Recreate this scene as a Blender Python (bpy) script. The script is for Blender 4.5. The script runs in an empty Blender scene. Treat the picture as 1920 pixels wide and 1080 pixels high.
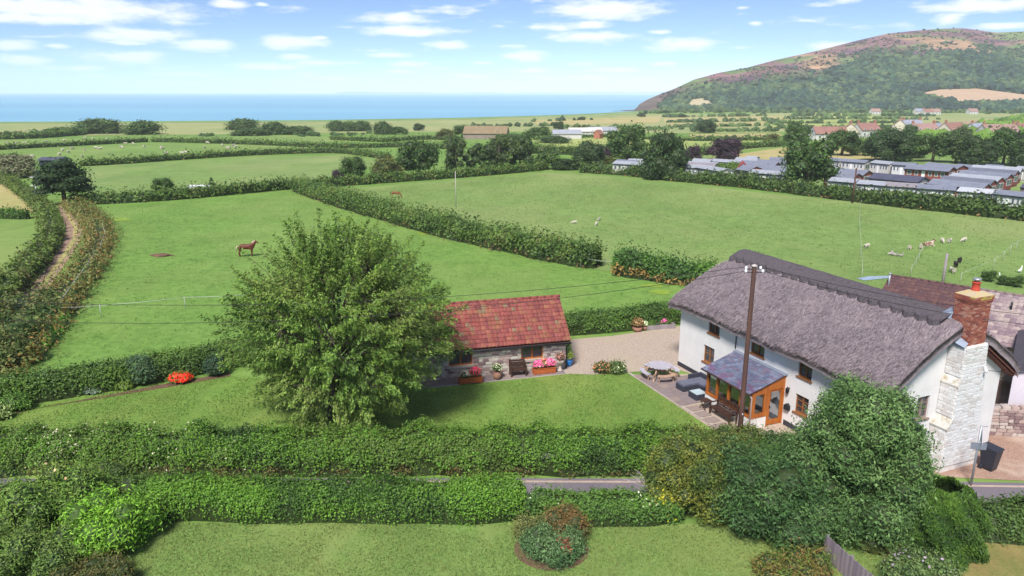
import bpy, bmesh, math, random
import numpy as np
from mathutils import Vector, Matrix
R = math.radians
scn = bpy.context.scene
COL = scn.collection

# ------------------------------------------------------------------ camera
CAMH, FPX, PITCH = 16.0, 1371.0, R(15.02)
cam = bpy.data.cameras.new('camera'); camo = bpy.data.objects.new('camera', cam); COL.objects.link(camo)
cam.sensor_width = 36.0; cam.lens = 36.0*FPX/1920.0; cam.clip_start = 0.3; cam.clip_end = 60000
camo.location = (0, 0, CAMH); camo.rotation_euler = (R(90)-PITCH, 0, 0)
scn.camera = camo
scn.render.resolution_x, scn.render.resolution_y = 1024, 576
vs = scn.view_settings
vs.view_transform = 'Standard'; vs.look = 'None'; vs.gamma = 1.0; vs.exposure = 0.82; vs.use_curve_mapping = False
scn.cycles.max_bounces = 6; scn.cycles.transparent_max_bounces = 12
scn.cycles.diffuse_bounces = 2; scn.cycles.volume_bounces = 3
scn.cycles.use_denoising = True

def ray(px, py):
    dx = (px-960)/FPX; dy = -(py-540)/FPX
    c, s = math.cos(PITCH), math.sin(PITCH)
    return (dx, c+dy*s, -s+dy*c)
def zf(y): return -0.015*max(0.0, min(y, 600.0)-60.0)
def at(px, py):
    """point of the ground seen at a place in the photograph"""
    d = ray(px, py); t = -CAMH/d[2]
    for _ in range(60): t = (zf(d[1]*t)-CAMH)/d[2]
    return Vector((d[0]*t, d[1]*t, CAMH+d[2]*t))
def atz(px, py, z):
    d = ray(px, py); t = (z-CAMH)/d[2]
    return Vector((d[0]*t, d[1]*t, z))
def depth(p): return p[1]*math.cos(PITCH)-(p[2]-CAMH)*math.sin(PITCH)
def mpp(p): return depth(p)/FPX          # metres for one photograph pixel at p

# ------------------------------------------------------------------ sun, sky
SUN_EL, SUN_AZ = R(50), R(201)            # azimuth clockwise from +Y: behind the camera, a little to its right
sd = Vector((math.sin(SUN_AZ)*math.cos(SUN_EL), math.cos(SUN_AZ)*math.cos(SUN_EL), math.sin(SUN_EL)))
sl = bpy.data.lights.new('sun', 'SUN'); sl.energy = 3.3; sl.angle = R(13); sl.color = (1.0, 0.965, 0.92)
so = bpy.data.objects.new('sun', sl); COL.objects.link(so)
so.rotation_euler = (-sd).to_track_quat('-Z', 'Y').to_euler(); so.location = (0, -20, 60)

world = bpy.data.worlds.new('World'); scn.world = world; world.use_nodes = True
world.cycles.sampling_method = 'MANUAL'; world.cycles.sample_map_resolution = 256
nt = world.node_tree; nt.nodes.clear()
def N(t, nt=nt, **k):
    n = nt.nodes.new(t)
    for a, b in k.items(): setattr(n, a, b)
    return n
L = nt.links.new
out = N('ShaderNodeOutputWorld'); bg = N('ShaderNodeBackground'); bg.inputs[1].default_value = 0.086
sky = N('ShaderNodeTexSky', sky_type='NISHITA'); sky.sun_disc = False
sky.sun_elevation = SUN_EL; sky.sun_rotation = SUN_AZ
sky.altitude = 20; sky.air_density = 0.45; sky.dust_density = 0.02; sky.ozone_density = 4.5
tc = N('ShaderNodeTexCoord'); sep = N('ShaderNodeSeparateXYZ'); L(tc.outputs['Generated'], sep.inputs[0])
def M(op, a, b=None, c=None):
    n = N('ShaderNodeMath', operation=op)
    for i, v in enumerate((a, b, c)):
        if v is None: continue
        if isinstance(v, (int, float)): n.inputs[i].default_value = v
        else: L(v, n.inputs[i])
    return n.outputs[0]
az = M('ARCTAN2', sep.outputs[0], sep.outputs[1]); el = M('ARCSINE', sep.outputs[2])
comb = N('ShaderNodeCombineXYZ'); L(az, comb.inputs[0]); L(el, comb.inputs[1])
stretch = N('ShaderNodeVectorMath', operation='MULTIPLY'); L(comb.outputs[0], stretch.inputs[0]); stretch.inputs[1].default_value = (26, 95, 1)
nz = N('ShaderNodeTexNoise'); nz.inputs['Scale'].default_value = 1.0; nz.inputs['Detail'].default_value = 5; nz.inputs['Roughness'].default_value = 0.6
L(stretch.outputs[0], nz.inputs['Vector'])
CL = [(110,16,200,20,1),(60,34,120,10,1),(235,20,90,12,1),(250,66,85,11,1),(380,84,52,10,1),(540,79,60,12,1),(600,71,20,4,.7),(740,35,60,10,1),(770,59,78,10,1),
 (838,84,40,8,1),(985,105,46,11,.9),(725,103,42,6,.7),(235,107,70,13,.8),(20,84,45,9,.8),(40,112,42,9,.8),(105,86,22,5,.6),(140,128,70,6,.6),(560,107,40,7,.6),
 (505,125,75,8,.7),(590,118,45,7,.6),(760,120,55,6,.7),(745,134,40,5,.6),(880,143,45,5,.7),(1135,18,105,18,1),(1105,47,44,8,.9),(1108,69,68,10,1),(1275,84,60,13,1),
 (1000,132,50,6,.6),(1150,131,60,6,.6),(1240,60,25,5,.5),(1780,34,28,11,.8),(1855,9,90,12,.9),(1548,85,40,8,.8),(1090,146,70,6,.6),(430,7,36,8,.9),(490,8,14,4,.7),
 (1240,120,30,5,.5),(350,140,60,5,.6),(1415,44,18,5,.4),(1880,48,40,6,.6),(620,146,70,5,.6),(900,118,30,4,.5),(1390,14,20,5,.4)]
dmin = None
for (x, y, w, h, st) in CL:
    d0 = ray(x, y); a0 = math.atan2(d0[0], d0[1]); e0 = math.atan2(d0[2], math.hypot(d0[0], d0[1]))
    mp = N('ShaderNodeMapping', vector_type='TEXTURE'); L(comb.outputs[0], mp.inputs[0])
    mp.inputs['Location'].default_value = (a0, e0, 0); mp.inputs['Scale'].default_value = (w/FPX, h/FPX, 1)
    ln = N('ShaderNodeVectorMath', operation='LENGTH'); L(mp.outputs[0], ln.inputs[0])
    v = M('ADD', ln.outputs['Value'], (1-st)*0.55)
    dmin = v if dmin is None else M('MINIMUM', dmin, v)
# the same fair-weather cumulus goes on over the rest of the sky
zz = M('ADD', M('MAXIMUM', sep.outputs[2], 0.0), 0.06)
pv = N('ShaderNodeCombineXYZ'); L(M('DIVIDE', sep.outputs[0], zz), pv.inputs[0]); L(M('DIVIDE', sep.outputs[1], zz), pv.inputs[1])
n2 = N('ShaderNodeTexNoise'); n2.inputs['Scale'].default_value = 1.1; n2.inputs['Detail'].default_value = 6; L(pv.outputs[0], n2.inputs['Vector'])
gen = M('MULTIPLY_ADD', n2.outputs[0], -5.0, 3.85)
gen = M('ADD', gen, M('MULTIPLY', M('LESS_THAN', el, 0.12), 0.25))
dmin = M('MINIMUM', dmin, gen)
dn = M('ADD', dmin, M('MULTIPLY_ADD', nz.outputs[0], 2.0, -1.0))
mr = N('ShaderNodeMapRange', interpolation_type='SMOOTHSTEP'); L(dn, mr.inputs[0])
mr.inputs[1].default_value = 1.3; mr.inputs[2].default_value = 0.3; mr.inputs[3].default_value = 0.0; mr.inputs[4].default_value = 0.78
low = N('ShaderNodeMapRange'); L(el, low.inputs[0]); low.inputs[1].default_value = 0.005; low.inputs[2].default_value = 0.075; low.inputs[3].default_value = 0.5; low.inputs[4].default_value = 1.0
mask = M('MULTIPLY', mr.outputs[0], low.outputs[0])
mixc = N('ShaderNodeMixRGB'); L(mask, mixc.inputs[0]); L(sky.outputs[0], mixc.inputs[1]); mixc.inputs[2].default_value = (8.3, 8.2, 8.6, 1)
L(mixc.outputs[0], bg.inputs[0]); L(bg.outputs[0], out.inputs[0])

# ------------------------------------------------------------------ materials
MATS = {}
def new_mat(name):
    m = bpy.data.materials.new(name); m.use_nodes = True; m.node_tree.nodes.clear()
    return m, m.node_tree
def pm(name, c1, c2=None, scale=3.0, rough=0.85, bump=0.0, bscale=None, stretch=(1, 1, 1), c3=None, s3=0.3, t3=(0.5, 0.7), world=False,
       detail=5, metal=0.0, spec=0.3, dist=0.02, lo=0.35, hi=0.65):
    if name in MATS: return MATS[name]
    m, t = new_mat(name); nn = lambda k, **a: N(k, t, **a); l = t.links.new
    o = nn('ShaderNodeOutputMaterial'); b = nn('ShaderNodeBsdfPrincipled'); l(b.outputs[0], o.inputs[0])
    b.inputs['Roughness'].default_value = rough; b.inputs['Metallic'].default_value = metal; b.inputs['Specular IOR Level'].default_value = spec
    if world: g = nn('ShaderNodeNewGeometry').outputs['Position']
    else: g = nn('ShaderNodeTexCoord').outputs['Object']
    mp = nn('ShaderNodeMapping'); l(g, mp.inputs[0]); mp.inputs['Scale'].default_value = stretch
    def noise(sc, det=detail):
        n = nn('ShaderNodeTexNoise'); n.inputs['Scale'].default_value = sc; n.inputs['Detail'].default_value = det; n.inputs['Roughness'].default_value = 0.65
        l(mp.outputs[0], n.inputs['Vector']); return n.outputs[0]
    if c2 is None: b.inputs['Base Color'].default_value = (*c1, 1)
    else:
        r = nn('ShaderNodeMapRange'); l(noise(scale), r.inputs[0]); r.inputs[1].default_value = lo; r.inputs[2].default_value = hi
        mx = nn('ShaderNodeMixRGB'); l(r.outputs[0], mx.inputs[0]); mx.inputs[1].default_value = (*c1, 1); mx.inputs[2].default_value = (*c2, 1)
        src = mx.outputs[0]
        if c3 is not None:
            r3 = nn('ShaderNodeMapRange'); l(noise(s3, 3), r3.inputs[0]); r3.inputs[1].default_value = t3[0]; r3.inputs[2].default_value = t3[1]
            m3 = nn('ShaderNodeMixRGB'); l(r3.outputs[0], m3.inputs[0]); l(src, m3.inputs[1]); m3.inputs[2].default_value = (*c3, 1); src = m3.outputs[0]
        l(src, b.inputs['Base Color'])
    if bump:
        bp = nn('ShaderNodeBump'); bp.inputs['Strength'].default_value = bump; bp.inputs['Distance'].default_value = dist
        l(noise(bscale or scale*2), bp.inputs['Height']); l(bp.outputs[0], b.inputs['Normal'])
    MATS[name] = m
    return m
def leaf_mat(name='leaf', trans=0.25):
    m, t = new_mat(name); l = t.links.new
    o = N('ShaderNodeOutputMaterial', t); b = N('ShaderNodeBsdfPrincipled', t); tr = N('ShaderNodeBsdfTranslucent', t); mx = N('ShaderNodeMixShader', t)
    a = N('ShaderNodeAttribute', t); a.attribute_name = 'Col'
    l(a.outputs['Color'], b.inputs['Base Color']); l(a.outputs['Color'], tr.inputs[0])
    b.inputs['Roughness'].default_value = 0.5; b.inputs['Specular IOR Level'].default_value = 0.3
    mx.inputs[0].default_value = trans; l(b.outputs[0], mx.inputs[1]); l(tr.outputs[0], mx.inputs[2]); l(mx.outputs[0], o.inputs[0])
    MATS[name] = m; return m
LEAF = leaf_mat()
def attr_mat(name, rough=0.85, bump=0.0, bscale=8, var=0.0, vscale=3.0):
    m, t = new_mat(name); l = t.links.new
    o = N('ShaderNodeOutputMaterial', t); b = N('ShaderNodeBsdfPrincipled', t); l(b.outputs[0], o.inputs[0])
    a = N('ShaderNodeAttribute', t); a.attribute_name = 'Col'; b.inputs['Roughness'].default_value = rough; b.inputs['Specular IOR Level'].default_value = 0.25
    src = a.outputs['Color']; g = N('ShaderNodeTexCoord', t)
    n = N('ShaderNodeTexNoise', t); n.inputs['Scale'].default_value = bscale; n.inputs['Detail'].default_value = 5; l(g.outputs['Object'], n.inputs['Vector'])
    if var:
        n2 = N('ShaderNodeTexNoise', t); n2.inputs['Scale'].default_value = vscale; n2.inputs['Detail'].default_value = 6; l(g.outputs['Object'], n2.inputs['Vector'])
        mr = N('ShaderNodeMapRange', t); l(n2.outputs[0], mr.inputs[0]); mr.inputs[1].default_value = .3; mr.inputs[2].default_value = .7; mr.inputs[3].default_value = 1-var; mr.inputs[4].default_value = 1+var
        mu = N('ShaderNodeVectorMath', t, operation='SCALE'); l(src, mu.inputs[0]); l(mr.outputs[0], mu.inputs['Scale']); src = mu.outputs[0]
    l(src, b.inputs['Base Color'])
    if bump:
        bp = N('ShaderNodeBump', t); bp.inputs['Strength'].default_value = bump; bp.inputs['Distance'].default_value = 0.02
        l(n.outputs[0], bp.inputs['Height']); l(bp.outputs[0], b.inputs['Normal'])
    MATS[name] = m; return m
def glass_mat(name, tint, refl=0.25, rough=0.05):
    m, t = new_mat(name); l = t.links.new
    o = N('ShaderNodeOutputMaterial', t); tr = N('ShaderNodeBsdfTransparent', t); gl = N('ShaderNodeBsdfGlossy', t); mx = N('ShaderNodeMixShader', t)
    tr.inputs[0].default_value = (*tint, 1); gl.inputs['Roughness'].default_value = rough; mx.inputs[0].default_value = refl
    l(tr.outputs[0], mx.inputs[1]); l(gl.outputs[0], mx.inputs[2]); l(mx.outputs[0], o.inputs[0]); MATS[name] = m; return m

def grass(name, c1, c2, c3, big=0.06, fine=5.0, t3=(0.45, 0.7)):
    """mown grass: fine blade grain over broad patches"""
    m, t = new_mat(name); l = t.links.new
    o = N('ShaderNodeOutputMaterial', t); b = N('ShaderNodeBsdfPrincipled', t); l(b.outputs[0], o.inputs[0])
    b.inputs['Roughness'].default_value = 0.9; b.inputs['Specular IOR Level'].default_value = 0.15
    g = N('ShaderNodeNewGeometry', t)
    def noise(sc, det, st=(1, 1, 1)):
        mp = N('ShaderNodeMapping', t); l(g.outputs['Position'], mp.inputs[0]); mp.inputs['Scale'].default_value = st
        n = N('ShaderNodeTexNoise', t); n.inputs['Scale'].default_value = sc; n.inputs['Detail'].default_value = det; n.inputs['Roughness'].default_value = 0.7
        l(mp.outputs[0], n.inputs['Vector']); return n.outputs[0]
    def mr(v, a, b_, c=0.0, d=1.0):
        r = N('ShaderNodeMapRange', t); l(v, r.inputs[0])
        for i, q in enumerate((a, b_, c, d)): r.inputs[1+i].default_value = q
        return r.outputs[0]
    def mix(f, a, b_):
        x = N('ShaderNodeMixRGB', t); l(f, x.inputs[0])
        for i, q in ((1, a), (2, b_)):
            if isinstance(q, tuple): x.inputs[i].default_value = (*q, 1)
            else: l(q, x.inputs[i])
        return x.outputs[0]
    s = mix(mr(noise(fine, 8), 0.36, 0.64), c1, c2)
    s = mix(mr(noise(big*6, 5), 0.4, 0.7, 0, 0.5), s, tuple(0.5*(p+q) for p, q in zip(c2, c3)))
    s = mix(mr(noise(big, 4, (1, 0.6, 1)), t3[0], t3[1]), s, c3)
    s = mix(mr(noise(fine*.22, 3),   .63, .72, 0, .35), s, tuple(v*.6 for v in c1))
    sc_ = N('ShaderNodeVectorMath', t, operation='SCALE'); l(s, sc_.inputs[0]); l(mr(noise(big*2.3, 6, (1, .8, 1)),   .3, .7, 1.05, 1.32), sc_.inputs['Scale']); s = sc_.outputs[0]
    l(s, b.inputs['Base Color'])
    bp = N('ShaderNodeBump', t); bp.inputs['Strength'].default_value = 0.6; bp.inputs['Distance'].default_value = 0.05
    l(noise(fine*1.7, 4), bp.inputs['Height']); l(bp.outputs[0], b.inputs['Normal'])
    MATS[name] = m; return m

# ------------------------------------------------------------------ object helpers
def link(o, parent=None):
    COL.objects.link(o)
    if parent is not None: o.parent = parent
    return o
def T(o, label=None, cat=None, group=None, kind=None):
    if label: o['label'] = label
    if cat: o['category'] = cat
    if group: o['group'] = group
    if kind: o['kind'] = kind
    return o
def root(name, label, cat, loc=(0, 0, 0), rz=0.0, group=None):
    o = link(bpy.data.objects.new(name, None)); o.location = loc; o.rotation_euler = (0, 0, rz); o.empty_display_size = 0.2
    return T(o, label, cat, group)
def copy_tree(o, parent=None):
    c = o.copy(); COL.objects.link(c); c.parent = parent
    for ch in list(o.children): copy_tree(ch, c)
    return c
class MB:
    def __init__(s): s.v = []; s.f = []; s.sm = []; s.c = []
    def add(s, vs, fs, smooth=False, col=None):
        n = len(s.v); s.v += [tuple(p) for p in vs]; s.f += [tuple(i+n for i in q) for q in fs]; s.sm += [smooth]*len(fs)
        s.c += [col or (1, 1, 1)]*len(vs); return s
    def box(s, x0, x1, y0, y1, z0, z1, col=None, M=None):
        vs = [(x0,y0,z0),(x1,y0,z0),(x1,y1,z0),(x0,y1,z0),(x0,y0,z1),(x1,y0,z1),(x1,y1,z1),(x0,y1,z1)]
        if M is not None: vs = [M @ Vector(p) for p in vs]
        return s.add(vs, [(0,3,2,1),(4,5,6,7),(0,1,5,4),(1,2,6,5),(2,3,7,6),(3,0,4,7)], col=col)
    def bar(s, a, b, w, h, up=(0, 0, 1), col=None):
        a, b = Vector(a), Vector(b); d = (b-a).normalized(); x = d.cross(Vector(up))
        if x.length < 1e-4: x = d.cross(Vector((1, 0, 0)))
        x = x.normalized()*w/2; z = x.cross(d).normalized()*h/2
        vs = [a-x-z, a+x-z, a+x+z, a-x+z, b-x-z, b+x-z, b+x+z, b-x+z]
        return s.add(vs, [(0,1,2,3),(7,6,5,4),(0,4,5,1),(1,5,6,2),(2,6,7,3),(3,7,4,0)], col=col)
    def tube(s, pts, rad, n=8, col=None, caps=True):
        pts = [Vector(p) for p in pts]; m = len(pts)
        if not hasattr(rad, '__len__'): rad = [rad]*m
        vs = []; px = None
        for i, p in enumerate(pts):
            d = (pts[min(i+1, m-1)]-pts[max(i-1, 0)]).normalized()
            x = d.cross(Vector((0.31, 0.17, 0.93))) if px is None else px-d*px.dot(d)
            if x.length < 1e-4: x = d.cross(Vector((1, 0, 0)))
            x.normalize(); px = x; y = d.cross(x)
            vs += [p+(x*math.cos(2*math.pi*k/n)+y*math.sin(2*math.pi*k/n))*rad[i] for k in range(n)]
        fs = [(i*n+k, i*n+(k+1)%n, (i+1)*n+(k+1)%n, (i+1)*n+k) for i in range(m-1) for k in range(n)]
        s.add(vs, fs, True, col)
        if caps:
            b = len(s.v)-len(vs); s.f += [tuple(b+k for k in range(n))[::-1], tuple(b+(m-1)*n+k for k in range(n))]; s.sm += [False, False]
        return s
    def lathe(s, prof, c=(0, 0, 0), n=16, col=None, sx=1, sy=1):
        vs = [(c[0]+r*sx*math.cos(2*math.pi*k/n), c[1]+r*sy*math.sin(2*math.pi*k/n), c[2]+z) for r, z in prof for k in range(n)]
        fs = [(i*n+k, i*n+(k+1)%n, (i+1)*n+(k+1)%n, (i+1)*n+k) for i in range(len(prof)-1) for k in range(n)]
        s.add(vs, fs, True, col)
        b = len(s.v)-len(vs); s.f += [tuple(b+k for k in range(n))[::-1], tuple(b+(len(prof)-1)*n+k for k in range(n))]; s.sm += [False, False]
        return s
    def prism(s, poly, y0, y1, axis='y', col=None):
        n = len(poly)
        P = {'y': lambda a, b, w: (a, w, b), 'x': lambda a, b, w: (w, a, b), 'z': lambda a, b, w: (a, b, w)}[axis]
        vs = [P(a, b, y0) for a, b in poly]+[P(a, b, y1) for a, b in poly]
        fs = [tuple(range(n))[::-1], tuple(range(n, 2*n))]+[(i, (i+1) % n, n+(i+1) % n, n+i) for i in range(n)]
        return s.add(vs, fs, col=col)
    def mesh(s, name, mat, fix=True):
        me = bpy.data.meshes.new(name); me.from_pydata(s.v, [], s.f)
        me.polygons.foreach_set('use_smooth', s.sm)
        if any(c != (1, 1, 1) for c in s.c):
            a = me.attributes.new('Col', 'FLOAT_COLOR', 'POINT'); a.data.foreach_set('color', np.array([(*c, 1) for c in s.c], dtype=np.float32).ravel())
        if fix:
            bm = bmesh.new(); bm.from_mesh(me); bmesh.ops.recalc_face_normals(bm, faces=bm.faces); bm.to_mesh(me); bm.free()
        me.materials.append(mat); me.update()
        return me
    def build(s, name, mat, parent=None, fix=True):
        return link(bpy.data.objects.new(name, s.mesh(name, mat, fix)), parent)
def np_mesh(name, V, Q, mat, C=None, smooth=False):
    V = np.asarray(V, np.float32); Q = np.asarray(Q, np.int32); k = Q.shape[1]
    me = bpy.data.meshes.new(name); me.vertices.add(len(V)); me.vertices.foreach_set('co', V.ravel())
    me.loops.add(Q.size); me.loops.foreach_set('vertex_index', Q.ravel())
    me.polygons.add(len(Q)); me.polygons.foreach_set('loop_start', np.arange(0, Q.size, k, dtype=np.int32))
    me.polygons.foreach_set('use_smooth', np.full(len(Q), smooth))
    if C is not None:
        if mat is LEAF: C = np.asarray(C)*np.array([1.42, 1.6, 1.18])
        a = me.attributes.new('Col', 'FLOAT_COLOR', 'POINT')
        a.data.foreach_set('color', np.concatenate([np.asarray(C, np.float32), np.ones((len(C), 1), np.float32)], 1).ravel())
    me.materials.append(mat); me.update(calc_edges=True); me.validate()
    return me
def sheet(name, pts, off, mat, kind='structure', parent=None):
    """a flat piece of ground that follows the lie of the land"""
    bm = bmesh.new()
    vs_ = [bm.verts.new((p[0], p[1], 0)) for p in pts]; bm.faces.new(vs_)
    for yk in (60.0, 600.0):
        bmesh.ops.bisect_plane(bm, geom=bm.verts[:]+bm.edges[:]+bm.faces[:], plane_co=(0, yk, 0), plane_no=(0, 1, 0))
    bmesh.ops.triangulate(bm, faces=bm.faces[:])
    for v in bm.verts: v.co.z = zf(v.co.y)+off
    bmesh.ops.recalc_face_normals(bm, faces=bm.faces)
    for f in bm.faces:
        if f.normal.z < 0: f.normal_flip()
    me = bpy.data.meshes.new(name); bm.to_mesh(me); bm.free(); me.materials.append(mat)
    o = link(bpy.data.objects.new(name, me), parent)
    if kind: o['kind'] = kind
    return o
def psheet(name, pix, off, mat, **k): return sheet(name, [at(*p)[:2] for p in pix], off, mat, **k)

# ------------------------------------------------------------------ foliage helpers
def rs(seed): return np.random.RandomState(seed)
def unit(a): return a/np.maximum(np.linalg.norm(a, axis=1, keepdims=True), 1e-9)
def sn(P, k, seed, octv=3):
    """smooth noise about -1..1"""
    r = rs(seed); s = np.zeros(len(P)); amp = 1.0
    for o in range(octv):
        for i in range(4):
            d = r.randn(3); d /= np.linalg.norm(d); s += amp*np.sin((P@d)*k*(0.7+0.6*r.rand())*2*math.pi+r.rand()*6.28)/2.2
        k *= 2.1; amp *= 0.5
    return s/1.6
def leaves(P, D, size, col, r, asp=0.55, jit=0.8, tdir=None):
    n = len(P); nn = unit(unit(D)+jit*r.randn(n, 3)*0.75)
    t = r.randn(n, 3) if tdir is None else tdir+0.45*r.randn(n, 3)
    t = unit(t-nn*np.sum(t*nn, 1, keepdims=True)); b = np.cross(nn, t)
    s = (size*(0.55+0.9*r.rand(n)))[:, None] if np.ndim(size) else size*(0.55+0.9*r.rand(n, 1))
    V = np.stack([P-t*s*.5, P+b*s*asp*.5-nn*s*.08, P+t*s*.5, P-b*s*asp*.5-nn*s*.08], 1).reshape(-1, 3)
    return V, np.arange(4*n).reshape(n, 4), np.repeat(col, 4, 0)
def pal(P, cols, k, seed, r, rand=0.35, bright=0.45):
    cols = np.array(cols); m = len(cols); u = np.clip(0.5+0.42*sn(P, k, seed)+rand*(r.rand(len(P))-.5)*1.4, 0, 0.9999)*(m-1)
    i = u.astype(int); f = (u-i)[:, None]; c = cols[i]*(1-f)+cols[np.minimum(i+1, m-1)]*f
    return c*(1-bright/2+bright*r.rand(len(P), 1))
def join(parts):
    V, Q, C, n = [], [], [], 0
    for v, q, c in parts:
        V.append(v); Q.append(q+n); C.append(c); n += len(v)
    return np.concatenate(V), np.concatenate(Q), np.concatenate(C)
def grid_quads(a, b, wrap=False):
    i, j = np.meshgrid(np.arange(a-1), np.arange(b if wrap else b-1), indexing='ij'); j2 = (j+1) % b
    return np.stack([i*b+j, (i+1)*b+j, (i+1)*b+j2, i*b+j2], -1).reshape(-1, 4)
def poly_samples(pts, step):
    pts = [np.array(p[:2], float) for p in pts]; S = []; D = []
    # smooth the run with a Catmull curve
    E = [2*pts[0]-pts[1]]+pts+[2*pts[-1]-pts[-2]]
    for i in range(1, len(E)-2):
        p0, p1, p2, p3 = E[i-1:i+3]; m = max(2, int(np.linalg.norm(p2-p1)/step))
        for k in range(m):
            t = k/m; S.append(0.5*(2*p1+(p2-p0)*t+(2*p0-5*p1+4*p2-p3)*t*t+(3*p1-p0-3*p2+p3)*t**3))
    S.append(pts[-1]); S = np.array(S); D = np.gradient(S, axis=0); D /= np.linalg.norm(D, axis=1, keepdims=True)
    return S, D
zfv = lambda y: -0.015*np.maximum(0, np.minimum(y, 600)-60)
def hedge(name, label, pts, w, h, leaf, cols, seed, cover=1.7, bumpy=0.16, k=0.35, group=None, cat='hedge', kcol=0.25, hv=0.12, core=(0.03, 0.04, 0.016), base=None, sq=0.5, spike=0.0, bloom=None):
    r = rs(seed); S, D = poly_samples(pts, max(0.5, leaf*3)); n = len(S); Nn = np.stack([-D[:, 1], D[:, 0]], 1)
    seg = np.linalg.norm(np.diff(S, axis=0), axis=1).sum()
    area = seg*(2*h+w); cnt = int(area*cover/(0.5*leaf*leaf*0.55))
    def surf(u, th, sc):
        i = u*(n-1); i0 = np.clip(i.astype(int), 0, n-2); f = (i-i0)[:, None]
        c = S[i0]*(1-f)+S[i0+1]*f; nn = Nn[i0]
        ct, st = np.cos(th), np.sin(th); endf = np.minimum(1, np.minimum(u, 1-u)*seg/(0.6*w)+0.45)
        ox = np.sign(ct)*np.abs(ct)**sq*w/2*sc*endf; oz = np.abs(st)**sq*h*sc*(0.5+0.5*endf)
        P = np.concatenate([c+nn*ox[:, None], (zfv(c[:, 1])+oz)[:, None]], 1)
        out = np.concatenate([nn*ct[:, None], st[:, None]], 1)
        b = sn(P, k, seed+1)*bumpy*sc
        P = P+out*b[:, None]; P[:, 2] += hv*h*sn(np.concatenate([c, np.zeros((len(c), 1))], 1), k*0.35, seed+2, 2)*np.abs(st)**sq
        return P, out
    u = r.rand(cnt); th = r.rand(cnt)*math.pi
    P, out = surf(u, th, 1.0); P = P-out*(np.abs(r.randn(cnt, 1))*leaf*0.9)+out*(r.rand(cnt, 1)**6)*leaf*(2.5+spike)
    C = pal(P, cols, kcol, seed+3, r)
    if base is not None:   # dry grass and dead stems along the foot of the hedge
        hz = (P[:, 2]-zfv(P[:, 1]))/h; m = (hz+0.25*sn(P, 0.5, seed+7)) < base[1]; C[m] = np.array(base[0])*(0.7+0.6*r.rand(m.sum(), 1))
    if bloom is not None:
        m = (r.rand(len(P)) < bloom[1]*np.clip(sn(P, .3, seed+9)*2, 0, 1)) & (P[:, 0] < bloom[2]); C[m] = np.array(bloom[0])*(.8+.4*r.rand(m.sum(), 1))
    parts = [leaves(P, out+np.array([0, 0, .25]), leaf, C, r)]
    a, bq = max(4, n//2), 9
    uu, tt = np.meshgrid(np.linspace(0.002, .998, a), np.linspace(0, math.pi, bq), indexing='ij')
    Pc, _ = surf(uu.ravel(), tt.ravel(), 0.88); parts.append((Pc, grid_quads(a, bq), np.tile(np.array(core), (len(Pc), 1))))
    V, Q, C = join(parts)
    o = link(bpy.data.objects.new(name, np_mesh(name, V, Q, LEAF, C))); T(o, label, cat, group)
    return o
def blob(c, rad, leaf, cols, seed, cover=1.8, bumpy=0.18, k=0.5, kcol=0.4, core=(0.03, 0.04, 0.016), low=-0.35, lumps=0, up=0.3, asp=0.55, tip=2.0, bright=0.45):
    """leaves spread through the outer layer of an uneven mound; returns arrays"""
    r = rs(seed); c = np.array(c, float); rad = np.array(rad, float); parts = []
    subs = [(np.zeros(3), 1.0)]
    if lumps:
        subs = []
        for i in range(lumps):
            d = unit(r.randn(1, 3))[0]; d[2] = low*0.6+(1-low*0.6)*abs(d[2])*0.8 if low > -.9 else d[2]
            q = 0.35+0.3*r.rand(); subs.append((d*(1-q)*0.98, q))
        subs.append((np.zeros(3), 0.72))
    for off, q in subs:
        rr = rad*q; ar = 4*math.pi*((rr[0]*rr[1])**1.6/3+(rr[0]*rr[2])**1.6/3+(rr[1]*rr[2])**1.6/3)**(1/1.6)
        cnt = int(ar*cover/(0.5*leaf*leaf*0.55)*(0.8 if lumps else 1)); d = unit(r.randn(cnt, 3)); d = d[d[:, 2] > low]
        P = off*rad+d*rr; P = P+d*(bumpy*min(rr)*sn(P+c, k, seed+1))[:, None]
        P = P-d*np.abs(r.randn(len(d), 1))*leaf*1.0+d*(r.rand(len(d), 1)**5)*leaf*tip
        C = pal(P+c, cols, kcol, seed+3, r, bright=bright)
        parts.append(leaves(P+c, d+np.array([0, 0, up]), leaf, C, r, asp))
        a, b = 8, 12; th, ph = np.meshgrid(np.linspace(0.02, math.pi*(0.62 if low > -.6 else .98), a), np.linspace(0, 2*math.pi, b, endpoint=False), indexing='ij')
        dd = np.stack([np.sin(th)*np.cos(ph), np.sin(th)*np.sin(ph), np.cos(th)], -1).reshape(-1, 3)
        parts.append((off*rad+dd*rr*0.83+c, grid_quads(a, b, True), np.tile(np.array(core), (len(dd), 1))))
    return parts
def bush(name, label, loc, rad, leaf, cols, seed, cat='shrub', group=None, z0=0.15, extra=None, **k):
    """a shrub: foliage mound with short woody stems"""
    o = root(name, label, cat, (loc[0], loc[1], zf(loc[1])), 0, group)
    parts = blob((0, 0, rad[2]*z0+rad[2]*0.35), (rad[0], rad[1], rad[2]*0.72), leaf, cols, seed, **k)
    if extra: parts += extra
    V, Q, C = join(parts); link(bpy.data.objects.new('foliage', np_mesh('foliage', V, Q, LEAF, C)), o)
    mb = MB(); rr = random.Random(seed)
    for i in range(5):
        a = rr.random()*6.28; mb.tube([(0.1*math.cos(a), 0.1*math.sin(a), -0.05), (rad[0]*.3*math.cos(a), rad[1]*.3*math.sin(a), rad[2]*.5)], [0.05, 0.02], 5)
    mb.build('stem', BARK, o)
    return o
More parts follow.
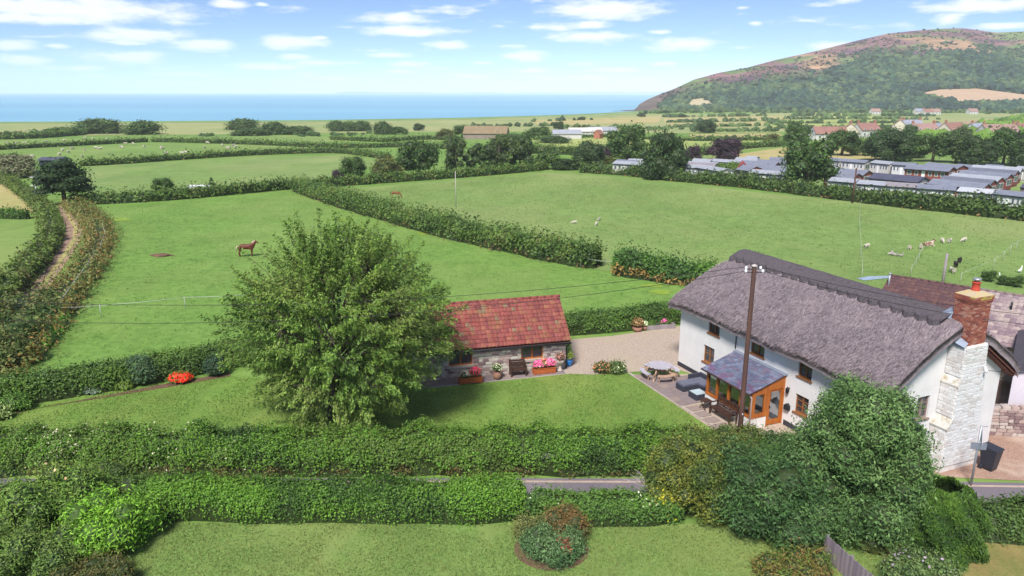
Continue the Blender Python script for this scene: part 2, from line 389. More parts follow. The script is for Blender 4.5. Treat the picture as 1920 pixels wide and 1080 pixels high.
def flecks(c, rad, n, size, cols, seed, zmin=-0.2, front=None):
    """petals over the outside of a mound"""
    r = rs(seed); d = unit(r.randn(n*3, 3)); d = d[d[:, 2] > zmin]
    if front is not None: d = d[(d@np.array(front)) > 0.0]
    d = d[:n]; P = np.array(c)+d*np.array(rad)*(0.98+0.1*r.rand(len(d), 1))
    C = np.array(cols)[r.randint(len(cols), size=len(d))]*(0.8+0.4*r.rand(len(d), 1))
    return leaves(P, d+np.array([0, -.3, .3]), size, C, r, 0.9, 0.5)
BARK = pm('bark', (0.11, 0.085, 0.065), (0.06, 0.048, 0.04), 6, 0.9, 0.6, 18, (1, 1, 0.3))
# ================================================================== LAND
g_paddock = grass('paddock_grass', (0.08, 0.16, 0.03), (0.152, 0.265, 0.054), (0.19, 0.265, 0.07), 0.05, 1.5)
g_field = grass('pasture_grass', (0.106, 0.178, 0.044), (0.172, 0.26, 0.07), (0.23, 0.27, 0.1), 0.03, 1.0)
g_sheep = grass('grazed_grass', (0.11, 0.19, 0.045), (0.17, 0.26, 0.062), (0.21, 0.265, 0.08), 0.02, 0.7)
g_lawn = grass('lawn_grass', (0.08, 0.158, 0.027), (0.15, 0.25, 0.05), (0.195, 0.245, 0.06), 0.12, 4.5)
g_near = grass('near_lawn_grass', (0.095, 0.17, 0.038), (0.165, 0.25, 0.066), (0.2, 0.24, 0.075), 0.16, 6.0)
g_straw = grass('dry_pasture', (0.34, 0.27, 0.12), (0.42, 0.34, 0.16), (0.26, 0.27, 0.09), 0.05, 2.0)
g_marsh = grass('salt_marsh', (0.24, 0.26, 0.10), (0.32, 0.31, 0.14), (0.17, 0.24, 0.08), 0.012, 1.0)
g_yellow = grass('hay_meadow', (0.27, 0.31, 0.09), (0.33, 0.35, 0.12), (0.22, 0.29, 0.08), 0.02, 1.2)
gravel = pm('gravel', (0.52, 0.42, 0.34), (0.33, 0.25, 0.2), 14, 0.95, 0.8, 30, c3=(0.42, 0.35, 0.25), s3=0.35, world=True, lo=.38, hi=.62)
gravel_red = pm('red_gravel', (0.44, 0.29, 0.22), (0.27, 0.16, 0.12), 12, 0.95, 0.8, 26, c3=(0.5, 0.38, 0.3), s3=0.4, world=True)
tarmac = pm('tarmac', (0.19, 0.165, 0.19), (0.15, 0.13, 0.15), 20, 0.85, 0.3, 60, c3=(0.22, 0.19, 0.2), s3=0.5, world=True)
earth = pm('earth', (0.19, 0.105, 0.07), (0.11, 0.065, 0.045), 3, 0.95, 0.7, 9, world=True)
shingle = pm('shingle', (0.66, 0.60, 0.55), (0.54, 0.50, 0.47), 0.08, 0.9, world=True)

shore_px = [(-900, 229), (-300, 229), (0, 228.5), (300, 227), (600, 225), (850, 221), (1000, 217), (1100, 213.5), (1195, 208.5)]
shore = [at(*p)[:2] for p in shore_px]
shore = [(-2600, shore[0][1]+60)]+shore+[(300, 1060), (420, 1400), (900, 2000), (4000, 2200)]
sheet('ground', [(-2600, -80)]+shore+[(4000, -80)], 0.0, g_paddock)
# the shingle beach: a strip that dips into the sea
bv, bf = [], []
inland = [50, 34, 22, 22, 30, 38, 40, 44, 52, 70, 90, 60, 60, 60]
for (x, y), w in zip(shore, inland): bv += [(x, y-w, -8.1+0.12), (x, y+6, -8.1-0.7)]
mb = MB(); mb.add(bv, [(2*i, 2*i+2, 2*i+3, 2*i+1) for i in range(len(inland)-1)])
T(mb.build('beach', shingle), kind='structure')
# sea
m, t = new_mat('sea_water'); l = t.links.new
o_ = N('ShaderNodeOutputMaterial', t); b_ = N('ShaderNodeBsdfPrincipled', t); l(b_.outputs[0], o_.inputs[0])
g_ = N('ShaderNodeNewGeometry', t); mp_ = N('ShaderNodeMapping', t); l(g_.outputs['Position'], mp_.inputs[0]); mp_.inputs['Scale'].default_value = (0.0004, 0.0022, 1)
n_ = N('ShaderNodeTexNoise', t); n_.inputs['Scale'].default_value = 1.6; n_.inputs['Detail'].default_value = 5; l(mp_.outputs[0], n_.inputs['Vector'])
cr = N('ShaderNodeValToRGB', t); l(n_.outputs[0], cr.inputs[0]); cr.color_ramp.elements[0].position = 0.3; cr.color_ramp.elements[1].position = 0.72
cr.color_ramp.elements[0].color = (0.16, 0.37, 0.54, 1); cr.color_ramp.elements[1].color = (0.24, 0.48, 0.61, 1); l(cr.outputs[0], b_.inputs['Base Color'])
b_.inputs['Roughness'].default_value = 0.45; b_.inputs['Specular IOR Level'].default_value = 0.25
n3 = N('ShaderNodeTexNoise', t); n3.inputs['Scale'].default_value = 0.15; n3.inputs['Detail'].default_value = 4; l(g_.outputs['Position'], n3.inputs['Vector'])
bp_ = N('ShaderNodeBump', t); bp_.inputs['Strength'].default_value = 0.5; bp_.inputs['Distance'].default_value = 0.6; l(n3.outputs[0], bp_.inputs['Height']); l(bp_.outputs[0], b_.inputs['Normal'])
mb = MB(); mb.add([(-30000, 300, -8.6), (30000, 300, -8.6), (30000, 15000, -8.6), (-30000, 15000, -8.6)], [(0, 1, 2, 3)])
T(mb.build('sea', m), kind='structure')

# fields between the hedges (sheets a little above the ground)
psheet('pasture_field', [(622, 356), (1020, 324), (1100, 326), (1250, 341), (1400, 358), (1920, 412), (2400, 470), (2400, 640), (1920, 580), (1340, 530), (1130, 508), (860, 448), (700, 404)], 0.02, g_field)
psheet('middle_field', [(165, 378), (540, 352), (600, 344), (720, 302), (640, 291), (480, 294), (160, 312)], 0.02, g_field)
psheet('sheep_field', [(-300, 310), (0, 303), (150, 307), (480, 289), (720, 284), (700, 276), (290, 268), (0, 282), (-300, 290)], 0.02, g_sheep)
psheet('upper_sheep_field', [(-300, 286), (0, 278), (270, 265), (850, 266), (760, 256), (500, 254), (0, 262), (-300, 270)], 0.03, g_sheep)
psheet('side_field', [(-400, 420), (-40, 330), (10, 340), (60, 372), (92, 428), (60, 480), (0, 520), (-400, 640)], 0.02, g_sheep)
psheet('stubble_field', [(-300, 405), (-40, 330), (8, 338), (52, 368), (70, 398), (0, 402)], 0.04, g_straw)
psheet('salt_marsh', [(-300, 233), (0, 232), (600, 229), (900, 224), (1120, 216), (1240, 214), (1500, 212), (2100, 213), (2100, 240), (1300, 250), (900, 246), (600, 250), (0, 256), (-300, 260)], 0.04, g_marsh)
for i, q in enumerate([[(1245, 221), (1440, 218), (1530, 221), (1440, 226), (1245, 229)], [(1470, 219), (1600, 217), (1700, 219), (1640, 222), (1480, 223)],
          [(1250, 231), (1440, 228), (1430, 235), (1250, 238)], [(1485, 225), (1680, 223), (1720, 228), (1470, 230)], [(1450, 233), (1700, 231), (1650, 238), (1440, 240)],
          [(1000, 226), (1240, 218), (1235, 230), (1010, 236)]]):
    psheet('reclaimed_field', q, 0.10, g_straw if i in (0, 2, 5) else g_yellow)
psheet('hay_field', [(985, 263), (1140, 258), (1215, 262), (1300, 264), (1300, 283), (1180, 279), (1050, 279)], 0.05, g_yellow)
psheet('hay_field', [(1262, 266), (1460, 263), (1466, 274), (1390, 283), (1290, 288)], 0.06, g_yellow)
psheet('stubble_field', [(1308, 300), (1400, 287), (1470, 276), (1640, 280), (1760, 284), (1700, 300), (1390, 306)], 0.06, g_straw)
psheet('stubble_field', [(1290, 252), (1460, 250), (1470, 256), (1300, 260)], 0.08, g_straw)
psheet('ploughed_field', [(1500, 251), (1700, 234), (1880, 222), (1840, 231), (1640, 249)], 0.12, pm('ploughed', (0.33, 0.22, 0.14), (0.42, 0.30, 0.19), 0.05, world=True))
psheet('caravan_park_grass', [(1112, 313), (1250, 291), (1450, 292), (1640, 292), (1990, 305), (1990, 408), (1560, 364), (1250, 331)], 0.05, g_field)
psheet('park_road', [(1862, 388), (1893, 372), (1960, 335), (1990, 345), (1930, 398)], 0.09, pm('park_tarmac', (0.2, 0.2, 0.24), (0.16, 0.16, 0.19), 0.5, world=True))
psheet('park_road', [(1300, 330), (1420, 318), (1640, 322), (1740, 330), (1740, 336), (1500, 330), (1330, 338)], 0.08, MATS['park_tarmac'])

# garden: lawns, drive, lane, track
psheet('garden_lawn', [(-60, 790), (0, 772), (160, 742), (300, 722), (425, 704), (640, 720), (800, 735), (935, 716), (1062, 700), (1170, 697), (1290, 772), (1345, 806), (1400, 860), (-60, 860)], 0.012, g_lawn)
psheet('gravel_drive', [(1058, 701), (1072, 660), (1070, 637), (1150, 630), (1272, 612), (1420, 600), (1500, 640), (1330, 712), (1272, 694), (1180, 698), (1110, 703)], 0.02, gravel)
sheet('gravel_yard', [(17.5, 28.8), (19.0, 28.2), (22, 27.9), (40, 27.6), (40, 45), (24, 45), (22.5, 31)], 0.02, gravel_red)
sheet('lane', [(-60, 25.9), (-20, 26.0), (0, 26.0), (10, 25.9), (22, 25.5), (40, 24.8), (40, 27.45), (22, 27.75), (10, 28.1), (0, 28.15), (-20, 28.1), (-60, 28.0)], 0.016, tarmac)
sheet('lane_edge', [(-20, 27.72), (0, 27.78), (10, 27.72), (22, 27.35), (40, 27.05), (40, 27.2), (22, 27.5), (10, 27.88), (0, 27.94), (-20, 27.88)], 0.022, pm('edge_grit', (0.5, 0.38, 0.32), (0.36, 0.27, 0.23), 4, world=True))
sheet('near_lawn', [(-15, 24.9), (-9, 24.75), (0, 24.7), (8, 24.7), (20, 24.2), (20, 10), (-15, 10)], 0.012, g_near)
sheet('rough_ground', [(13.2, 24.6), (24, 24.4), (24, 15), (13.2, 15)], 0.02, grass('rough_grass', (0.13, 0.15, 0.04), (0.2, 0.19, 0.06), (0.3, 0.2, 0.09), 0.3, 8.0))
psheet('farm_track', [(108, 386), (122, 384), (150, 418), (158, 438), (140, 470), (95, 535), (40, 600), (-40, 700), (-90, 700), (10, 590), (78, 515), (118, 455), (124, 430), (115, 405)], 0.03, pm('track_dirt', (0.42, 0.28, 0.2), (0.30, 0.2, 0.14), 1.2, bump=.5, world=True))
psheet('track_centre_grass', [(128, 400), (146, 428), (143, 452), (110, 500), (80, 540), (76, 536), (108, 490), (136, 448), (138, 428), (122, 400)], 0.05, g_straw)
psheet('flower_bed', [(200, 742), (300, 722), (430, 700), (432, 706), (330, 724), (210, 744), (60, 768), (0, 786), (-30, 796), (-30, 785)], 0.03, earth)
# faint bare and lush patches in the paddock
for i, (x, y, w, h, c) in enumerate([(303, 478, 26, 4, 0), (225, 412, 22, 4, 1), (800, 437, 26, 4, 1), (640, 412, 20, 3, 1), (1240, 548, 26, 5, 1), (1225, 536, 26, 4, 1)]):
    pts = [(x+w*math.cos(a)*(0.8+0.25*math.sin(3*a+i)), y+h*math.sin(a)*(0.8+.25*math.cos(2*a+i))) for a in np.linspace(0, 6.28, 14)[:-1]]
    psheet('grass_patch' if c else 'bare_patch', pts, 0.03, earth if c == 0 else pm('lush', (0.20, 0.31, 0.03), (0.24, 0.33, 0.05), 1.5, world=True))
# stream in the far corner of the pasture
psheet('stream', [(1606, 523), (1630, 519), (1680, 518), (1682, 521), (1650, 524), (1620, 527)], 0.06, pm('stream_water', (0.35, 0.42, 0.5), None, rough=0.1, spec=0.6))

# ------------------------------------------------------------------ the headland hill
sil = [(1150, 209), (1192, 206), (1199, 196), (1214, 187), (1240, 175.5), (1265, 166), (1300, 149), (1345, 136.5), (1400, 126), (1450, 112), (1500, 101), (1540, 91), (1600, 75), (1650, 63), (1700, 57.5),
       (1750, 53.5), (1790, 53), (1820, 57), (1850, 61), (1920, 58), (2000, 60), (2150, 85), (2400, 120), (2900, 150)]
sx, sy = zip(*sil)
def hk(px): d = ray(px, 172); return d[0]/d[1]
def hill_pt(px, v):
    """px: bearing, v: 0 at the foot .. 1 on the skyline"""
    px = np.asarray(px, float); v = np.asarray(v, float)
    ys = np.interp(px, sx, sy); dyv = -(ys-540)/FPX; c, s = math.cos(PITCH), math.sin(PITCH)
    slope = (-s+dyv*c)/(c+dyv*s)
    db = np.interp(px, [1150, 1195, 1260, 1340, 1500, 1800, 2200], [985, 990, 985, 955, 935, 900, 840])
    dr = np.interp(px, [1150, 1195, 1300, 1400, 1600, 1800, 2200], [1000, 1030, 1180, 1290, 1480, 1560, 1560])
    k = (px-960)/FPX/(c+0.268*s)
    y = db+(dr-db)*v; zr = CAMH+dr*slope; zb = -8.3
    pr = np.where(v <= 1, v*(1.32-0.32*v), 1-(v-1)*0.25-(v-1)**2*1.6)
    z = zb+(zr-zb)*pr
    P = np.stack([k*y, y, z], -1); sh = P.shape; Pf = P.reshape(-1, 3)
    amp = (np.sin(np.clip(v, 0, 1)*math.pi)*np.clip((zr-zb)*0.075, 0, 7.5)).ravel()
    Pf[:, 2] += amp*sn(Pf*np.array([1, 0.45, 0]), 0.0045, 91, 4)
    return Pf.reshape(sh)
cols_px = np.concatenate([np.arange(1150, 1340, 5), np.arange(1340, 2000, 7), np.arange(2000, 2900, 40)]); rows = np.concatenate([np.linspace(0, 1, 60), np.linspace(1.02, 1.6, 12)])
PX, VV = np.meshgrid(cols_px, rows, indexing='ij'); HP = hill_pt(PX, VV)
r = rs(5); flat = HP.reshape(-1, 3); vv = VV.ravel(); pxx = PX.ravel()
n1 = sn(flat*np.array([1, .6, 1.5]), 0.006, 3, 4); n2_ = sn(flat*np.array([1, .8, 1.5]), 0.012, 8, 4); n3_ = sn(flat, 0.03, 9, 3)
C = np.tile(np.array([0.06, 0.105, 0.05]), (len(flat), 1))
def blend(C, f, c): f = np.clip(f, 0, 1)[:, None]; return C*(1-f)+np.array(c)*f
C = blend(C, (vv-0.35)*3+n1*0.6, (0.12, 0.15, 0.07))                       # bracken
C = blend(C, (vv-0.48+0.3*n1)*4*(pxx > 1230), (0.21, 0.10, 0.11))              # heather and dead bracken
C = blend(C, (n2_-0.05)*3*(vv > 0.45), (0.12, 0.062, 0.10))                    # heather in flower
C = blend(C, (n1*-1-0.15)*3*(vv > 0.5)*(pxx > 1480), (0.33, 0.20, 0.12))         # worn turf
C = blend(C, (n2_*-1-0.45)*3*(vv > 0.35), (0.12, 0.19, 0.06))
C = blend(C, (1290-pxx)/60.0+n3_*0.4, (0.13, 0.095, 0.09))                       # bare cliff at the tip
C = blend(C, (pxx-1830)/40.0*(vv > 0.75), (0.16, 0.22, 0.07))
C *= (1+0.25*n3_[:, None])
hill_m = attr_mat('moor', 0.95, 0.6, 0.08, 0.35, 0.03)
o = link(bpy.data.objects.new('hill', np_mesh('hill', flat, grid_quads(len(cols_px), len(rows)), hill_m, np.clip(C, 0.02, 1), True))); T(o, kind='structure')
def proj(P):
    c, s = math.cos(PITCH), math.sin(PITCH); dep = P[..., 1]*c-(P[..., 2]-CAMH)*s; up = P[..., 1]*s+(P[..., 2]-CAMH)*c
    return 960+FPX*P[..., 0]/dep, 540-FPX*up/dep
def hill_v(px, py):
    v = np.linspace(0, 1, 200); _, yy = proj(hill_pt(np.full(200, px), v)); return float(np.interp(-py, -yy, v))
def hill_field(name, top, bot, mat):
    xs = np.linspace(top[0][0], top[-1][0], 40); V = []
    for x in xs:
        a, b = hill_v(x, np.interp(x, *zip(*bot))), hill_v(x, np.interp(x, *zip(*top)))
        for q in np.linspace(a, b, 8): p = hill_pt(np.array([x]), np.array([q]))[0]; V.append((p[0], p[1], p[2]+0.8))
    o = link(bpy.data.objects.new(name, np_mesh(name, V, grid_quads(40, 8), mat))); T(o, kind='structure')
stub = pm('hill_stubble', (0.42, 0.28, 0.19), (0.48, 0.34, 0.24), 0.02, world=True)
FLD = [([(1726, 176), (1760, 169), (1830, 167), (1935, 180)], [(1726, 179), (1780, 190), (1830, 195), (1935, 194)]), ([(1282, 201), (1296, 188), (1318, 185), (1342, 196)], [(1282, 203), (1300, 206), (1318, 205), (1342, 200)])]
hill_field('hill_field', *FLD[0], stub); hill_field('hill_field', *FLD[1], pm('hill_straw', (0.5, 0.41, 0.27), (0.42, 0.36, 0.22), 0.02, world=True))

# woods on the hill: one far mass of low crowns
ICO_V = None
def ico():
    bm = bmesh.new(); bmesh.ops.create_icosphere(bm, subdivisions=1, radius=1); v = np.array([q.co[:] for q in bm.verts]); f = np.array([[a.index for a in q.verts] for q in bm.faces]); bm.free(); return v, f
IV, IF = ico()
bm = bmesh.new(); bmesh.ops.create_icosphere(bm, subdivisions=2, radius=1); IV2 = np.array([q.co[:] for q in bm.verts]); IF2 = np.array([[a.index for a in q.verts] for q in bm.faces]); bm.free()
def crowns(name, P, rad, C, seed, mat=None, hi=False, flat=0.85):
    """a mass of distant tree crowns"""
    r = rs(seed); n = len(P); iv, iF = (IV2, IF2) if hi else (IV, IF); k = len(iv)
    V = iv[None]*(1+0.32*r.randn(n, k, 1))*rad[:, None, None]*np.array([1, 1, flat]); V += P[:, None, :]+np.array([0, 0, .45])*rad[:, None, None]
    Q = (iF[None]+(np.arange(n)*k)[:, None, None]).reshape(-1, 3)
    Cc = np.repeat(C[:, None, :], k, 1)*(0.85+0.3*r.rand(n, k, 1))
    o = link(bpy.data.objects.new(name, np_mesh(name, V.reshape(-1, 3), Q, mat or LEAF, Cc.reshape(-1, 3)))); return o
r = rs(12); n = 18000
px = 1215+r.rand(n)**0.9*820; v = r.rand(n)**1.25; P = hill_pt(px, v); sxp, syp = proj(P)
nz1 = sn(P*np.array([1, .7, 1]), 0.006, 77, 3)
dens = np.clip(1.5-2.4*np.maximum(v-0.25-0.2*nz1-0.07*np.clip((px-1500)/300, -1, 1), 0)*2.0, 0.05, 1)*np.clip((px-1235)/60, 0.0, 1)
dens *= np.where((v > 0.66), 0.14, 1)
keep = r.rand(n) < dens
def inside(px, py, F):
    t = np.interp(px, *zip(*F[0])); b = np.interp(px, *zip(*F[1])); return (px > F[0][0][0]) & (px < F[0][-1][0]) & (py > t-1.0) & (py < b+1.0)
for F in FLD: keep &= ~inside(sxp, syp, F)
P, v, nz1 = P[keep], v[keep], nz1[keep]; n = len(P)
rad = np.where(v < 0.45, 3.0+3.0*r.rand(n), 1.2+2.2*r.rand(n))*(1.0)
C = pal(P, [(0.012, 0.03, 0.034), (0.024, 0.056, 0.044), (0.046, 0.09, 0.05), (0.095, 0.135, 0.058)], 0.008, 41, r, 0.6, 0.5)
WOODS = attr_mat('far_foliage', .9)
T(crowns('hillside_woods', P, rad, C, 13, WOODS), 'broadleaf woods covering the lower slopes of the headland hill', 'woods', kind='stuff')
r = rs(14); n = 3200; px = 1240+r.rand(n)*800; v = .4+.56*r.rand(n); P = hill_pt(px, v); sxp, syp = proj(P)
keep = (sn(P*np.array([1, .6, 1]), .012, 55, 3)+r.rand(n)*1.1-(v-.4)*1.5) > .1
for F in FLD: keep &= ~inside(sxp, syp, F)
P = P[keep]; C = pal(P, [(.03, .05, .035), (.06, .04, .055), (.085, .045, .06), (.075, .085, .045)], .02, 56, r, .9)
T(crowns('hillside_gorse', P, .9+1.5*r.rand(len(P))**2, C, 19, WOODS, flat=.6), 'gorse and heather clumps scattered over the upper hill', 'gorse', kind='stuff')
# scrub on the bank at the far edge of the village
r = rs(15); n = 1500; q = np.stack([1700+r.rand(n)*330, 222+r.rand(n)*42], 1); q = q[q[:, 1] > 262-0.185*(q[:, 0]-1690)+8]
P = np.array([at(*a) for a in q]); P[:, 2] += np.clip((q[:, 0]-1700)/220, 0, 1)*np.clip((262-q[:, 1])/40, 0, 1)*4
C = pal(P, [(0.07, 0.12, 0.03), (0.12, 0.19, 0.04), (0.16, 0.23, 0.05)], 0.01, 42, r, 0.5)
T(crowns('scrub_bank', P, 2.2+1.6*r.rand(len(P)), C, 16, flat=.7), 'bright green scrub bank beyond the village roofs', 'scrub', kind='stuff')
# low thickets of the marsh, too far to part
r = rs(17); pts = []
for (x0, y0, x1, y1, k, sp) in [(1200, 213, 1260, 211, 30, 1.2), (1260, 210.5, 1920, 211.5, 260, 1.6), (1000, 228, 1130, 224, 12, .8), (1290, 246, 1480, 246, 60, 1.4), (1050, 240, 1280, 243, 70, 1.6), (560, 256, 760, 250, 30, 1.5),
        (1430, 225, 1470, 240, 25, 1), (1245, 230, 1460, 227, 55, .5), (1250, 239, 1440, 236, 55, .5), (1470, 223.5, 1760, 224, 60, .6), (1450, 231.5, 1760, 231, 70, .6), (1440, 241.5, 1740, 240, 80, .8), (1245, 220, 1440, 217.5, 35, .4), (1480, 217.5, 1760, 218, 50, .5),
        (880, 238, 1050, 236, 30, .9), (60, 250, 150, 248, 30, 1.5), (1480, 256, 1640, 250, 40, 1.2), (1300, 262, 1470, 258, 50, .9), (0, 252, 80, 254, 20, 1.0), (370, 255, 600, 252, 30, 1.3)]:
    for i in range(k):
        f = r.rand(); pts.append((x0+(x1-x0)*f, y0+(y1-y0)*f+sp*r.randn()*0.5))
P = np.array([at(*a) for a in pts]); d_ = P[:, 1]; C = pal(P, [(0.03, 0.05, 0.025), (0.055, 0.085, 0.035), (0.085, 0.12, 0.045)], 0.01, 43, r, 0.6)
T(crowns('marsh_thickets', P, (0.0035*d_)*(0.6+0.8*r.rand(len(P))), C, 18, flat=.7), 'dark thickets and hedgerows strung across the distant marsh', 'thicket', kind='stuff')

# far coast across the channel, and the air
mb = MB(); xs = np.linspace(-2600, 5200, 60)
top = [18+22*max(0, math.sin(i*0.21+1))+10*math.sin(i*0.9) for i in range(60)]
vsx = []
for x, z in zip(xs, top): vsx += [(x, 11000, -9), (x, 11400, max(2, z*.45)), (x, 12000, -9)]
mb.add(vsx, [(3*i+j, 3*i+3+j, 3*i+4+j, 3*i+1+j) for i in range(59) for j in range(2)])
T(mb.build('far_coast_hills', pm('far_land', (0.1, 0.14, 0.1))), kind='structure')
m, t = new_mat('air'); o_ = N('ShaderNodeOutputMaterial', t); pvn = N('ShaderNodeVolumePrincipled', t)
pvn.inputs['Color'].default_value = (0.90, 0.96, 1.0, 1); pvn.inputs['Density'].default_value = 0.00014; pvn.inputs['Anisotropy'].default_value = -0.3
t.links.new(pvn.outputs[0], o_.inputs['Volume'])
mb = MB(); mb.box(-31000, 31000, -120, 15500, -10, 160); hz = mb.build('haze', m); T(hz, 'thin blue sea haze over the whole bay', 'haze', kind='stuff')

# blades and tufts of grass over the lawns and the paddock
def tufts(name, label, poly, n, size, cols, seed, zoff=0.012, lean=.35):
    r = rs(seed); P2 = np.array([p[:2] for p in poly]); lo, hi = P2.min(0), P2.max(0); pts = lo+(hi-lo)*r.rand(n, 2); ins = np.zeros(n, bool); j = len(P2)-1
    for i in range(len(P2)):
        a, b = P2[i], P2[j]; c = ((a[1] > pts[:, 1]) != (b[1] > pts[:, 1])) & (pts[:, 0] < (b[0]-a[0])*(pts[:, 1]-a[1])/(b[1]-a[1]+1e-12)+a[0]); ins ^= c; j = i
    pts = pts[ins]; m = len(pts); P = np.concatenate([pts, (zfv(pts[:, 1])+zoff)[:, None]], 1); keep = (sn(P*np.array([1, 1, 0]), .35, seed+5)+.9*r.rand(m)) > -.1; P = P[keep]; m = len(P)
    D = np.concatenate([r.randn(m, 2), .55*np.ones((m, 1))], 1); C = pal(P*np.array([1, 1, 0]), cols, .12, seed+1, r, .9, .6); sz = size*(.6+.8*r.rand(m)); P[:, 2] += sz*.32
    V, Q, C = leaves(P, D, sz, C, r, .35, .3, np.tile([0, 0, 1.0], (m, 1)))
    o = link(bpy.data.objects.new(name, np_mesh(name, V, Q, BLADE, C))); T(o, label, 'grass', kind='stuff')
BLADE = attr_mat('grass_blade', .8)
tufts('grass', 'short mown grass blades of the nearest lawn', [(-14.5, 24.8), (8, 24.6), (14, 24), (14, 19), (-14.5, 19)], 80000, .065, [(.1, .165, .035), (.175, .245, .06), (.22, .24, .07)], 3001)
tufts('grass', 'short mown grass blades of the garden lawn', [at(*q)[:2] for q in [(-60, 790), (160, 744), (425, 706), (640, 722), (800, 737), (1062, 702), (1170, 699), (1290, 774), (1345, 808), (1300, 850), (-60, 850)]], 70000, .075, [(.09, .165, .026), (.16, .25, .045), (.21, .245, .058)], 3002)
tufts('grass', 'grazed tussocks of the pony paddock', [at(*q)[:2] for q in [(60, 700), (440, 668), (1060, 620), (1260, 560), (1120, 510), (860, 452), (556, 362), (170, 392), (205, 460), (130, 600)]], 60000, .11, [(.095, .175, .03), (.155, .255, .048), (.2, .26, .065)], 3003)
tufts('grass', 'grazed tussocks of the sheep pasture', [at(*q)[:2] for q in [(640, 360), (1020, 328), (1400, 362), (1900, 416), (2000, 560), (1340, 528), (1130, 505), (860, 446)]], 60000, .16, [(.125, .19, .045), (.18, .25, .065), (.24, .26, .095)], 3004)
# ================================================================== HEDGES
def pp(*q): return [at(*a)[:2] for a in q]
HG = [(0.035, 0.062, 0.02), (0.06, 0.11, 0.025), (0.09, 0.155, 0.03), (0.065, 0.105, 0.03)]
HB = [(0.035, 0.062, 0.022), (0.07, 0.13, 0.026), (0.13, 0.23, 0.03), (0.06, 0.095, 0.03), (0.12, 0.155, 0.04), (0.10, 0.20, 0.03)]
HM = [(0.045, 0.07, 0.026), (0.07, 0.11, 0.032), (0.105, 0.155, 0.04), (0.13, 0.125, 0.05)]
DRY = (0.26, 0.13, 0.05)
# the two hedges along the lane
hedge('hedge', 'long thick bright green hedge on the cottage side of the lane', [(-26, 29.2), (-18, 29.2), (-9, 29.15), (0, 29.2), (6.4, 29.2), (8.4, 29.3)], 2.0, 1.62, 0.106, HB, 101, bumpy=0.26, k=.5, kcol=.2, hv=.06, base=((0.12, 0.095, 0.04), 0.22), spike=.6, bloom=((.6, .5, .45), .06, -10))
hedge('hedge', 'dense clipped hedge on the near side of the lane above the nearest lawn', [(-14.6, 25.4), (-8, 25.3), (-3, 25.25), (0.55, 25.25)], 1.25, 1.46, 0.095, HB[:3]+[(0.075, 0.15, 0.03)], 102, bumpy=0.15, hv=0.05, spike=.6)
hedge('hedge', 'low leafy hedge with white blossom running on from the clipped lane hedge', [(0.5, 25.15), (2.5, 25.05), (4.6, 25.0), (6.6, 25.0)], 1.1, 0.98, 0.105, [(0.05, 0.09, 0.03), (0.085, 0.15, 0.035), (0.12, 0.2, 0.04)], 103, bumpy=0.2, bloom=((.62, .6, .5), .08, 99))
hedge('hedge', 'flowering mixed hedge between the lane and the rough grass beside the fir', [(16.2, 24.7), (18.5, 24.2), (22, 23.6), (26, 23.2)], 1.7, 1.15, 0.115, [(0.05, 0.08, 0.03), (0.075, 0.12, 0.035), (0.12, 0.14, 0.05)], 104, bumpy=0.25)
# garden hedges
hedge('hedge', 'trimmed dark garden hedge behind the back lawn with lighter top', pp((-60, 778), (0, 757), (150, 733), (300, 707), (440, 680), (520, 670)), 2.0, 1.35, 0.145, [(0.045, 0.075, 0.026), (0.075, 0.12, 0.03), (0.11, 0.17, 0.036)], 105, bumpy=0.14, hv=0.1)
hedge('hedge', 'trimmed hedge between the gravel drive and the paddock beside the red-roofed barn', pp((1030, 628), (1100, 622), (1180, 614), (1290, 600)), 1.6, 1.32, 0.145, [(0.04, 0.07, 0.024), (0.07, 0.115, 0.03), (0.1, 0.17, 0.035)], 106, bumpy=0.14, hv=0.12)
hedge('hedge', 'mossy clipped hedge behind the brick chimney in front of the bungalow', [(24.3, 37.5), (27, 39.5), (31, 42.0)], 1.6, 1.7, 0.16, [(0.05, 0.07, 0.02), (0.09, 0.12, 0.03), (0.17, 0.17, 0.04)], 107)
# field hedges
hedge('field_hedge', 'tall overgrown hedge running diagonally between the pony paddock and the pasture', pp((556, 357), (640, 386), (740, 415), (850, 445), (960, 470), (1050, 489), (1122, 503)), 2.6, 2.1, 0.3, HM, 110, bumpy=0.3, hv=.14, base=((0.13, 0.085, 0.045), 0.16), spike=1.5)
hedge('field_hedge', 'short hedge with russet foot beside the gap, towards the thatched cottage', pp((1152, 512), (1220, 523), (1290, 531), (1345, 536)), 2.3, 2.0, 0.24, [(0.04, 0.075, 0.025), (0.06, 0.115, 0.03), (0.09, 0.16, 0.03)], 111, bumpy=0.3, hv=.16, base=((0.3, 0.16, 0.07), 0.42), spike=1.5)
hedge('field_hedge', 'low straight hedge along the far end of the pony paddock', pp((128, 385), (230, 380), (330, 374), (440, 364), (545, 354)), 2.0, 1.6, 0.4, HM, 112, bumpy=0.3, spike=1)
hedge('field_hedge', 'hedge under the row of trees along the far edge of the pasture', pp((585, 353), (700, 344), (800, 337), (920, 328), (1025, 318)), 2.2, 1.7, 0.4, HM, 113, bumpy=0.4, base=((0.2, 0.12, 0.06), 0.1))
hedge('field_hedge', 'long bushy hedge dividing the pasture from the caravan park', pp((1090, 323), (1170, 328), (1250, 337), (1400, 352), (1550, 370), (1700, 389), (1920, 413), (2100, 434)), 3.0, 2.0, 0.46, [(0.03, 0.05, 0.022), (0.055, 0.085, 0.028), (0.085, 0.12, 0.035), (0.05, 0.075, 0.03)], 114, bumpy=0.55, k=.16, hv=.2, base=((0.25, 0.14, 0.07), 0.12))
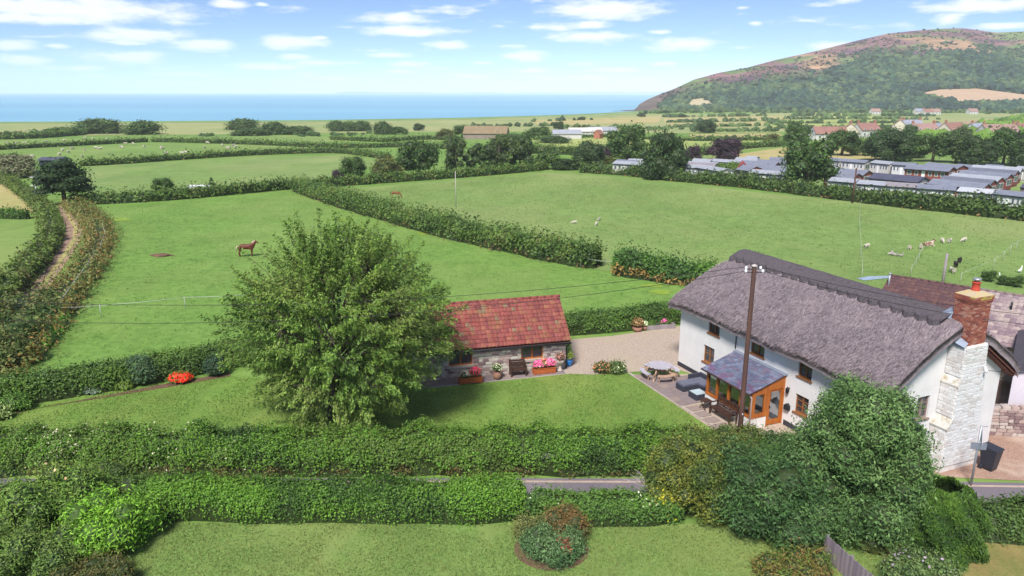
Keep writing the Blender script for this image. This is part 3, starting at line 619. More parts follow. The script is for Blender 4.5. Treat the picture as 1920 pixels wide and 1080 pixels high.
hedge('field_hedge', 'hedge between the middle field and the sheep field', pp((150, 312), (250, 306), (330, 300), (480, 291), (600, 287), (660, 289), (730, 300)), 2.0, 1.5, 0.6, HM, 115, bumpy=0.3, base=((0.22, 0.15, 0.07), 0.15))
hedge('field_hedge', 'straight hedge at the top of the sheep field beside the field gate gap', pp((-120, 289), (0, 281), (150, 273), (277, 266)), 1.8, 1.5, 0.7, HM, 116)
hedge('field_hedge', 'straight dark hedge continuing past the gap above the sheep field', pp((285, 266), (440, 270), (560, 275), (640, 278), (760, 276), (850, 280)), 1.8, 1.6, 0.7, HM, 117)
hedge('field_hedge', 'thin hedge crossing the bright strip fields below the brown-roofed barn', pp((620, 262), (720, 266), (790, 262), (860, 262)), 1.6, 1.6, 0.8, HM, 118)
hedge('field_hedge', 'low hedge in front of the far dark tree clump near the sea', pp((-60, 262), (30, 261), (90, 258), (160, 252)), 3, 2.2, 0.9, HM, 119)
hedge('field_hedge', 'hedge between the pale hay field and the straw field beside the copper beech', pp((1180, 296), (1260, 293), (1310, 291), (1400, 279), (1470, 274)), 2, 1.9, 0.7, HM, 120)
hedge('field_hedge', 'thin hedge along the top of the pale hay field', pp((1000, 262), (1140, 257), (1290, 264), (1460, 262)), 1.6, 1.2, 0.9, HM, 121)
hedge('field_hedge', 'hedge behind the tree row on the bright field strip', pp((900, 292), (1010, 288), (1100, 292), (1180, 297)), 2.4, 2.4, 0.6, HM, 122)
# along the farm track
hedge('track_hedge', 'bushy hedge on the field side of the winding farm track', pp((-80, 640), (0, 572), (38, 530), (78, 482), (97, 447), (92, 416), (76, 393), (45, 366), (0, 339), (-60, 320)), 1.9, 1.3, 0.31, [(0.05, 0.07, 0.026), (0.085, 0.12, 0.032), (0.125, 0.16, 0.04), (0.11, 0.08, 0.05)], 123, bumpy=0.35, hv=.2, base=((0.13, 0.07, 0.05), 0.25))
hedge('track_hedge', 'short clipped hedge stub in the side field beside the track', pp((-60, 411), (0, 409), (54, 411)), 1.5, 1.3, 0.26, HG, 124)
hedge('track_verge', 'overgrown verge of weeds, dock and dry grass along the track fence', pp((132, 388), (166, 410), (186, 436), (184, 465), (160, 512), (124, 560), (90, 606), (48, 660), (0, 710), (-40, 750)), 2.4, 0.75, 0.24, [(0.07, 0.11, 0.03), (0.10, 0.14, 0.04), (0.26, 0.22, 0.10), (0.12, 0.12, 0.045), (0.24, 0.10, 0.04), (0.09, 0.14, 0.035), (0.2, 0.19, 0.08)], 125, bumpy=0.4, hv=.3, cat='verge', kcol=0.22, spike=3)
hedge('track_verge', 'dark bramble tangle between the track and the paddock fence corner', pp((60, 580), (40, 625), (0, 665), (-50, 720)), 3.6, 1.5, 0.25, [(0.045, 0.075, 0.028), (0.075, 0.11, 0.035), (0.13, 0.11, 0.05), (0.07, 0.11, 0.035)], 126, bumpy=0.4, cat='verge')
hedge('nettle_patch', 'bright green nettle patch along the paddock fence', pp((112, 598), (100, 625), (72, 660)), 0.9, 0.6, 0.18, [(0.09, 0.2, 0.03), (0.13, 0.28, 0.045)], 127, cat='weeds')

# ================================================================== TREES
def trunk_mesh(h, rad, limbs, seed, lean=(0, 0)):
    rr = random.Random(seed); mb = MB(); top = Vector((lean[0], lean[1], h))
    pts = [Vector((0, 0, -0.2)), Vector((lean[0]*.2+.05, lean[1]*.2, h*.3)), Vector((lean[0]*.6, lean[1]*.6, h*.65)), top]
    mb.tube(pts, [rad*1.25, rad, rad*.75, rad*.35], 8)
    for e in limbs:
        f = 0.3+0.55*rr.random(); b = pts[0].lerp(top, f); e = Vector(e); mid = b.lerp(e, .5)+Vector((0, 0, 0.08*(e-b).length))
        mb.tube([b, mid, e], [rad*.5*(1-f*.5), rad*.28, rad*.08], 6)
    return mb
VAR = {}
def tree_variant(key, cols, nlump=9, leaf=0.55, seed=1, shape='round', cover=1.0, core=(0.025, 0.035, 0.015)):
    """unit tree: 10 high, 10 wide; crown of uneven leaf clumps on limbs, gaps between"""
    r = rs(seed); parts = []; ends = []
    for i in range(nlump):
        a = i*2.4+r.rand(); f = (i+.5)/nlump
        if shape == 'round': z = 2.6+6.0*f; rr_ = 3.5*math.sqrt(max(0.05, 1-((z-5.2)/4.6)**2))*(0.75+.5*r.rand()); q = 1.7+0.8*r.rand()
        elif shape == 'tall': z = 2.0+7.0*f; rr_ = 3.2*math.sqrt(max(0.05, 1-((z-5.6)/4.8)**2))*(0.6+.7*r.rand()); q = 1.35+0.7*r.rand()
        elif shape == 'bush': z = 1.2+6.4*f; rr_ = 3.9*math.sqrt(max(0.03, 1-(z/9.3)**2))*(0.75+.4*r.rand()); q = 1.9+0.9*r.rand()
        elif shape == 'mound': z = 0.9+6.4*f; rr_ = 2.9*math.sqrt(max(0.02, 1-(z/8.6)**2))*(0.55+.5*r.rand()); q = 2.1+0.9*r.rand()
        elif shape == 'pine': z = 2.6+6.3*f; rr_ = 4.0*(1.05-f)*(0.6+.6*r.rand()); q = 1.35+.5*r.rand()
        else: z = 1+8*f; rr_ = 0.9*(1-f); q = 2.6*(1.1-f)+.5
        c = np.array([rr_*math.cos(a), rr_*math.sin(a), z]); ends.append(c)
        fl = (1, 1, .8) if shape != 'pine' else (1.35, 1.35, .5)
        parts += blob(c, np.array(fl)*q, leaf, cols, seed*31+i, cover=cover, bumpy=.3, k=.3, kcol=.12, core=core, low=-0.8, tip=2.5)
    V, Q, C = join(parts); crown = np_mesh('crown', V, Q, LEAF, C); tr = trunk_mesh(8.2, 0.38, ends, seed).mesh('trunk', BARK)
    VAR[key] = (crown, tr)
TG = [(0.035, 0.06, 0.024), (0.06, 0.10, 0.032), (0.1, 0.15, 0.042)]
tree_variant('oak', TG, 11, .62, 1); tree_variant('oak2', [(0.03, 0.055, 0.022), (0.055, 0.095, 0.03), (0.095, 0.14, 0.036)], 12, .62, 2)
tree_variant('ash', [(0.035, 0.055, 0.025), (0.06, 0.09, 0.035), (0.09, 0.125, 0.045)], 13, .6, 3, 'tall', 0.9)
tree_variant('ash2', [(0.04, 0.058, 0.026), (0.065, 0.09, 0.034), (0.105, 0.13, 0.045)], 14, .6, 4, 'tall', 0.8)
tree_variant('bushy', [(0.04, 0.065, 0.022), (0.07, 0.115, 0.03), (0.11, 0.165, 0.04)], 10, .7, 5, 'bush')
tree_variant('dark', [(0.02, 0.036, 0.018), (0.034, 0.058, 0.024), (0.055, 0.085, 0.03)], 12, .62, 6, 'bush')
tree_variant('purple', [(0.028, 0.014, 0.03), (0.05, 0.022, 0.05), (0.075, 0.035, 0.07)], 10, .6, 7, 'bush', core=(.02, .012, .02))
tree_variant('russet', [(0.09, 0.085, 0.035), (0.13, 0.11, 0.04), (0.07, 0.10, 0.03)], 10, .7, 8, 'bush')
tree_variant('pine', [(0.016, 0.032, 0.02), (0.028, 0.05, 0.027), (0.045, 0.07, 0.032)], 16, .55, 9, 'pine', 1.0)
tree_variant('cone', [(0.03, 0.055, 0.022), (0.05, 0.09, 0.03)], 7, .6, 10, 'cone')
tree_variant('pale', [(0.10, 0.12, 0.05), (0.25, 0.2, 0.17), (0.13, 0.15, 0.05)], 10, .6, 11, 'bush')
tree_variant('lime', [(0.08, 0.13, 0.03), (0.12, 0.19, 0.04), (0.16, 0.22, 0.05)], 10, .6, 12, 'bush')
tree_variant('mound', [(0.04, 0.066, 0.032), (0.07, 0.105, 0.04), (0.115, 0.155, 0.055)], 15, .9, 13, 'mound')
def tree(x, y, hpx, wpx, var, label, name='tree', cat='tree', group=None, rz=None):
    p = at(x, y); s = mpp(p); h = hpx*s*1.02; w = wpx*s
    o = root(name, label, cat, p, (x*0.37) % 6.28 if rz is None else rz, group); o.scale = (w/9.6, w/9.6, h/9.8)
    link(bpy.data.objects.new('crown', VAR[var][0]), o); link(bpy.data.objects.new('trunk', VAR[var][1]), o)
    return o
g1, g2, g3, g4 = 'trees along the far edge of the pasture', 'trees in and around the caravan park', 'trees behind the caravan park', 'tree clumps towards the sea'
for a in [
 (663, 340, 44, 44, 'oak', 'rounded green tree with a purple bush at its foot, near the paddock corner', g1), (638, 337, 22, 30, 'purple', 'small purple bush beside the rounded green tree at the paddock corner', g1),
 (726, 334, 42, 52, 'russet', 'russet-tinged bushy tree at the paddock end of the pasture tree row', g1), (787, 331, 66, 74, 'oak2', 'broad tall tree with dense crown, third in the pasture tree row', g1),
 (855, 325, 62, 46, 'ash2', 'slender open-crowned tree beside the field pole in the pasture row', g1), (900, 323, 52, 52, 'ash', 'loose ash-like tree in the middle of the pasture row', g1),
 (936, 321, 64, 60, 'ash2', 'tall airy tree in the middle of the pasture row with sky-lit gaps', g1), (975, 319, 66, 56, 'ash', 'tallest airy tree towards the corner of the pasture row', g1),
 (1026, 317, 36, 46, 'bushy', 'low bushy lighter tree near the pasture corner', g1), (1103, 318, 55, 54, 'dark', 'dense dark rounded tree at the corner where hedge meets caravan park', g1),
 (1060, 318, 22, 46, 'dark', 'low dark thicket beside the dense rounded corner tree', g1), (1134, 303, 30, 20, 'purple', 'small purple tree between two big green trees by the park corner', g2),
 (1140, 308, 16, 24, 'russet', 'small yellowish bush under the purple tree by the park corner', g2), (1176, 302, 62, 72, 'oak', 'broad spreading oak-like tree behind the first caravan roofs', g2),
 (1246, 336, 92, 72, 'dark', 'tall dark tree standing in the hedge beside the grey caravan roofs', g2), (1297, 303, 32, 28, 'purple', 'small dark purple tree behind the grey caravan roofs', g2),
 (1362, 300, 44, 58, 'purple', 'large rounded copper beech in front of the straw field', g2), (1365, 334, 32, 42, 'lime', 'small round light green tree between caravans by the hedge', g2),
 (1512, 358, 96, 94, 'oak2', 'big round-headed tree in the hedge in the middle of the caravan park', g2), (1490, 290, 58, 46, 'oak', 'tree showing behind the big round-headed park tree', g2),
 (1447, 268, 18, 22, 'russet', 'small tree on the hay field edge beyond the copper beech', g2),
 (1578, 292, 46, 56, 'oak2', 'green tree directly behind the white caravans', g3), (1618, 292, 34, 40, 'bushy', 'lighter bush between two trees behind the white caravans', g3), (1660, 302, 62, 76, 'dark', 'wide dark tree behind the blue-windowed caravan', g3),
 (1705, 296, 46, 50, 'dark', 'dark tree beside the wide dark tree behind the park', g3), (1748, 304, 52, 58, 'oak', 'tree with straw field glimpsed beneath it behind the park', g3), (1792, 306, 56, 58, 'ash', 'open-crowned tree behind the row of brown lodges', g3),
 (1836, 310, 56, 60, 'dark', 'dark tree over the far end of the brown lodges', g3), (1880, 310, 66, 62, 'oak', 'tall tree at the end of the park road', g3), (1925, 312, 70, 64, 'dark', 'dark tree cut by the picture edge behind the park', g3),
 (1800, 272, 34, 32, 'ash2', 'small tree rising among the terracotta house roofs', g3), (1655, 268, 30, 40, 'bushy', 'pale bushy tree in front of the middle village houses', g3), (1705, 262, 26, 26, 'oak', 'dark garden tree between the village houses', g3), (1850, 262, 26, 30, 'ash', 'garden tree in front of the last village roofs', g3),
 (188, 250, 28, 84, 'mound', 'wide dark tree clump near the shore beyond the sheep', g4), (268, 252, 26, 66, 'mound', 'second dark tree clump near the shore beyond the sheep', g4), (120, 254, 16, 62, 'mound', 'low dark thicket beside the wide shore clump', g4),
 (457, 244, 22, 58, 'mound', 'rounded lone tree clump on the green shore flat', g4), (515, 252, 24, 50, 'mound', 'small tree in the line of bushes towards the shore', g4), (470, 254, 14, 70, 'mound', 'low bushes in front of the rounded shore clump', g4), (560, 252, 16, 60, 'mound', 'low dark bushes between shore tree clumps', g4),
 (632, 246, 20, 36, 'mound', 'dark shelterbelt conifer at the start of the shore belt', g4), (655, 246, 19, 34, 'mound', 'dark conifer in the middle of the shore belt', g4), (680, 246, 20, 34, 'mound', 'dark rounded tree at the end of the shore belt', g4), (718, 252, 25, 36, 'mound', 'broad tree beside the dark shore belt', g4), (748, 252, 16, 30, 'bushy', 'lighter bush beside the broad tree past the shore belt', g4),
 (786, 245, 14, 18, 'dark', 'small lone dark tree on the marsh edge', g4), (835, 262, 21, 34, 'russet', 'olive tree on one side of the brown-roofed barn', g4), (866, 258, 22, 32, 'oak', 'dark tree touching the brown-roofed barn', g4), (850, 270, 18, 36, 'bushy', 'bush below the barn in the bright strip field', g4),
 (1010, 258, 22, 42, 'bushy', 'tree between the brown-roofed barn and the white sheds', g4), (1047, 243, 16, 18, 'dark', 'lone dark tree on the marsh above the white sheds', g4), (1075, 247, 8, 24, 'mound', 'low dark bush on the marsh beside the lone tree', g4), (1040, 268, 14, 60, 'mound', 'hedge bushes in front of the white farm sheds', g4),
 (1322, 249, 25, 33, 'dark', 'rounded dark tree alone on the marsh in front of the hill', g4), (1170, 262, 30, 20, 'cone', 'pointed conifer behind the spreading oak near the park', g4), (1205, 258, 20, 14, 'cone', 'row conifer on the hay field edge', g4), (1245, 268, 20, 40, 'bushy', 'tree behind the tall dark hedge tree on the hay field', g4), (960, 262, 12, 40, 'mound', 'brownish bush beside the barn on the marsh side', g4), (1280, 220, 6, 14, 'dark', 'tiny dark bush on the reclaimed fields near the beach', g4), (1202, 219, 7, 14, 'dark', 'tiny rounded bush on the pale marsh near the shingle', g4),
 (307, 364, 29, 36, 'oak', 'small tree standing alone in the middle field', 'field trees'), (398, 356, 25, 19, 'cone', 'small pointed tree beside the white water tank', 'field trees'), (36, 332, 44, 66, 'pale', 'pale dusty-pink flowering bush at the bend of the track', 'field trees'),
 (20, 330, 40, 40, 'oak', 'green bush behind the pale flowering bush at the track bend', 'field trees'),
]: tree(*a[:5], a[5], group=a[6])
tree(122, 384, 84, 100, 'pine', 'dark spreading pine at the head of the farm track', 'pine_tree', group='field trees')
for k, (x, y, h, w) in enumerate([(1853, 528, 20, 24), (1880, 535, 18, 22), (1905, 538, 20, 26)]):
    tree(x, y, h, w, 'oak', 'low dark green bush on the bungalow boundary, %s from the chimney' % ('nearest', 'second', 'third')[k], 'shrub', 'shrub', 'bushes behind the bungalow roof')

# ---- the big cherry tree on the lawn
def cherry():
    base = at(624, 782); o = root('cherry_tree', 'large spreading cherry tree with loose drooping sprays on the garden lawn', 'tree', base); o.scale = (.99, 1.0, 1.07)
    r = rs(321); nt_ = 1250; tips = []
    while len(tips) < nt_:
        d = unit(r.randn(1, 3))[0]
        if d[2] < -0.62: continue
        q = 0.50+0.50*r.rand()**0.55
        if r.rand() < 0.05: q = 1.0+0.16*r.rand()
        w = 6.05*(1.0 if d[2] < 0.15 else 1-0.20*(d[2]-.15))*(1+.5*min(0, d[2]+.15))
        p = np.array([d[0]*w*q+0.7, d[1]*5.3*q, 4.35+d[2]*(5.3 if d[2] > 0 else 5.2)*q])
        if p[2] < 0.55: continue
        tips.append(p)
    tips = np.array(tips); K = 26; seeds = tips[r.choice(len(tips), K, replace=False)].copy()
    for _ in range(6):
        own = np.argmin(((tips[:, None]-seeds[None])**2).sum(-1), 1)
        for k in range(K):
            if (own == k).any(): seeds[k] = tips[own == k].mean(0)
    mb = MB(); mb.tube([(0, 0, -0.2), (0.05, 0, 0.8), (0.2, 0.05, 1.9), (0.35, 0, 4.6), (0.5, 0, 7.8)], [0.34, 0.27, 0.24, 0.15, 0.05], 9)
    hubs = []
    for k in range(K):
        e = seeds[k]*np.array([.8, .8, .92])+np.array([.15, 0, 0]); zb = 1.2+0.42*max(0, e[2]-1.2); b = np.array([0.08+0.05*zb, 0, zb]); m_ = (b+e)/2+np.array([0, 0, .35])
        mb.tube([b, m_, e], [0.13, 0.08, 0.035], 6); hubs.append(e)
    P, D, TD, Cn = [], [], [], []
    for i, tp in enumerate(tips):
        h = hubs[own[i]]; ax = np.array([0.3, 0, min(tp[2]*0.75, 4.6)]); dirn = unit((tp-ax)[None])[0]
        st = tp-dirn*(0.95+0.55*r.rand())+r.randn(3)*.12
        if i % 2 == 0: mb.tube([h, (h+st)/2+r.randn(3)*.12, st], [0.03, 0.022, 0.014], 4, caps=False)
        droop = np.array([0, 0, -0.28 if tp[2] < 5.0 else 0.22])
        mb.tube([st, (st+tp)/2+np.array([0, 0, .06]), tp+droop*.6], [0.014, 0.01, 0.004], 3, caps=False)
        n = 90; u = r.rand(n)**0.8; pts = st+(tp-st)*u[:, None]+droop*(u**2)[:, None]*.8+r.randn(n, 3)*(0.15*(1.15-0.75*u))[:, None]
        P.append(pts); D.append(np.tile(dirn*.5+np.array([0, -.1, .7]), (n, 1))); TD.append(np.tile(dirn+np.array([0, 0, -.55]), (n, 1)))
        Cn.append(np.full(n, 0.75+0.5*r.rand()))
    P = np.concatenate(P); D = np.concatenate(D); TD = np.concatenate(TD); Cn = np.concatenate(Cn)
    C = pal(P, [(0.06, 0.10, 0.022), (0.10, 0.155, 0.03), (0.16, 0.22, 0.05), (0.14, 0.155, 0.05)], 0.22, 5, r, 0.7, 0.5)*Cn[:, None]
    V, Q, C = leaves(P, D, 0.138, C, r, 0.48, 0.75, TD)
    link(bpy.data.objects.new('crown', np_mesh('crown', V, Q, LEAF, C)), o); mb.build('trunk', BARK, o, fix=False)
cherry()

# ---- shrubs of the near gardens
def clumpy(name, label, loc, clumps, leaf, cols, seed, cat='tree', stems=True, core=(0.03, 0.042, 0.018), cover=1.6, asp=0.42, extra=None):
    cover *= .88
    """tree or shrub made of many tight leaf heads"""
    o = root(name, label, cat, (loc[0], loc[1], 0)); parts = []; mb = MB(); r = rs(seed)
    for i, (c, rad) in enumerate(clumps):
        parts += blob(c, rad, leaf, cols, seed+i*7, cover=cover, bumpy=.3, k=.9, kcol=.5, core=core, low=-.75, asp=asp, tip=3.2, bright=.7)
        mb.tube([(c[0]*.12, c[1]*.12, -.1), (c[0]*.4, c[1]*.4, c[2]*.55), tuple(c)], [0.09, 0.06, 0.02], 6)
    if extra: parts += extra
    V, Q, C = join(parts); link(bpy.data.objects.new('crown' if cat == 'tree' else 'foliage', np_mesh('crown', V, Q, LEAF, C)), o); mb.build('trunk' if cat == 'tree' else 'stem', BARK, o)
    return o
def clump_set(seed, n, rx, ry, h, q0, q1, zmin=0.5, power=2.0):
    r = rs(seed); out = []
    for i in range(n):
        f = (i+0.5)/n; z = zmin+(h-zmin-q0)*f; wz = max(0.06, 1-(max(0, z-zmin)/(h-zmin*.5))**power)**0.5; a = i*2.39996+r.rand()*.7; d = wz*(0.62+.4*r.rand())
        q = q0+(q1-q0)*r.rand(); out.append((np.array([rx*d*math.cos(a), ry*d*math.sin(a), z]), np.array([q, q, q*.9])))
    out.append((np.array([0, 0, h*.42]), np.array([rx*.62, ry*.62, h*.4])))
    return out
BAY = [(0.04, 0.075, 0.03), (0.075, 0.125, 0.048), (0.115, 0.175, 0.07), (0.155, 0.215, 0.10)]
clumpy('evergreen_tree', 'tall dense grey-green evergreen tree in front of the cottage gable', (12.95, 24.7), clump_set(51, 42, 2.25, 2.2, 5.75, 0.5, 0.95, 0.7, 1.5), 0.128, BAY, 510)
clumpy('evergreen_tree', 'lower dark evergreen mass spreading from the tall evergreen towards the lane', (9.9, 24.7), clump_set(52, 30, 2.0, 1.6, 3.0, 0.5, 0.85, 0.5, 2.0), 0.13, [(0.028, 0.055, 0.026), (0.048, 0.09, 0.036), (0.08, 0.135, 0.05)], 560)
clumpy('shrub', 'dark evergreen skirt at the foot of the tall evergreen beside the fence', (11.2, 24.0), clump_set(53, 20, 2.0, .8, 2.0, 0.55, 0.8, 0.45), 0.125, BAY[:3], 600, 'shrub')
yl = blob((-1.0, -.65, .95), (.38, .3, .35), .12, [(0.42, 0.34, 0.03), (0.5, 0.42, 0.05)], 991) + blob((-.9, -.75, .35), (.25, .2, .25), .12, [(0.5, 0.40, 0.04)], 992)
clumpy('shrub', 'yellowing shrub with autumn leaves at the lane end of the evergreens', (6.9, 25.6), clump_set(54, 20, 1.35, 1.25, 2.9, 0.42, 0.68, 0.4), 0.115, [(0.06, 0.085, 0.024), (0.095, 0.12, 0.03), (0.16, 0.155, 0.04), (0.21, 0.18, 0.04)], 640, 'shrub', extra=yl)
clumpy('shrub', 'mixed olive and russet shrub in the lane hedge beside the telegraph pole', (9.2, 29.2), clump_set(55, 16, 1.8, 1.1, 1.9, 0.45, 0.7, 0.4), 0.115, [(0.05, 0.08, 0.026), (0.085, 0.115, 0.032), (0.14, 0.13, 0.04), (0.07, 0.11, 0.03)], 670, 'shrub')
clumpy('shrub', 'glossy green shrub in front of the porch between pole and evergreen', (12.1, 28.6), clump_set(56, 16, 1.6, 1.0, 1.75, 0.4, 0.65, 0.35), 0.11, [(0.04, 0.075, 0.026), (0.07, 0.13, 0.034), (0.11, 0.19, 0.045)], 700, 'shrub')
def fir():
    o = root('fir_bush', 'dark feathery conifer bush beside the tall evergreen above the rough grass', 'conifer', (15.5, 23.4, 0)); o.scale = (.92, .92, .8); r = rs(77); n = 26000
    z = r.rand(n)**1.1*3.0; a = r.rand(n)*6.283; w = 1.55*np.clip(1.08-(z/3.2)**2.2, 0.05, 1)**.5*(0.82+.22*r.rand(n))*(1+.13*np.sin(a*7+z*3))
    P = np.stack([w*np.cos(a), w*np.sin(a), z+.05], 1); D = np.stack([np.cos(a), np.sin(a), np.full(n, .5)], 1)
    C = pal(P, [(0.025, 0.05, 0.015), (0.045, 0.085, 0.018), (0.085, 0.14, 0.025)], .5, 78, r, .6)
    pr = [leaves(P, D, 0.2, C, r, .22, .6, D*.6+np.array([0, 0, .9]))]
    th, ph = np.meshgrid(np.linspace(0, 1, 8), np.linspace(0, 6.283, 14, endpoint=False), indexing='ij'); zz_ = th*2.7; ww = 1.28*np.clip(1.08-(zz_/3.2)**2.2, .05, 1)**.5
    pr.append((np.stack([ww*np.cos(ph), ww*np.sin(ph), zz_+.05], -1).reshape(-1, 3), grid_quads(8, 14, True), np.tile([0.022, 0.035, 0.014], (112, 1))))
    V, Q, C = join(pr); link(bpy.data.objects.new('crown', np_mesh('crown', V, Q, LEAF, C)), o)
    MB().tube([(0, 0, -.1), (0, 0, 2.4)], [.12, .03], 7).build('trunk', BARK, o)
fir()
# bottom corner by the fence
clumpy('shrub', 'red-tipped green shrub in front of the weathered board fence', (9.55, 21.4), clump_set(57, 16, 1.2, .75, .95, .3, .45, .22), .1, [(0.07, 0.10, 0.03), (0.11, 0.15, 0.035), (0.2, 0.10, 0.05), (0.12, 0.16, 0.04)], 730, 'shrub')
bd = flecks((0, 0, .5), (1.15, .75, .6), 60, .09, [(0.36, 0.24, 0.42), (0.4, 0.26, 0.36), (0.3, .2, .36)], 745)
clumpy('shrub', 'butterfly bush with mauve flower spikes beside the board fence', (13.7, 21.3), clump_set(58, 14, 1.2, .75, 1.0, .28, .42, .22), .1, [(0.07, 0.11, 0.05), (0.11, 0.16, 0.065), (0.2, 0.22, 0.1)], 740, 'shrub', extra=[bd])
# bottom corner opposite: shrubs at the edge of the near lawn
LAU = [(0.10, 0.19, 0.03), (0.16, 0.29, 0.035), (0.22, 0.36, 0.05)]
clumpy('shrub', 'bright lime-green laurel shrub on the edge of the nearest lawn', (-14.7, 23.3), clump_set(59, 20, 1.45, 1.25, 1.85, .38, .6, .3), .15, LAU, 760, 'shrub', asp=.34, core=(.05, .085, .02))
clumpy('shrub', 'rose bush with pink blooms at the corner behind the lime-green laurel', (-17.6, 24.7), clump_set(60, 22, 2.0, 1.4, 2.1, .4, .65, .35), .115, [(0.08, 0.13, 0.035), (0.13, 0.2, 0.045), (0.19, 0.23, 0.06)], 790, 'shrub', extra=[flecks((0, 0, 1.1), (2.1, 1.5, 1.2), 14, .11, [(.6, .3, .22), (.65, .42, .3)], 791)])
clumpy('shrub', 'dark mixed shrub in the bottom corner below the rose bush', (-16.9, 22.1), clump_set(61, 24, 1.9, 1.3, 1.5, .38, .6, .3), .11, [(0.06, 0.1, 0.03), (0.1, 0.155, 0.04), (0.14, 0.17, 0.055), (0.12, 0.2, 0.045)], 820, 'shrub')
clumpy('shrub', 'low heathery bush at the lawn corner below the laurel', (-14.0, 21.2), clump_set(62, 14, 1.2, .8, .8, .28, .42, .2), .1, [(0.07, 0.07, 0.03), (0.12, 0.09, 0.04), (0.06, 0.09, 0.03)], 850, 'shrub')
clumpy('shrub', 'loose bramble shrub filling the gap between the two lane hedges', (-16.6, 26.3), clump_set(63, 20, 2.4, 1.0, 1.3, .35, .55, .3), .11, [(0.05, 0.08, 0.03), (0.09, 0.14, 0.036), (0.13, 0.18, 0.05)], 870, 'shrub')
# island bed on the near lawn
sheet('island_bed', [(1.42+1.35*math.cos(a), 23.1+1.25*math.sin(a)) for a in np.linspace(0, 6.28, 20)[:-1]], 0.03, earth)
clumpy('shrub', 'rounded grey-green shrub with a red patch in the island bed', (1.42, 22.8), clump_set(64, 16, 1.0, .85, 1.0, .3, .42, .2), .085, [(0.06, 0.11, 0.055), (0.10, 0.16, 0.08), (0.16, 0.22, 0.11)], 890, 'shrub', extra=blob((.32, -.55, .72), (.3, .3, .22), .08, [(.3, .07, .07), (.38, .13, .1)], 893))
clumpy('shrub', 'rust-brown wispy shrub at the back of the island bed', (1.95, 23.75), clump_set(65, 12, .62, .55, 1.25, .26, .38, .3), .085, [(0.13, 0.085, 0.035), (0.2, 0.1, 0.05), (0.1, 0.1, 0.04)], 910, 'shrub')
clumpy('shrub', 'straw-tinged wispy shrub beside the rust-brown one in the island bed', (0.72, 23.7), clump_set(66, 10, .58, .5, .95, .24, .36, .25), .085, [(0.12, 0.13, 0.045), (0.18, 0.16, 0.07), (0.09, 0.12, 0.04)], 930, 'shrub')
# along the garden hedge
pq = lambda x, y: at(x, y)
def fl_bush(name, label, px, py, rad, cols, seed, fl=None, nfl=0, leaf=.12, fs=.1, cat='shrub'):
    p = at(px, py); ex = [flecks((0, 0, rad[2]*.5), (rad[0], rad[1], rad[2]*.6), nfl, fs, fl, seed+1)] if fl else None
    return bush(name, label, p, rad, leaf, cols, seed, cat, extra=ex)
fl_bush('flowering_shrub', 'vivid scarlet flowering shrub in the bed below the garden hedge', 339, 717, (.62, .5, .55), [(.06, .1, .03), (.09, .14, .03)], 1001, [(.75, .03, .02), (.85, .06, .03)], 420, fs=.15)
fl_bush('shrub', 'blue-grey rounded shrub in the middle of the garden hedge', 265, 720, (.9, .7, 1.35), [(.05, .085, .05), (.085, .13, .08)], 1003)
fl_bush('shrub', 'dark blue-green shrub at the cherry tree end of the garden hedge', 405, 705, (.6, .55, 1.0), [(.03, .055, .04), (.05, .085, .06)], 1005)
fl_bush('shrub', 'low silvery lavender mound at the hedge foot', 172, 738, (.5, .35, .35), [(.14, .17, .17), (.2, .23, .24)], 1007)
fl_bush('shrub', 'low golden-green mound between lavender and scarlet shrub', 232, 730, (.5, .35, .4), [(.11, .16, .04), (.16, .21, .05)], 1009)
fl_bush('shrub', 'light green leafy shrub at the end of the garden hedge', 30, 768, (.8, .6, .75), [(.07, .13, .03), (.12, .2, .045)], 1011)
fl_bush('shrub', 'creamy variegated shrub cut by the picture edge below the hedge', 2, 785, (.55, .5, .6), [(.2, .24, .1), (.3, .33, .16)], 1013)
fl_bush('shrub', 'russet flowering rose bush on the lawn corner by the gravel drive', 1130, 699, (.55, .42, .62), [(.07, .09, .03), (.13, .1, .05)], 1015, [(.6, .2, .12), (.6, .3, .2)], 90, fs=.09)
fl_bush('shrub', 'white-flecked bush beside the russet rose on the lawn corner', 1156, 700, (.52, .42, .6), [(.06, .09, .03), (.1, .13, .04)], 1017, [(.75, .7, .6)], 60, fs=.08)
fl_bush('shrub', 'purple-leaved shrub against the bungalow roof behind the thatch ridge', 1726, 640, (1.6, 1.0, 3.0), [(.05, .02, .045), (.085, .035, .07)], 1019, leaf=.2)
fl_bush('shrub', 'purple-leaved shrub between the thatch ridge and the brick chimney', 1785, 655, (1.5, 1.0, 3.1), [(.06, .025, .05), (.1, .045, .08)], 1021, leaf=.2)
fl_bush('shrub', 'rounded green bush at the bungalow eaves on the picture edge', 1925, 628, (1.3, 1.1, 2.0), [(.07, .1, .03), (.11, .15, .04)], 1023, leaf=.18)
# ================================================================== COTTAGE
render_w = pm('white_render', (0.78, 0.755, 0.735), (0.71, 0.685, 0.67), 1.3, 0.9, 0.35, 7, c3=(0.55, 0.51, 0.49), s3=0.6, t3=(0.62, 0.85))
limewash = pm('limewashed_stone', (0.80, 0.77, 0.74), (0.66, 0.61, 0.58), 3.0, 0.92, 0.7, 9, c3=(0.55, 0.42, 0.36), s3=1.2, t3=(0.62, 0.8))
plinth_m = pm('black_plinth', (0.035, 0.033, 0.045), (0.05, 0.048, 0.06), 4)
oak_m = pm('orange_oak', (0.47, 0.15, 0.025), (0.34, 0.095, 0.018), 3, 0.5, 0.2, 12, (1, 1, 0.25))
oak_dk = pm('brown_window_oak', (0.30, 0.125, 0.045), (0.22, 0.085, 0.03), 4, 0.6)
pane_m = pm('dark_window_glass', (0.03, 0.033, 0.04), (0.085, 0.085, 0.09), 1.6, 0.06, spec=0.6)
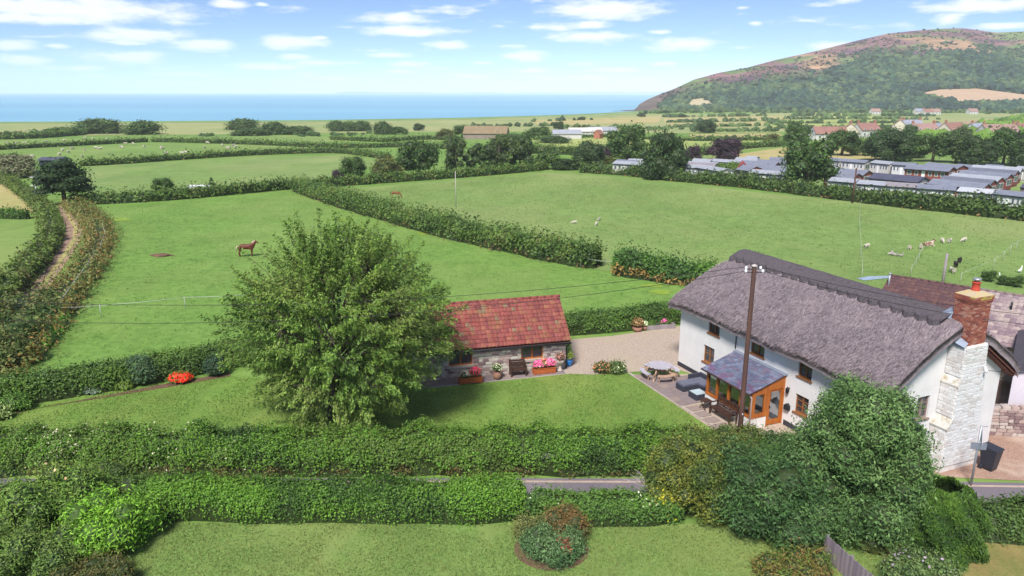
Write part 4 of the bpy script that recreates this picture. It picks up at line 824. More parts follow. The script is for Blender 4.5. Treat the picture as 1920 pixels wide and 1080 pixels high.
pglass = glass_mat('porch_glass', (0.78, 0.82, 0.84), 0.16)
slate_m = attr_mat('slate', 0.5, 0.3, 14, 0.15, 4)
lead_m = pm('lead_flashing', (0.22, 0.26, 0.34), (0.30, 0.34, 0.42), 3, 0.45, metal=0.3)
iron_m = pm('black_iron', (0.02, 0.02, 0.026), None, rough=0.5)
dkwood = pm('dark_stained_wood', (0.075, 0.035, 0.026), (0.045, 0.022, 0.018), 6, 0.6, 0.2, 20)
timber = pm('weathered_timber', (0.33, 0.28, 0.29), (0.24, 0.2, 0.21), 5, 0.85, 0.3, 18, (1, 1, 0.3))
def thatch_mat(name, c1, c2, c3):
    m, t = new_mat(name); l = t.links.new
    o = N('ShaderNodeOutputMaterial', t); b = N('ShaderNodeBsdfPrincipled', t); l(b.outputs[0], o.inputs[0]); b.inputs['Roughness'].default_value = 0.95; b.inputs['Specular IOR Level'].default_value = 0.1
    g = N('ShaderNodeTexCoord', t)
    def noise(sc, st, det=5):
        mp = N('ShaderNodeMapping', t); l(g.outputs['Object'], mp.inputs[0]); mp.inputs['Scale'].default_value = st
        n = N('ShaderNodeTexNoise', t); n.inputs['Scale'].default_value = sc; n.inputs['Detail'].default_value = det; n.inputs['Roughness'].default_value = .7; l(mp.outputs[0], n.inputs['Vector']); return n.outputs[0]
    def mr(v, a, b_): r_ = N('ShaderNodeMapRange', t); l(v, r_.inputs[0]); r_.inputs[1].default_value = a; r_.inputs[2].default_value = b_; return r_.outputs[0]
    def mix(f, a, b_):
        x = N('ShaderNodeMixRGB', t); l(f, x.inputs[0])
        for i, q in ((1, a), (2, b_)):
            if isinstance(q, tuple): x.inputs[i].default_value = (*q, 1)
            else: l(q, x.inputs[i])
        return x.outputs[0]
    straw = noise(9, (1.6, 0.55, 0.55), 6); s = mix(mr(straw, .32, .68), c1, c2); s = mix(mr(noise(.8, (1, .6, .6), 4), .42, .72), s, c3); l(s, b.inputs['Base Color'])
    bp = N('ShaderNodeBump', t); bp.inputs['Strength'].default_value = 1.0; bp.inputs['Distance'].default_value = .09; l(straw, bp.inputs['Height']); l(bp.outputs[0], b.inputs['Normal'])
    MATS[name] = m; return m
thatch = thatch_mat('thatch', (0.125, 0.1, 0.11), (0.32, 0.26, 0.28), (0.37, 0.3, 0.31))
ridge_t = thatch_mat('ridge_thatch', (0.07, 0.058, 0.066), (0.16, 0.135, 0.15), (0.13, 0.11, 0.125))

CL_, CW_ = 14.5, 6.9
U = Vector((0.3903, -0.9207, 0)); V_ = Vector((0.9207, 0.3903, 0)); CA = Vector((10.05, 41.56, 0))
cot = root('thatched_cottage', 'long white cottage with grey thatched roof and brick-topped chimney', 'house', CA, math.atan2(U.y, U.x))
def cpt(s, t, z=0): return CA+U*s+V_*t+Vector((0, 0, z))
def wall_holes(mb, a0, a1, z0, z1, holes, pos, depth=0.18, axis='front'):
    """wall face with window openings and their reveals; axis front: plane t=pos facing -t; axis side: plane s=pos facing +s"""
    As = sorted({a0, a1, *[h[0] for h in holes], *[h[1] for h in holes]}); Zs = sorted({z0, z1, *[h[2] for h in holes], *[h[3] for h in holes]})
    Pt = (lambda a, z, d=0: (a, pos+d, z)) if axis == 'front' else (lambda a, z, d=0: (pos-d, a, z))
    for i in range(len(As)-1):
        for j in range(len(Zs)-1):
            ca, cz = (As[i]+As[i+1])/2, (Zs[j]+Zs[j+1])/2
            if any(h[0] < ca < h[1] and h[2] < cz < h[3] for h in holes): continue
            q = [Pt(As[i], Zs[j]), Pt(As[i+1], Zs[j]), Pt(As[i+1], Zs[j+1]), Pt(As[i], Zs[j+1])]; mb.add(q, [(0, 1, 2, 3)])
    for h in holes:
        c = [(h[0], h[2]), (h[1], h[2]), (h[1], h[3]), (h[0], h[3])]
        for k in range(4):
            (a, z), (b, w) = c[k], c[(k+1) % 4]; mb.add([Pt(a, z), Pt(b, w), Pt(b, w, depth), Pt(a, z, depth)], [(0, 1, 2, 3)])
FW = [(2.6, 3.55, 2.93, 3.97), (6.08, 7.1, 2.9, 3.95), (9.45, 10.3, 2.83, 3.88), (2.3, 3.25, 1.12, 2.1), (9.45, 10.3, 0.98, 1.92)]
GW = [(1.75, 2.5, 2.35, 3.4)]
mb = MB(); wall_holes(mb, 0, CL_, 0, 4.2, FW, 0.0)
wall_holes(mb, 0, CW_, 0, 4.2, GW, CL_, axis='side')
mb.add([(CL_, 0, 4.2), (CL_, CW_, 4.2), (CL_, 3.45, 6.5)], [(0, 1, 2)])
mb.add([(0, 0, 0), (0, CW_, 0), (0, CW_, 4.2), (0, 0, 4.2)], [(0, 1, 2, 3)]); mb.add([(0, 0, 4.2), (0, CW_, 4.2), (0, 3.45, 6.4)], [(0, 1, 2)])
mb.add([(0, CW_, 0), (CL_, CW_, 0), (CL_, CW_, 4.2), (0, CW_, 4.2)], [(0, 1, 2, 3)])
mb.build('wall', render_w, cot, fix=False)
mb = MB(); mb.box(-.02, 5.1, -.025, .05, 0, .28); mb.box(8.85, CL_+.02, -.025, .05, 0, .28); mb.box(CL_-.05, CL_+.025, -.025, 2.78, 0, .26); mb.box(CL_-.05, CL_+.025, 4.95, CW_+.02, 0, .26); mb.box(-.025, .05, 0, CW_, 0, .28)
mb.build('plinth', plinth_m, cot)['kind'] = 'stuff'
def casement(par, a0, a1, z0, z1, pos, axis='front', cols=2, rows=3, mat=oak_dk, sill=True, depth=.13, fw=.06):
    mk = (lambda x0, x1, d0, d1, y0, y1: (x0, x1, pos+d0, pos+d1, y0, y1)) if axis == 'front' else (lambda x0, x1, d0, d1, y0, y1: (pos-d1, pos-d0, x0, x1, y0, y1))
    mb = MB(); d0, d1 = depth-.05, depth+.02
    mb.box(*mk(a0, a0+fw, d0, d1, z0, z1)); mb.box(*mk(a1-fw, a1, d0, d1, z0, z1)); mb.box(*mk(a0+fw, a1-fw, d0, d1, z1-fw, z1)); mb.box(*mk(a0+fw, a1-fw, d0, d1, z0, z0+fw))
    for c in range(1, cols): x = a0+(a1-a0)*c/cols; mb.box(*mk(x-.035, x+.035, d0, d1, z0+fw, z1-fw))
    for c in range(cols):
        xa, xb = a0+(a1-a0)*c/cols+.04, a0+(a1-a0)*(c+1)/cols-.04
        for q in range(1, rows): z = z0+(z1-z0)*q/rows; mb.box(*mk(xa, xb, d0+.012, d1-.012, z-.014, z+.014))
    w = mb.build('window', mat, par)
    for c in range(cols):
        for q in range(rows):
            xa, xb = a0+(a1-a0)*c/cols, a0+(a1-a0)*(c+1)/cols; za, zb = z0+(z1-z0)*q/rows, z0+(z1-z0)*(q+1)/rows
            MB().box(*mk(xa+.01, xb-.01, depth-.005, depth+.012, za+.006, zb-.006)).build('pane', pane_m, w)
    if sill: MB().box(*mk(a0-.07, a1+.07, -.06, depth-.06, z0-.07, z0+.005)).build('sill', mat, w)
    return w
for i, h in enumerate(FW): casement(cot, *h, 0.0, rows=2 if i < 4 else 3)
casement(cot, *GW[0], CL_, 'side', mat=pm('pink_grey_frame', (0.3, 0.22, 0.2), (0.24, .17, .15), 3), rows=3)
for s in (2.35, 5.75, 9.1): MB().box(s-.22, s+.12, -.35, .02, 3.86, 4.0).build('eaves_timber', oak_dk, cot)

# thatch: rounded coat swept along the cottage
def roof_pt(s, q, off=0.0):
    """q: -1 front eave .. 0 ridge .. 1 back eave"""
    a = np.abs(q); hip = np.clip((1.3-s)/1.8, 0, 1); zr = 6.9-0.13*np.clip((s-1)/13.5, 0, 1)-1.15*hip**2
    eave = 3.98+0.02*np.sin(s*1.9+1)-0.10*hip
    for w0, w1, _, _ in FW[:3]: eave = eave+np.where(q < 0, 0.05*np.exp(-((s-(w0+w1)/2-.1)/.5)**2)-0.03*np.exp(-((s-(w1+.85))/.55)**2), 0)
    t = 3.45+np.sign(q)*a*(4.05-0.25*hip*0)
    z = zr+(eave+0.34-zr)*a**1.08
    z = z-0.22*np.clip((a-.9)/.1, 0, 1)**2+0.16*np.sin(np.clip(a, 0, 1)*math.pi)   # swell of the coat and rolled eave
    z = z+0.10*np.clip(1-a/.06, 0, 1)**2*0
    dz = (eave+.34-zr); ln = np.hypot(4.05, dz); nt_ = np.sign(q)*(-dz)/ln; nz_ = 4.05/ln
    return np.stack([s, t+off*np.where(q == 0, 0, nt_), z+off*nz_], -1), eave
ns, nq = 190, 91
S_, Q_ = np.meshgrid(np.linspace(-.5, CL_+.45, ns), np.linspace(-1, 1, nq), indexing='ij')
Pt, ev = roof_pt(S_.ravel(), Q_.ravel()); nn_ = sn(Pt, .55, 31, 4)*.05+sn(Pt*np.array([1, .5, .5]), 2.2, 32, 2)*.018; Pt[:, 2] += nn_
edge = np.clip((S_.ravel()-(CL_+.2))/.25, 0, 1); Pt[:, 2] -= .16*edge**2; edge2 = np.clip((-.2-S_.ravel())/.3, 0, 1); Pt[:, 2] -= .22*edge2**2
In = Pt.copy(); In[:, 2] -= 0.36; In[:, 1] = 3.45+(In[:, 1]-3.45)*.985
Vr = np.concatenate([Pt, In]); Qr = grid_quads(ns, nq); n0 = ns*nq
rim = []
for i in range(ns-1):
    for j in (0, nq-1): rim.append((i*nq+j, (i+1)*nq+j, n0+(i+1)*nq+j, n0+i*nq+j))
for j in range(nq-1):
    for i in (0, ns-1): rim.append((i*nq+j, i*nq+j+1, n0+i*nq+j+1, n0+i*nq+j))
me = np_mesh('thatch_roof', Vr, np.concatenate([Qr, Qr[:, ::-1]+n0, np.array(rim)]), thatch, smooth=True)
roof_o = link(bpy.data.objects.new('thatch_roof', me), cot)
# loose reed ends over the whole coat
r = rs(88); nS = 45000; s_r = -.48+(CL_+.9)*r.rand(nS); q_r = -1+2*r.rand(nS); q_r[:nS*3//5] = -np.abs(q_r[:nS*3//5])
q_r = np.sign(q_r)*(.21+.79*np.abs(q_r)); p_a, _ = roof_pt(s_r, q_r); p_b, _ = roof_pt(s_r, np.clip(q_r*1.02+np.sign(q_r)*.012, -1.02, 1.02)); dn_ = unit(p_b-p_a)
p_a[:, 2] += sn(p_a, .55, 31, 4)*.05+sn(p_a*np.array([1, .5, .5]), 2.2, 32, 2)*.018-.16*np.clip((s_r-(CL_+.2))/.25, 0, 1)**2-.22*np.clip((-.2-s_r)/.3, 0, 1)**2+.012
nrm = np.stack([np.zeros(nS), np.sign(q_r)*.55, np.ones(nS)], 1); cR = np.array([(.12, .093, .105), (.25, .2, .215), (.38, .31, .325), (.5, .42, .42)])[r.choice(4, nS, p=[.3, .35, .25, .1])]*(.8+.4*r.rand(nS, 1))
Vs, Qs, Cs = leaves(p_a, nrm, .42, cR, r, .055, .25, dn_*4)
rd = link(bpy.data.objects.new('reed_ends', np_mesh('reed_ends', Vs, Qs, attr_mat('reed', .95), Cs)), roof_o); rd['kind'] = 'stuff'
# block ridge with scalloped lower edge, both sides
def ridge_block():
    a = 420; sv = np.linspace(0.75, CL_-.15, a); rows_ = 9; V = []; 
    for side in (-1, 1):
        for s in sv:
            ph = (s/.62) % 1.0; low = 0.165+0.06*math.sqrt(max(0, 1-(2*ph-1)**2))
            for k in range(rows_):
                q = side*low*k/(rows_-1); p, _ = roof_pt(np.array([s]), np.array([q if q else side*1e-4])); p = p[0]; o = 0.26-0.03*(k/(rows_-1)) if k < rows_-1 else 0.015
                dz = -2.6; ln = math.hypot(4.05, dz); V.append((p[0], p[1]+side*o*2.6/ln*.6, p[2]+o*4.05/ln))
    V = np.array(V); V[:, 2] += .012*sn(V, 3, 5, 2); Q = grid_quads(a, rows_); n = a*rows_
    nrow = [(i*rows_, (i+1)*rows_, n+(i+1)*rows_, n+i*rows_) for i in range(a-1)]
    return np_mesh('ridge', V, np.concatenate([Q, Q[:, ::-1]+n, np.array(nrow)]), ridge_t, smooth=False)
link(bpy.data.objects.new('ridge', ridge_block()), roof_o)
MB().bar((CL_+.30, 3.9, 6.15), (CL_+.30, 7.35, 3.72), .04, .34, (1, 0, 0)).build('bargeboard', pm('red_brown_board', (.2, .07, .05), (.14, .05, .04), 4), cot)
MB().bar((CL_+.12, 4.0, 6.0), (CL_+.12, 7.3, 3.66), .5, .04, (0, 1, .7)).build('soffit', MATS['red_brown_board'], cot)

# chimney: limewashed rubble base with two weathered shoulders, brick stack, pot
prof = [(2.75, 0), (2.75, 2.1), (3.0, 2.5), (3.0, 4.0), (3.14, 4.32), (3.14, 5.75), (4.45, 5.75), (4.93, 0)]
ch = MB().prism(prof, CL_-.02, CL_+.78, 'x').build('chimney', limewash, cot)
rnd = random.Random(8)
STONE = []
def stone_meshes(mat, n=7, tag_='stone', seed=4):
    out_ = []; r = rs(seed)
    for i in range(n):
        bm = bmesh.new(); bmesh.ops.create_cube(bm, size=1.0); bmesh.ops.bevel(bm, geom=bm.edges[:], offset=.14, segments=1, affect='EDGES')
        for v in bm.verts: v.co += Vector(r.randn(3)*.035)
        me = bpy.data.meshes.new(tag_); bm.to_mesh(me); bm.free(); me.materials.append(mat); out_.append(me)
    return out_
lw = [stone_meshes(pm('limewash_stone_a', (0.74, 0.725, 0.715), (0.66, 0.64, 0.63), 2.5, .95, .5, 6), 4, seed=4), stone_meshes(pm('limewash_stone_b', (0.67, 0.635, 0.61), (0.57, 0.52, 0.5), 2.5, .95, .5, 6), 3, seed=5)]
def tL(z): return np.interp(z, [0, 2.1, 2.5, 4.0, 4.32, 5.75], [2.75, 2.75, 3.0, 3.0, 3.14, 3.14])
def tR(z): return 4.93-(4.93-4.45)*z/5.75
z = .27
while z < 5.6:
    h = .115+.07*rnd.random(); t = tL(z)+.01; tr = tR(z)-.01
    while t < tr-.06:
        w = min(.24+.3*rnd.random(), tr-t)
        if tr-t-w < .08: w = tr-t
        o = link(bpy.data.objects.new('stone', rnd.choice(lw[0]+lw[0]+lw[1])), ch); o.location = (CL_+.785, t+w/2, z+h/2); o.scale = (.05+.03*rnd.random(), w*1.0, h*1.0); t += w
    s = CL_+.02
    if not (2.1 < z+h*.5 < 2.5 or 4.0 < z+h*.5 < 4.32):
        while s < CL_+.72:
            w = min(.2+.25*rnd.random(), CL_+.76-s); o = link(bpy.data.objects.new('stone', rnd.choice(lw[1]+lw[0])), ch); o.location = (s+w/2, tL(z+h*.5)-.004, z+h/2); o.scale = (w, .05+.02*rnd.random(), h); s += w
    z += h
slabm = pm('mossy_slab', (.52, .48, .42), (.62, .6, .57), 5, .95, .6, 14, c3=(.33, .27, .14), s3=3)
MB().add([(CL_-.02, 2.68, 2.1), (CL_+.84, 2.68, 2.1), (CL_+.84, 3.04, 2.56), (CL_-.02, 3.04, 2.56), (CL_-.02, 2.70, 2.02), (CL_+.84, 2.70, 2.02), (CL_+.84, 3.04, 2.46), (CL_-.02, 3.04, 2.46)], [(0, 1, 2, 3), (0, 4, 5, 1), (1, 5, 6, 2), (3, 2, 6, 7), (0, 3, 7, 4), (4, 7, 6, 5)]).build('shoulder_slab', slabm, ch)
MB().add([(CL_-.02, 2.95, 4.0), (CL_+.82, 2.95, 4.0), (CL_+.82, 3.17, 4.36), (CL_-.02, 3.17, 4.36), (CL_-.02, 2.97, 3.93), (CL_+.82, 2.97, 3.93), (CL_+.82, 3.17, 4.27), (CL_-.02, 3.17, 4.27)], [(0, 1, 2, 3), (0, 4, 5, 1), (1, 5, 6, 2), (3, 2, 6, 7), (0, 3, 7, 4), (4, 7, 6, 5)]).build('shoulder_slab', slabm, ch)
brick_m = attr_mat('brick', .9, .3, 20, .2, 10)
mb = MB(); bs0, bs1, bt0, bt1 = CL_-.1, CL_+.72, 3.22, 4.32
mb.box(bs0+.012, bs1-.012, bt0+.012, bt1-.012, 5.7, 7.86, (.36, .29, .25)); zc = 5.74; k = 0
bcols = [(.32, .10, .07), (.27, .08, .06), (.36, .135, .085), (.22, .07, .055), (.4, .2, .15)]
while zc < 7.84:
    g = .05 if zc > 7.62 else (.025 if zc > 7.54 else 0)
    for side in range(4):
        a0, a1 = (bt0-g, bt1+g) if side % 2 == 0 else (bs0-g, bs1+g); a = a0-(.11 if k % 2 else 0)
        while a < a1-.01:
            b, c = max(a, a0), min(a+.222, a1)
            if c-b > .03:
                cc = rnd.choice(bcols)
                if zc > 7.7 and rnd.random() < .35: cc = (.42, .31, .08)
                e = .004*rnd.random()
                bb = {0: (bs1+g-.06, bs1+g+e, b+.004, c-.006), 2: (bs0-g-e, bs0-g+.06, b+.004, c-.006), 1: (b+.004, c-.006, bt0-g-e, bt0-g+.06), 3: (b+.004, c-.006, bt1+g-.06, bt1+g+e)}[side]
                mb.box(*bb, zc, zc+.068, cc)
            a += .232
    zc += .079; k += 1
st = mb.build('brick_stack', brick_m, ch); st['kind'] = 'stuff'
cx, cy = (bs0+bs1)/2, (bt0+bt1)/2
mb = MB(); mb.add([(bs0-.05, bt0-.05, 7.86), (bs1+.05, bt0-.05, 7.86), (bs1+.05, bt1+.05, 7.86), (bs0-.05, bt1+.05, 7.86), (cx-.2, cy-.2, 8.02), (cx+.2, cy-.2, 8.02), (cx+.2, cy+.2, 8.02), (cx-.2, cy+.2, 8.02)], [(0, 1, 5, 4), (1, 2, 6, 5), (2, 3, 7, 6), (3, 0, 4, 7), (4, 5, 6, 7), (0, 3, 2, 1)]).build('flaunching', pm('mortar', (.46, .38, .28), (.48, .37, .16), 4, .95), ch)
pot = MB().lathe([(.17, 7.98), (.18, 8.05), (.15, 8.1), (.145, 8.32), (.17, 8.34), (.17, 8.38), (.12, 8.38)], (cx, cy, 0), 14).build('chimney_pot', pm('terracotta_pot', (.55, .07, .04), (.45, .06, .035), 5, .7), ch)
MB().lathe([(.09, 8.38), (.09, 8.46), (.16, 8.46), (.17, 8.5), (.16, 8.53), (.02, 8.55)], (cx, cy, 0), 12).build('cowl', pm('grey_metal', (.45, .46, .5), None, rough=.4, metal=.6), pot)
mb = MB(); mb.add([(CL_-.75, 2.75, 6.25), (CL_+.05, 2.95, 5.95), (CL_-.05, 3.2, 6.5), (CL_-.6, 3.25, 6.75), (CL_-.75, 2.8, 6.12), (CL_+.1, 2.98, 5.82)], [(0, 1, 2, 3), (0, 4, 5, 1)])
mb.add([(CL_-.55, 3.05, 6.85), (CL_-.1, 3.1, 6.7), (CL_-.12, 3.3, 7.05), (CL_-.4, 3.5, 7.15)], [(0, 1, 2, 3)])
mb.add([(CL_+.02, 2.9, 5.95), (CL_+.78, 3.02, 5.72), (CL_+.78, 3.2, 5.9), (CL_+.02, 3.22, 6.2)], [(0, 1, 2, 3)]); mb.build('lead_flashing', lead_m, cot, fix=False)

# porch
por = MB()
p0, p1, pt_ = 5.2, 8.7, -2.0
mb = MB(); mb.box(p0, p1, pt_, pt_+.22, 0, .58); mb.box(p0, p0+.22, pt_+.22, 0, 0, .58); mb.box(p1-.22, p1, pt_+.22, -1.02, 0, .58)
porch = mb.build('porch', render_w, cot)
mb = MB()
zt = lambda t: 2.64+(t)*.31
for s in (p0+.08, 6.05, 6.95, 7.85, p1-.08): mb.box(s-.075 if s in (p0+.08, p1-.08) else s-.07, s+.07, pt_+.02, pt_+.16, .58, zt(pt_)-.02)
mb.box(p0, p1, pt_-.02, pt_+.18, .58, .68); mb.box(p0, p1, pt_+.0, pt_+.17, zt(pt_)-.14, zt(pt_)-.005)
mb.box(p0+.02, p0+.14, -.12, 0, .58, zt(0)-.1); mb.box(p0+.02, p0+.16, pt_+.17, -.1, .58, .68)
mb.build('porch_frame', oak_m, porch)
for a, b in ((p0+.16, 5.98), (6.12, 6.88), (7.02, 7.78), (7.92, p1-.15)):
    MB().box(a, b, pt_+.08, pt_+.09, .68, zt(pt_)-.14).build('pane', pglass, porch)
MB().box(p0+.08, p0+.09, pt_+.17, -.12, .68, 2.0).build('pane', pglass, porch)
# end with window and door
e0 = p1-.1
mb = MB()
mb.box(e0, p1+.02, pt_+.0, pt_+.22, .58, 2.0); mb.box(e0, p1+.02, pt_+.22, -1.0, .58, .78); mb.box(e0, p1+.02, -1.22, -1.0, .78, 1.98); mb.box(e0, p1+.02, pt_+.22, -1.22, 1.78, 1.98)
mb.box(e0, p1+.02, -1.0, -.92, 0, 2.0); mb.box(e0, p1+.02, -.1, 0, 0, 2.0); mb.box(e0, p1+.02, -.92, -.1, 1.92, 2.0)
mb.add([(p1+.021, pt_, 1.981), (p1+.021, 0, 1.981), (p1+.021, 0, zt(0)-.02), (p1+.021, pt_, zt(pt_)-.02), (e0, pt_, 1.981), (e0, 0, 1.981), (e0, 0, zt(0)-.02), (e0, pt_, zt(pt_)-.02)], [(0, 1, 2, 3), (7, 6, 5, 4), (0, 4, 5, 1), (3, 2, 6, 7)])
mb.build('porch_end_frame', oak_m, porch)
MB().box(p1-.05, p1-.04, pt_+.22, -1.22, .78, 1.78).build('pane', pglass, porch)
mb = MB()
for a, b, c, d in ((-.92, -.82, .05, 1.9), (-.2, -.1, .05, 1.9), (-.82, -.2, .05, .32), (-.82, -.2, 1.8, 1.9)): mb.box(p1-.07, p1-.02, a, b, c, d)
dr = mb.build('door', oak_m, porch); MB().box(p1-.05, p1-.04, -.82, -.2, .32, 1.8).build('pane', glass_mat('door_glass', (.8, .83, .86), .3), dr); MB().box(p1-.02, p1+.03, -.86, -.83, .95, 1.08).build('handle', iron_m, dr)
MB().box(p0+.22, p1-.11, pt_+.22, -.01, .0, .06).build('porch_floor', pm('porch_tiles', (.2, .1, .08), (.26, .14, .1), 4), porch)
mb = MB(); rr = random.Random(3)
nrow = 12
for k in range(nrow):
    t0 = .02-(2.22)*k/nrow; t1 = .02-2.22*(k+1)/nrow-.05; a = p0-.14-(0.13 if k % 2 else 0)
    while a < p1+.12:
        b, c = max(a, p0-.14), min(a+.25, p1+.12); g = .035*rr.random()
        col = rr.choice([(.15, .17, .24), (.12, .135, .2), (.19, .2, .28), (.14, .13, .2), (.17, .14, .2)]) if k < 9 or rr.random() > .4 else (.16, .1, .17)
        if c-b > .03:
            z0_, z1_ = zt(t0)+.03, zt(t1)+.045
            mb.add([(b+.004, t0, z0_), (c-.004, t0, z0_), (c-.004, t1, z1_), (b+.004, t1, z1_), (b+.004, t1, z1_-.014), (c-.004, t1, z1_-.014), (c-.004, t0, z0_-.014), (b+.004, t0, z0_-.014)], [(0, 1, 2, 3), (3, 2, 5, 4), (0, 3, 4, 7), (1, 6, 5, 2)], col=col)
        a += .256
sr = mb.build('porch_roof', slate_m, porch, fix=False); sr['kind'] = 'stuff'
MB().add([(p0-.12, .01, zt(0)+.02), (p1+.1, .01, zt(0)+.02), (p1+.1, -2.2, zt(-2.2)+.02), (p0-.12, -2.2, zt(-2.2)+.02), (p0-.12, .01, zt(0)-.02), (p1+.1, .01, zt(0)-.02), (p1+.1, -2.2, zt(-2.2)-.02), (p0-.12, -2.2, zt(-2.2)-.02)], [(0, 1, 2, 3), (7, 6, 5, 4), (0, 4, 5, 1), (1, 5, 6, 2), (2, 6, 7, 3), (3, 7, 4, 0)]).build('roof_deck', dkwood, porch)
MB().box(p0-.15, p1+.13, -.24, -.01, 2.61, 2.665).build('porch_flashing', lead_m, porch)
MB().tube([(p0-.14, -2.25, zt(-2.2)-.02), (p1+.14, -2.25, zt(-2.2)-.03)], .045, 8).build('gutter', dkwood, porch)
MB().tube([(p1+.06, -2.24, zt(-2.2)-.05), (p1+.06, -2.07, zt(-2.2)-.25), (p1+.06, -2.07, .02)], .04, 8).build('downpipe', pm('pale_pipe', (.6, .5, .48), None, rough=.5), porch)
for k, (s, t, hh) in enumerate(((5.6, -1.6, .75), (6.4, -1.5, .95))):
    parts = blob((s, t, .55+hh*.4), (.22, .22, hh*.5), .1, [(.05, .09, .03), (.08, .14, .04)], 1200+k); V, Q, C = join(parts); link(bpy.data.objects.new('porch_plant', np_mesh('porch_plant', V, Q, LEAF, C)), porch)
MB().tube([(4.98, -.05, 3.85), (4.98, -.05, 2.75)], .03, 8).build('downpipe', iron_m, cot)
# lantern and letter box on the front wall
lan = MB().box(9.0, 9.05, -.1, 0, 2.0, 2.04).lathe([(.02, 1.74), (.075, 1.8), (.095, 1.96), (.11, 1.97), (.03, 2.08), (.01, 2.12)], (9.025, -.14, 0), 8).build('wall_lantern', iron_m, cot)
MB().prism([(8.9, .9), (9.2, .9), (9.2, 1.12), (9.05, 1.24), (8.9, 1.12)], -.16, 0.0, 'y').build('letter_box', iron_m, cot)
mb = MB(); mb.tube([(CL_+.8, 4.3, 4.75), (CL_+.98, 4.3, 4.75), (CL_+.98, 4.3, 4.62)], .02, 6); mb.lathe([(.05, -.08), (.06, 0), (.04, .08)], (CL_+1.0, 4.3, 4.6), 8); mb.build('insulator', pm('white_ceramic', (.8, .8, .82), None, rough=.3), cot)

# ================================================================== STONE BARN
BX = Vector((.968, .25, 0)).normalized(); BL, BD = 8.8, 4.3; B0 = Vector((3.2, 41.1, 0))-BX*BL
barn = root('stone_barn', 'low stone barn with a red pantile roof beside the gravel drive', 'barn', B0, math.atan2(BX.y, BX.x))
rub = pm('barn_mortar', (.66, .59, .53), (.55, .48, .42), 3, .95, .5, 10)
def bw(px, py):      # distance along the barn front for a point seen at the wall foot
    p = at(px, py)-B0; return p.dot(BX)
BWIN = [(1.75, 3.15, .78, 1.66), (6.05, 7.4, .78, 1.62)]
mb = MB(); wall_holes(mb, 0, BL, 0, 1.8, BWIN, 0.0)
mb.add([(0, 0, 0), (0, BD, 0), (0, BD, 1.8), (0, 0, 1.8)], [(0, 1, 2, 3)]); mb.add([(0, 0, 1.8), (0, BD, 1.8), (0, BD/2, 3.7)], [(0, 1, 2)])
mb.add([(BL, 0, 0), (BL, BD, 0), (BL, BD, 1.8), (BL, 0, 1.8)], [(0, 1, 2, 3)]); mb.add([(BL, 0, 1.8), (BL, BD, 1.8), (BL, BD/2, 3.7)], [(0, 1, 2)])
mb.add([(0, BD, 0), (BL, BD, 0), (BL, BD, 1.8), (0, BD, 1.8)], [(0, 1, 2, 3)])
bwall = mb.build('wall', rub, barn, fix=False)
SM = [stone_meshes(pm('barn_stone_%d' % i, c, tuple(x*.75 for x in c), 4, .95, .5, 9), 2, seed=20+i) for i, c in enumerate([(.56, .47, .42), (.40, .29, .27), (.62, .56, .5), (.48, .36, .32), (.27, .18, .18), (.62, .57, .48)])]
rnd = random.Random(21); z = .02; cnt = 0
while z < 1.78:
    h = .12+.10*rnd.random(); h = min(h, 1.8-z); x = 0.6*0
    while x < BL-.02:
        w = .18+.3*rnd.random()+.0*x; w = min(w, BL-x)
        blk = None
        for q in BWIN:
            if z+h > q[2]+.02 and z < q[3] and x+w > q[0] and x < q[1]: blk = q
        if blk:
            if x < blk[0]-.07: w = blk[0]-x
            else: x = blk[1]; continue
        if cnt < 298 and w > .06:
            o = link(bpy.data.objects.new('stone', rnd.choice(rnd.choice(SM))), bwall); o.location = (x+w/2, -.004, z+h/2); o.scale = (max(.05, w-.022), .055+.05*rnd.random(), h-.02); cnt += 1
        x += w
    z += h
for a0, a1, z0, z1 in BWIN:
    w = casement(barn, a0, a1, z0, z1, 0.0, cols=2, rows=1, mat=oak_m, sill=False, depth=.1, fw=.075)
    MB().box(a0-.1, a1+.1, -.1, .05, z0-.13, z0+.004).build('sill', pm('sill_stone', (.5, .42, .35), (.42, .35, .3), 3, .9), w)
# pantiles
tile_m = attr_mat('pantile', .85, .3, 16, .22, 7)
mb = MB(); rr = random.Random(9); nr, tw = 11, .225
pitch_dz = 3.86-1.80; run = BD/2+.28
tc_ = [(.24, .075, .058), (.23, .062, .054), (.26, .08, .062), (.22, .068, .06), (.27, .1, .064), (.25, .075, .066), (.19, .056, .054), (.26, .07, .06)]
for side in (0, 1):
    for k in range(nr):
        f0, f1 = k/nr, (k+1.14)/nr
        y0, z0 = BD/2-run*f0, 3.90-pitch_dz*1.0*f0*run/(BD/2+.28); y1, z1 = BD/2-run*f1, 3.90-pitch_dz*f1
        if side: y0, y1 = BD-y0, BD-y1
        x = -.2
        while x < BL+.18:
            c = rr.choice(tc_); c = (.27, .11, .065) if rr.random() < .05 else c; c = (.22, .15, .09) if rr.random() < .03 else c
            sh = .88+.24*rr.random(); c = tuple(v*sh for v in c); up = .045; l0 = .006*rr.random()
            xs_ = [x, x+tw*.28, x+tw*.55, x+tw*.8, x+tw*1.0]; zs_ = [.012, .040, .038, .016, .010]
            mb.add([(a, y0, z0+b*.9) for a, b in zip(xs_, zs_)]+[(a, y1, z1+b+.055+l0) for a, b in zip(xs_, zs_)]+[(a, y1, z1+b+.015+l0) for a, b in zip(xs_, zs_)],
                   [(i, i+1, 6+i, 5+i) for i in range(4)]+[(5+i, 6+i, 11+i, 10+i) for i in range(4)], col=c)
            x += tw
rt = mb.build('pantile_roof', tile_m, barn, fix=False); rt['kind'] = 'stuff'
mb = MB()
for k in range(20): mb.tube([(-.2+k*.465, BD/2, 3.90), (-.2+k*.465+.45, BD/2, 3.905)], .085, 8, col=rr.choice(tc_))
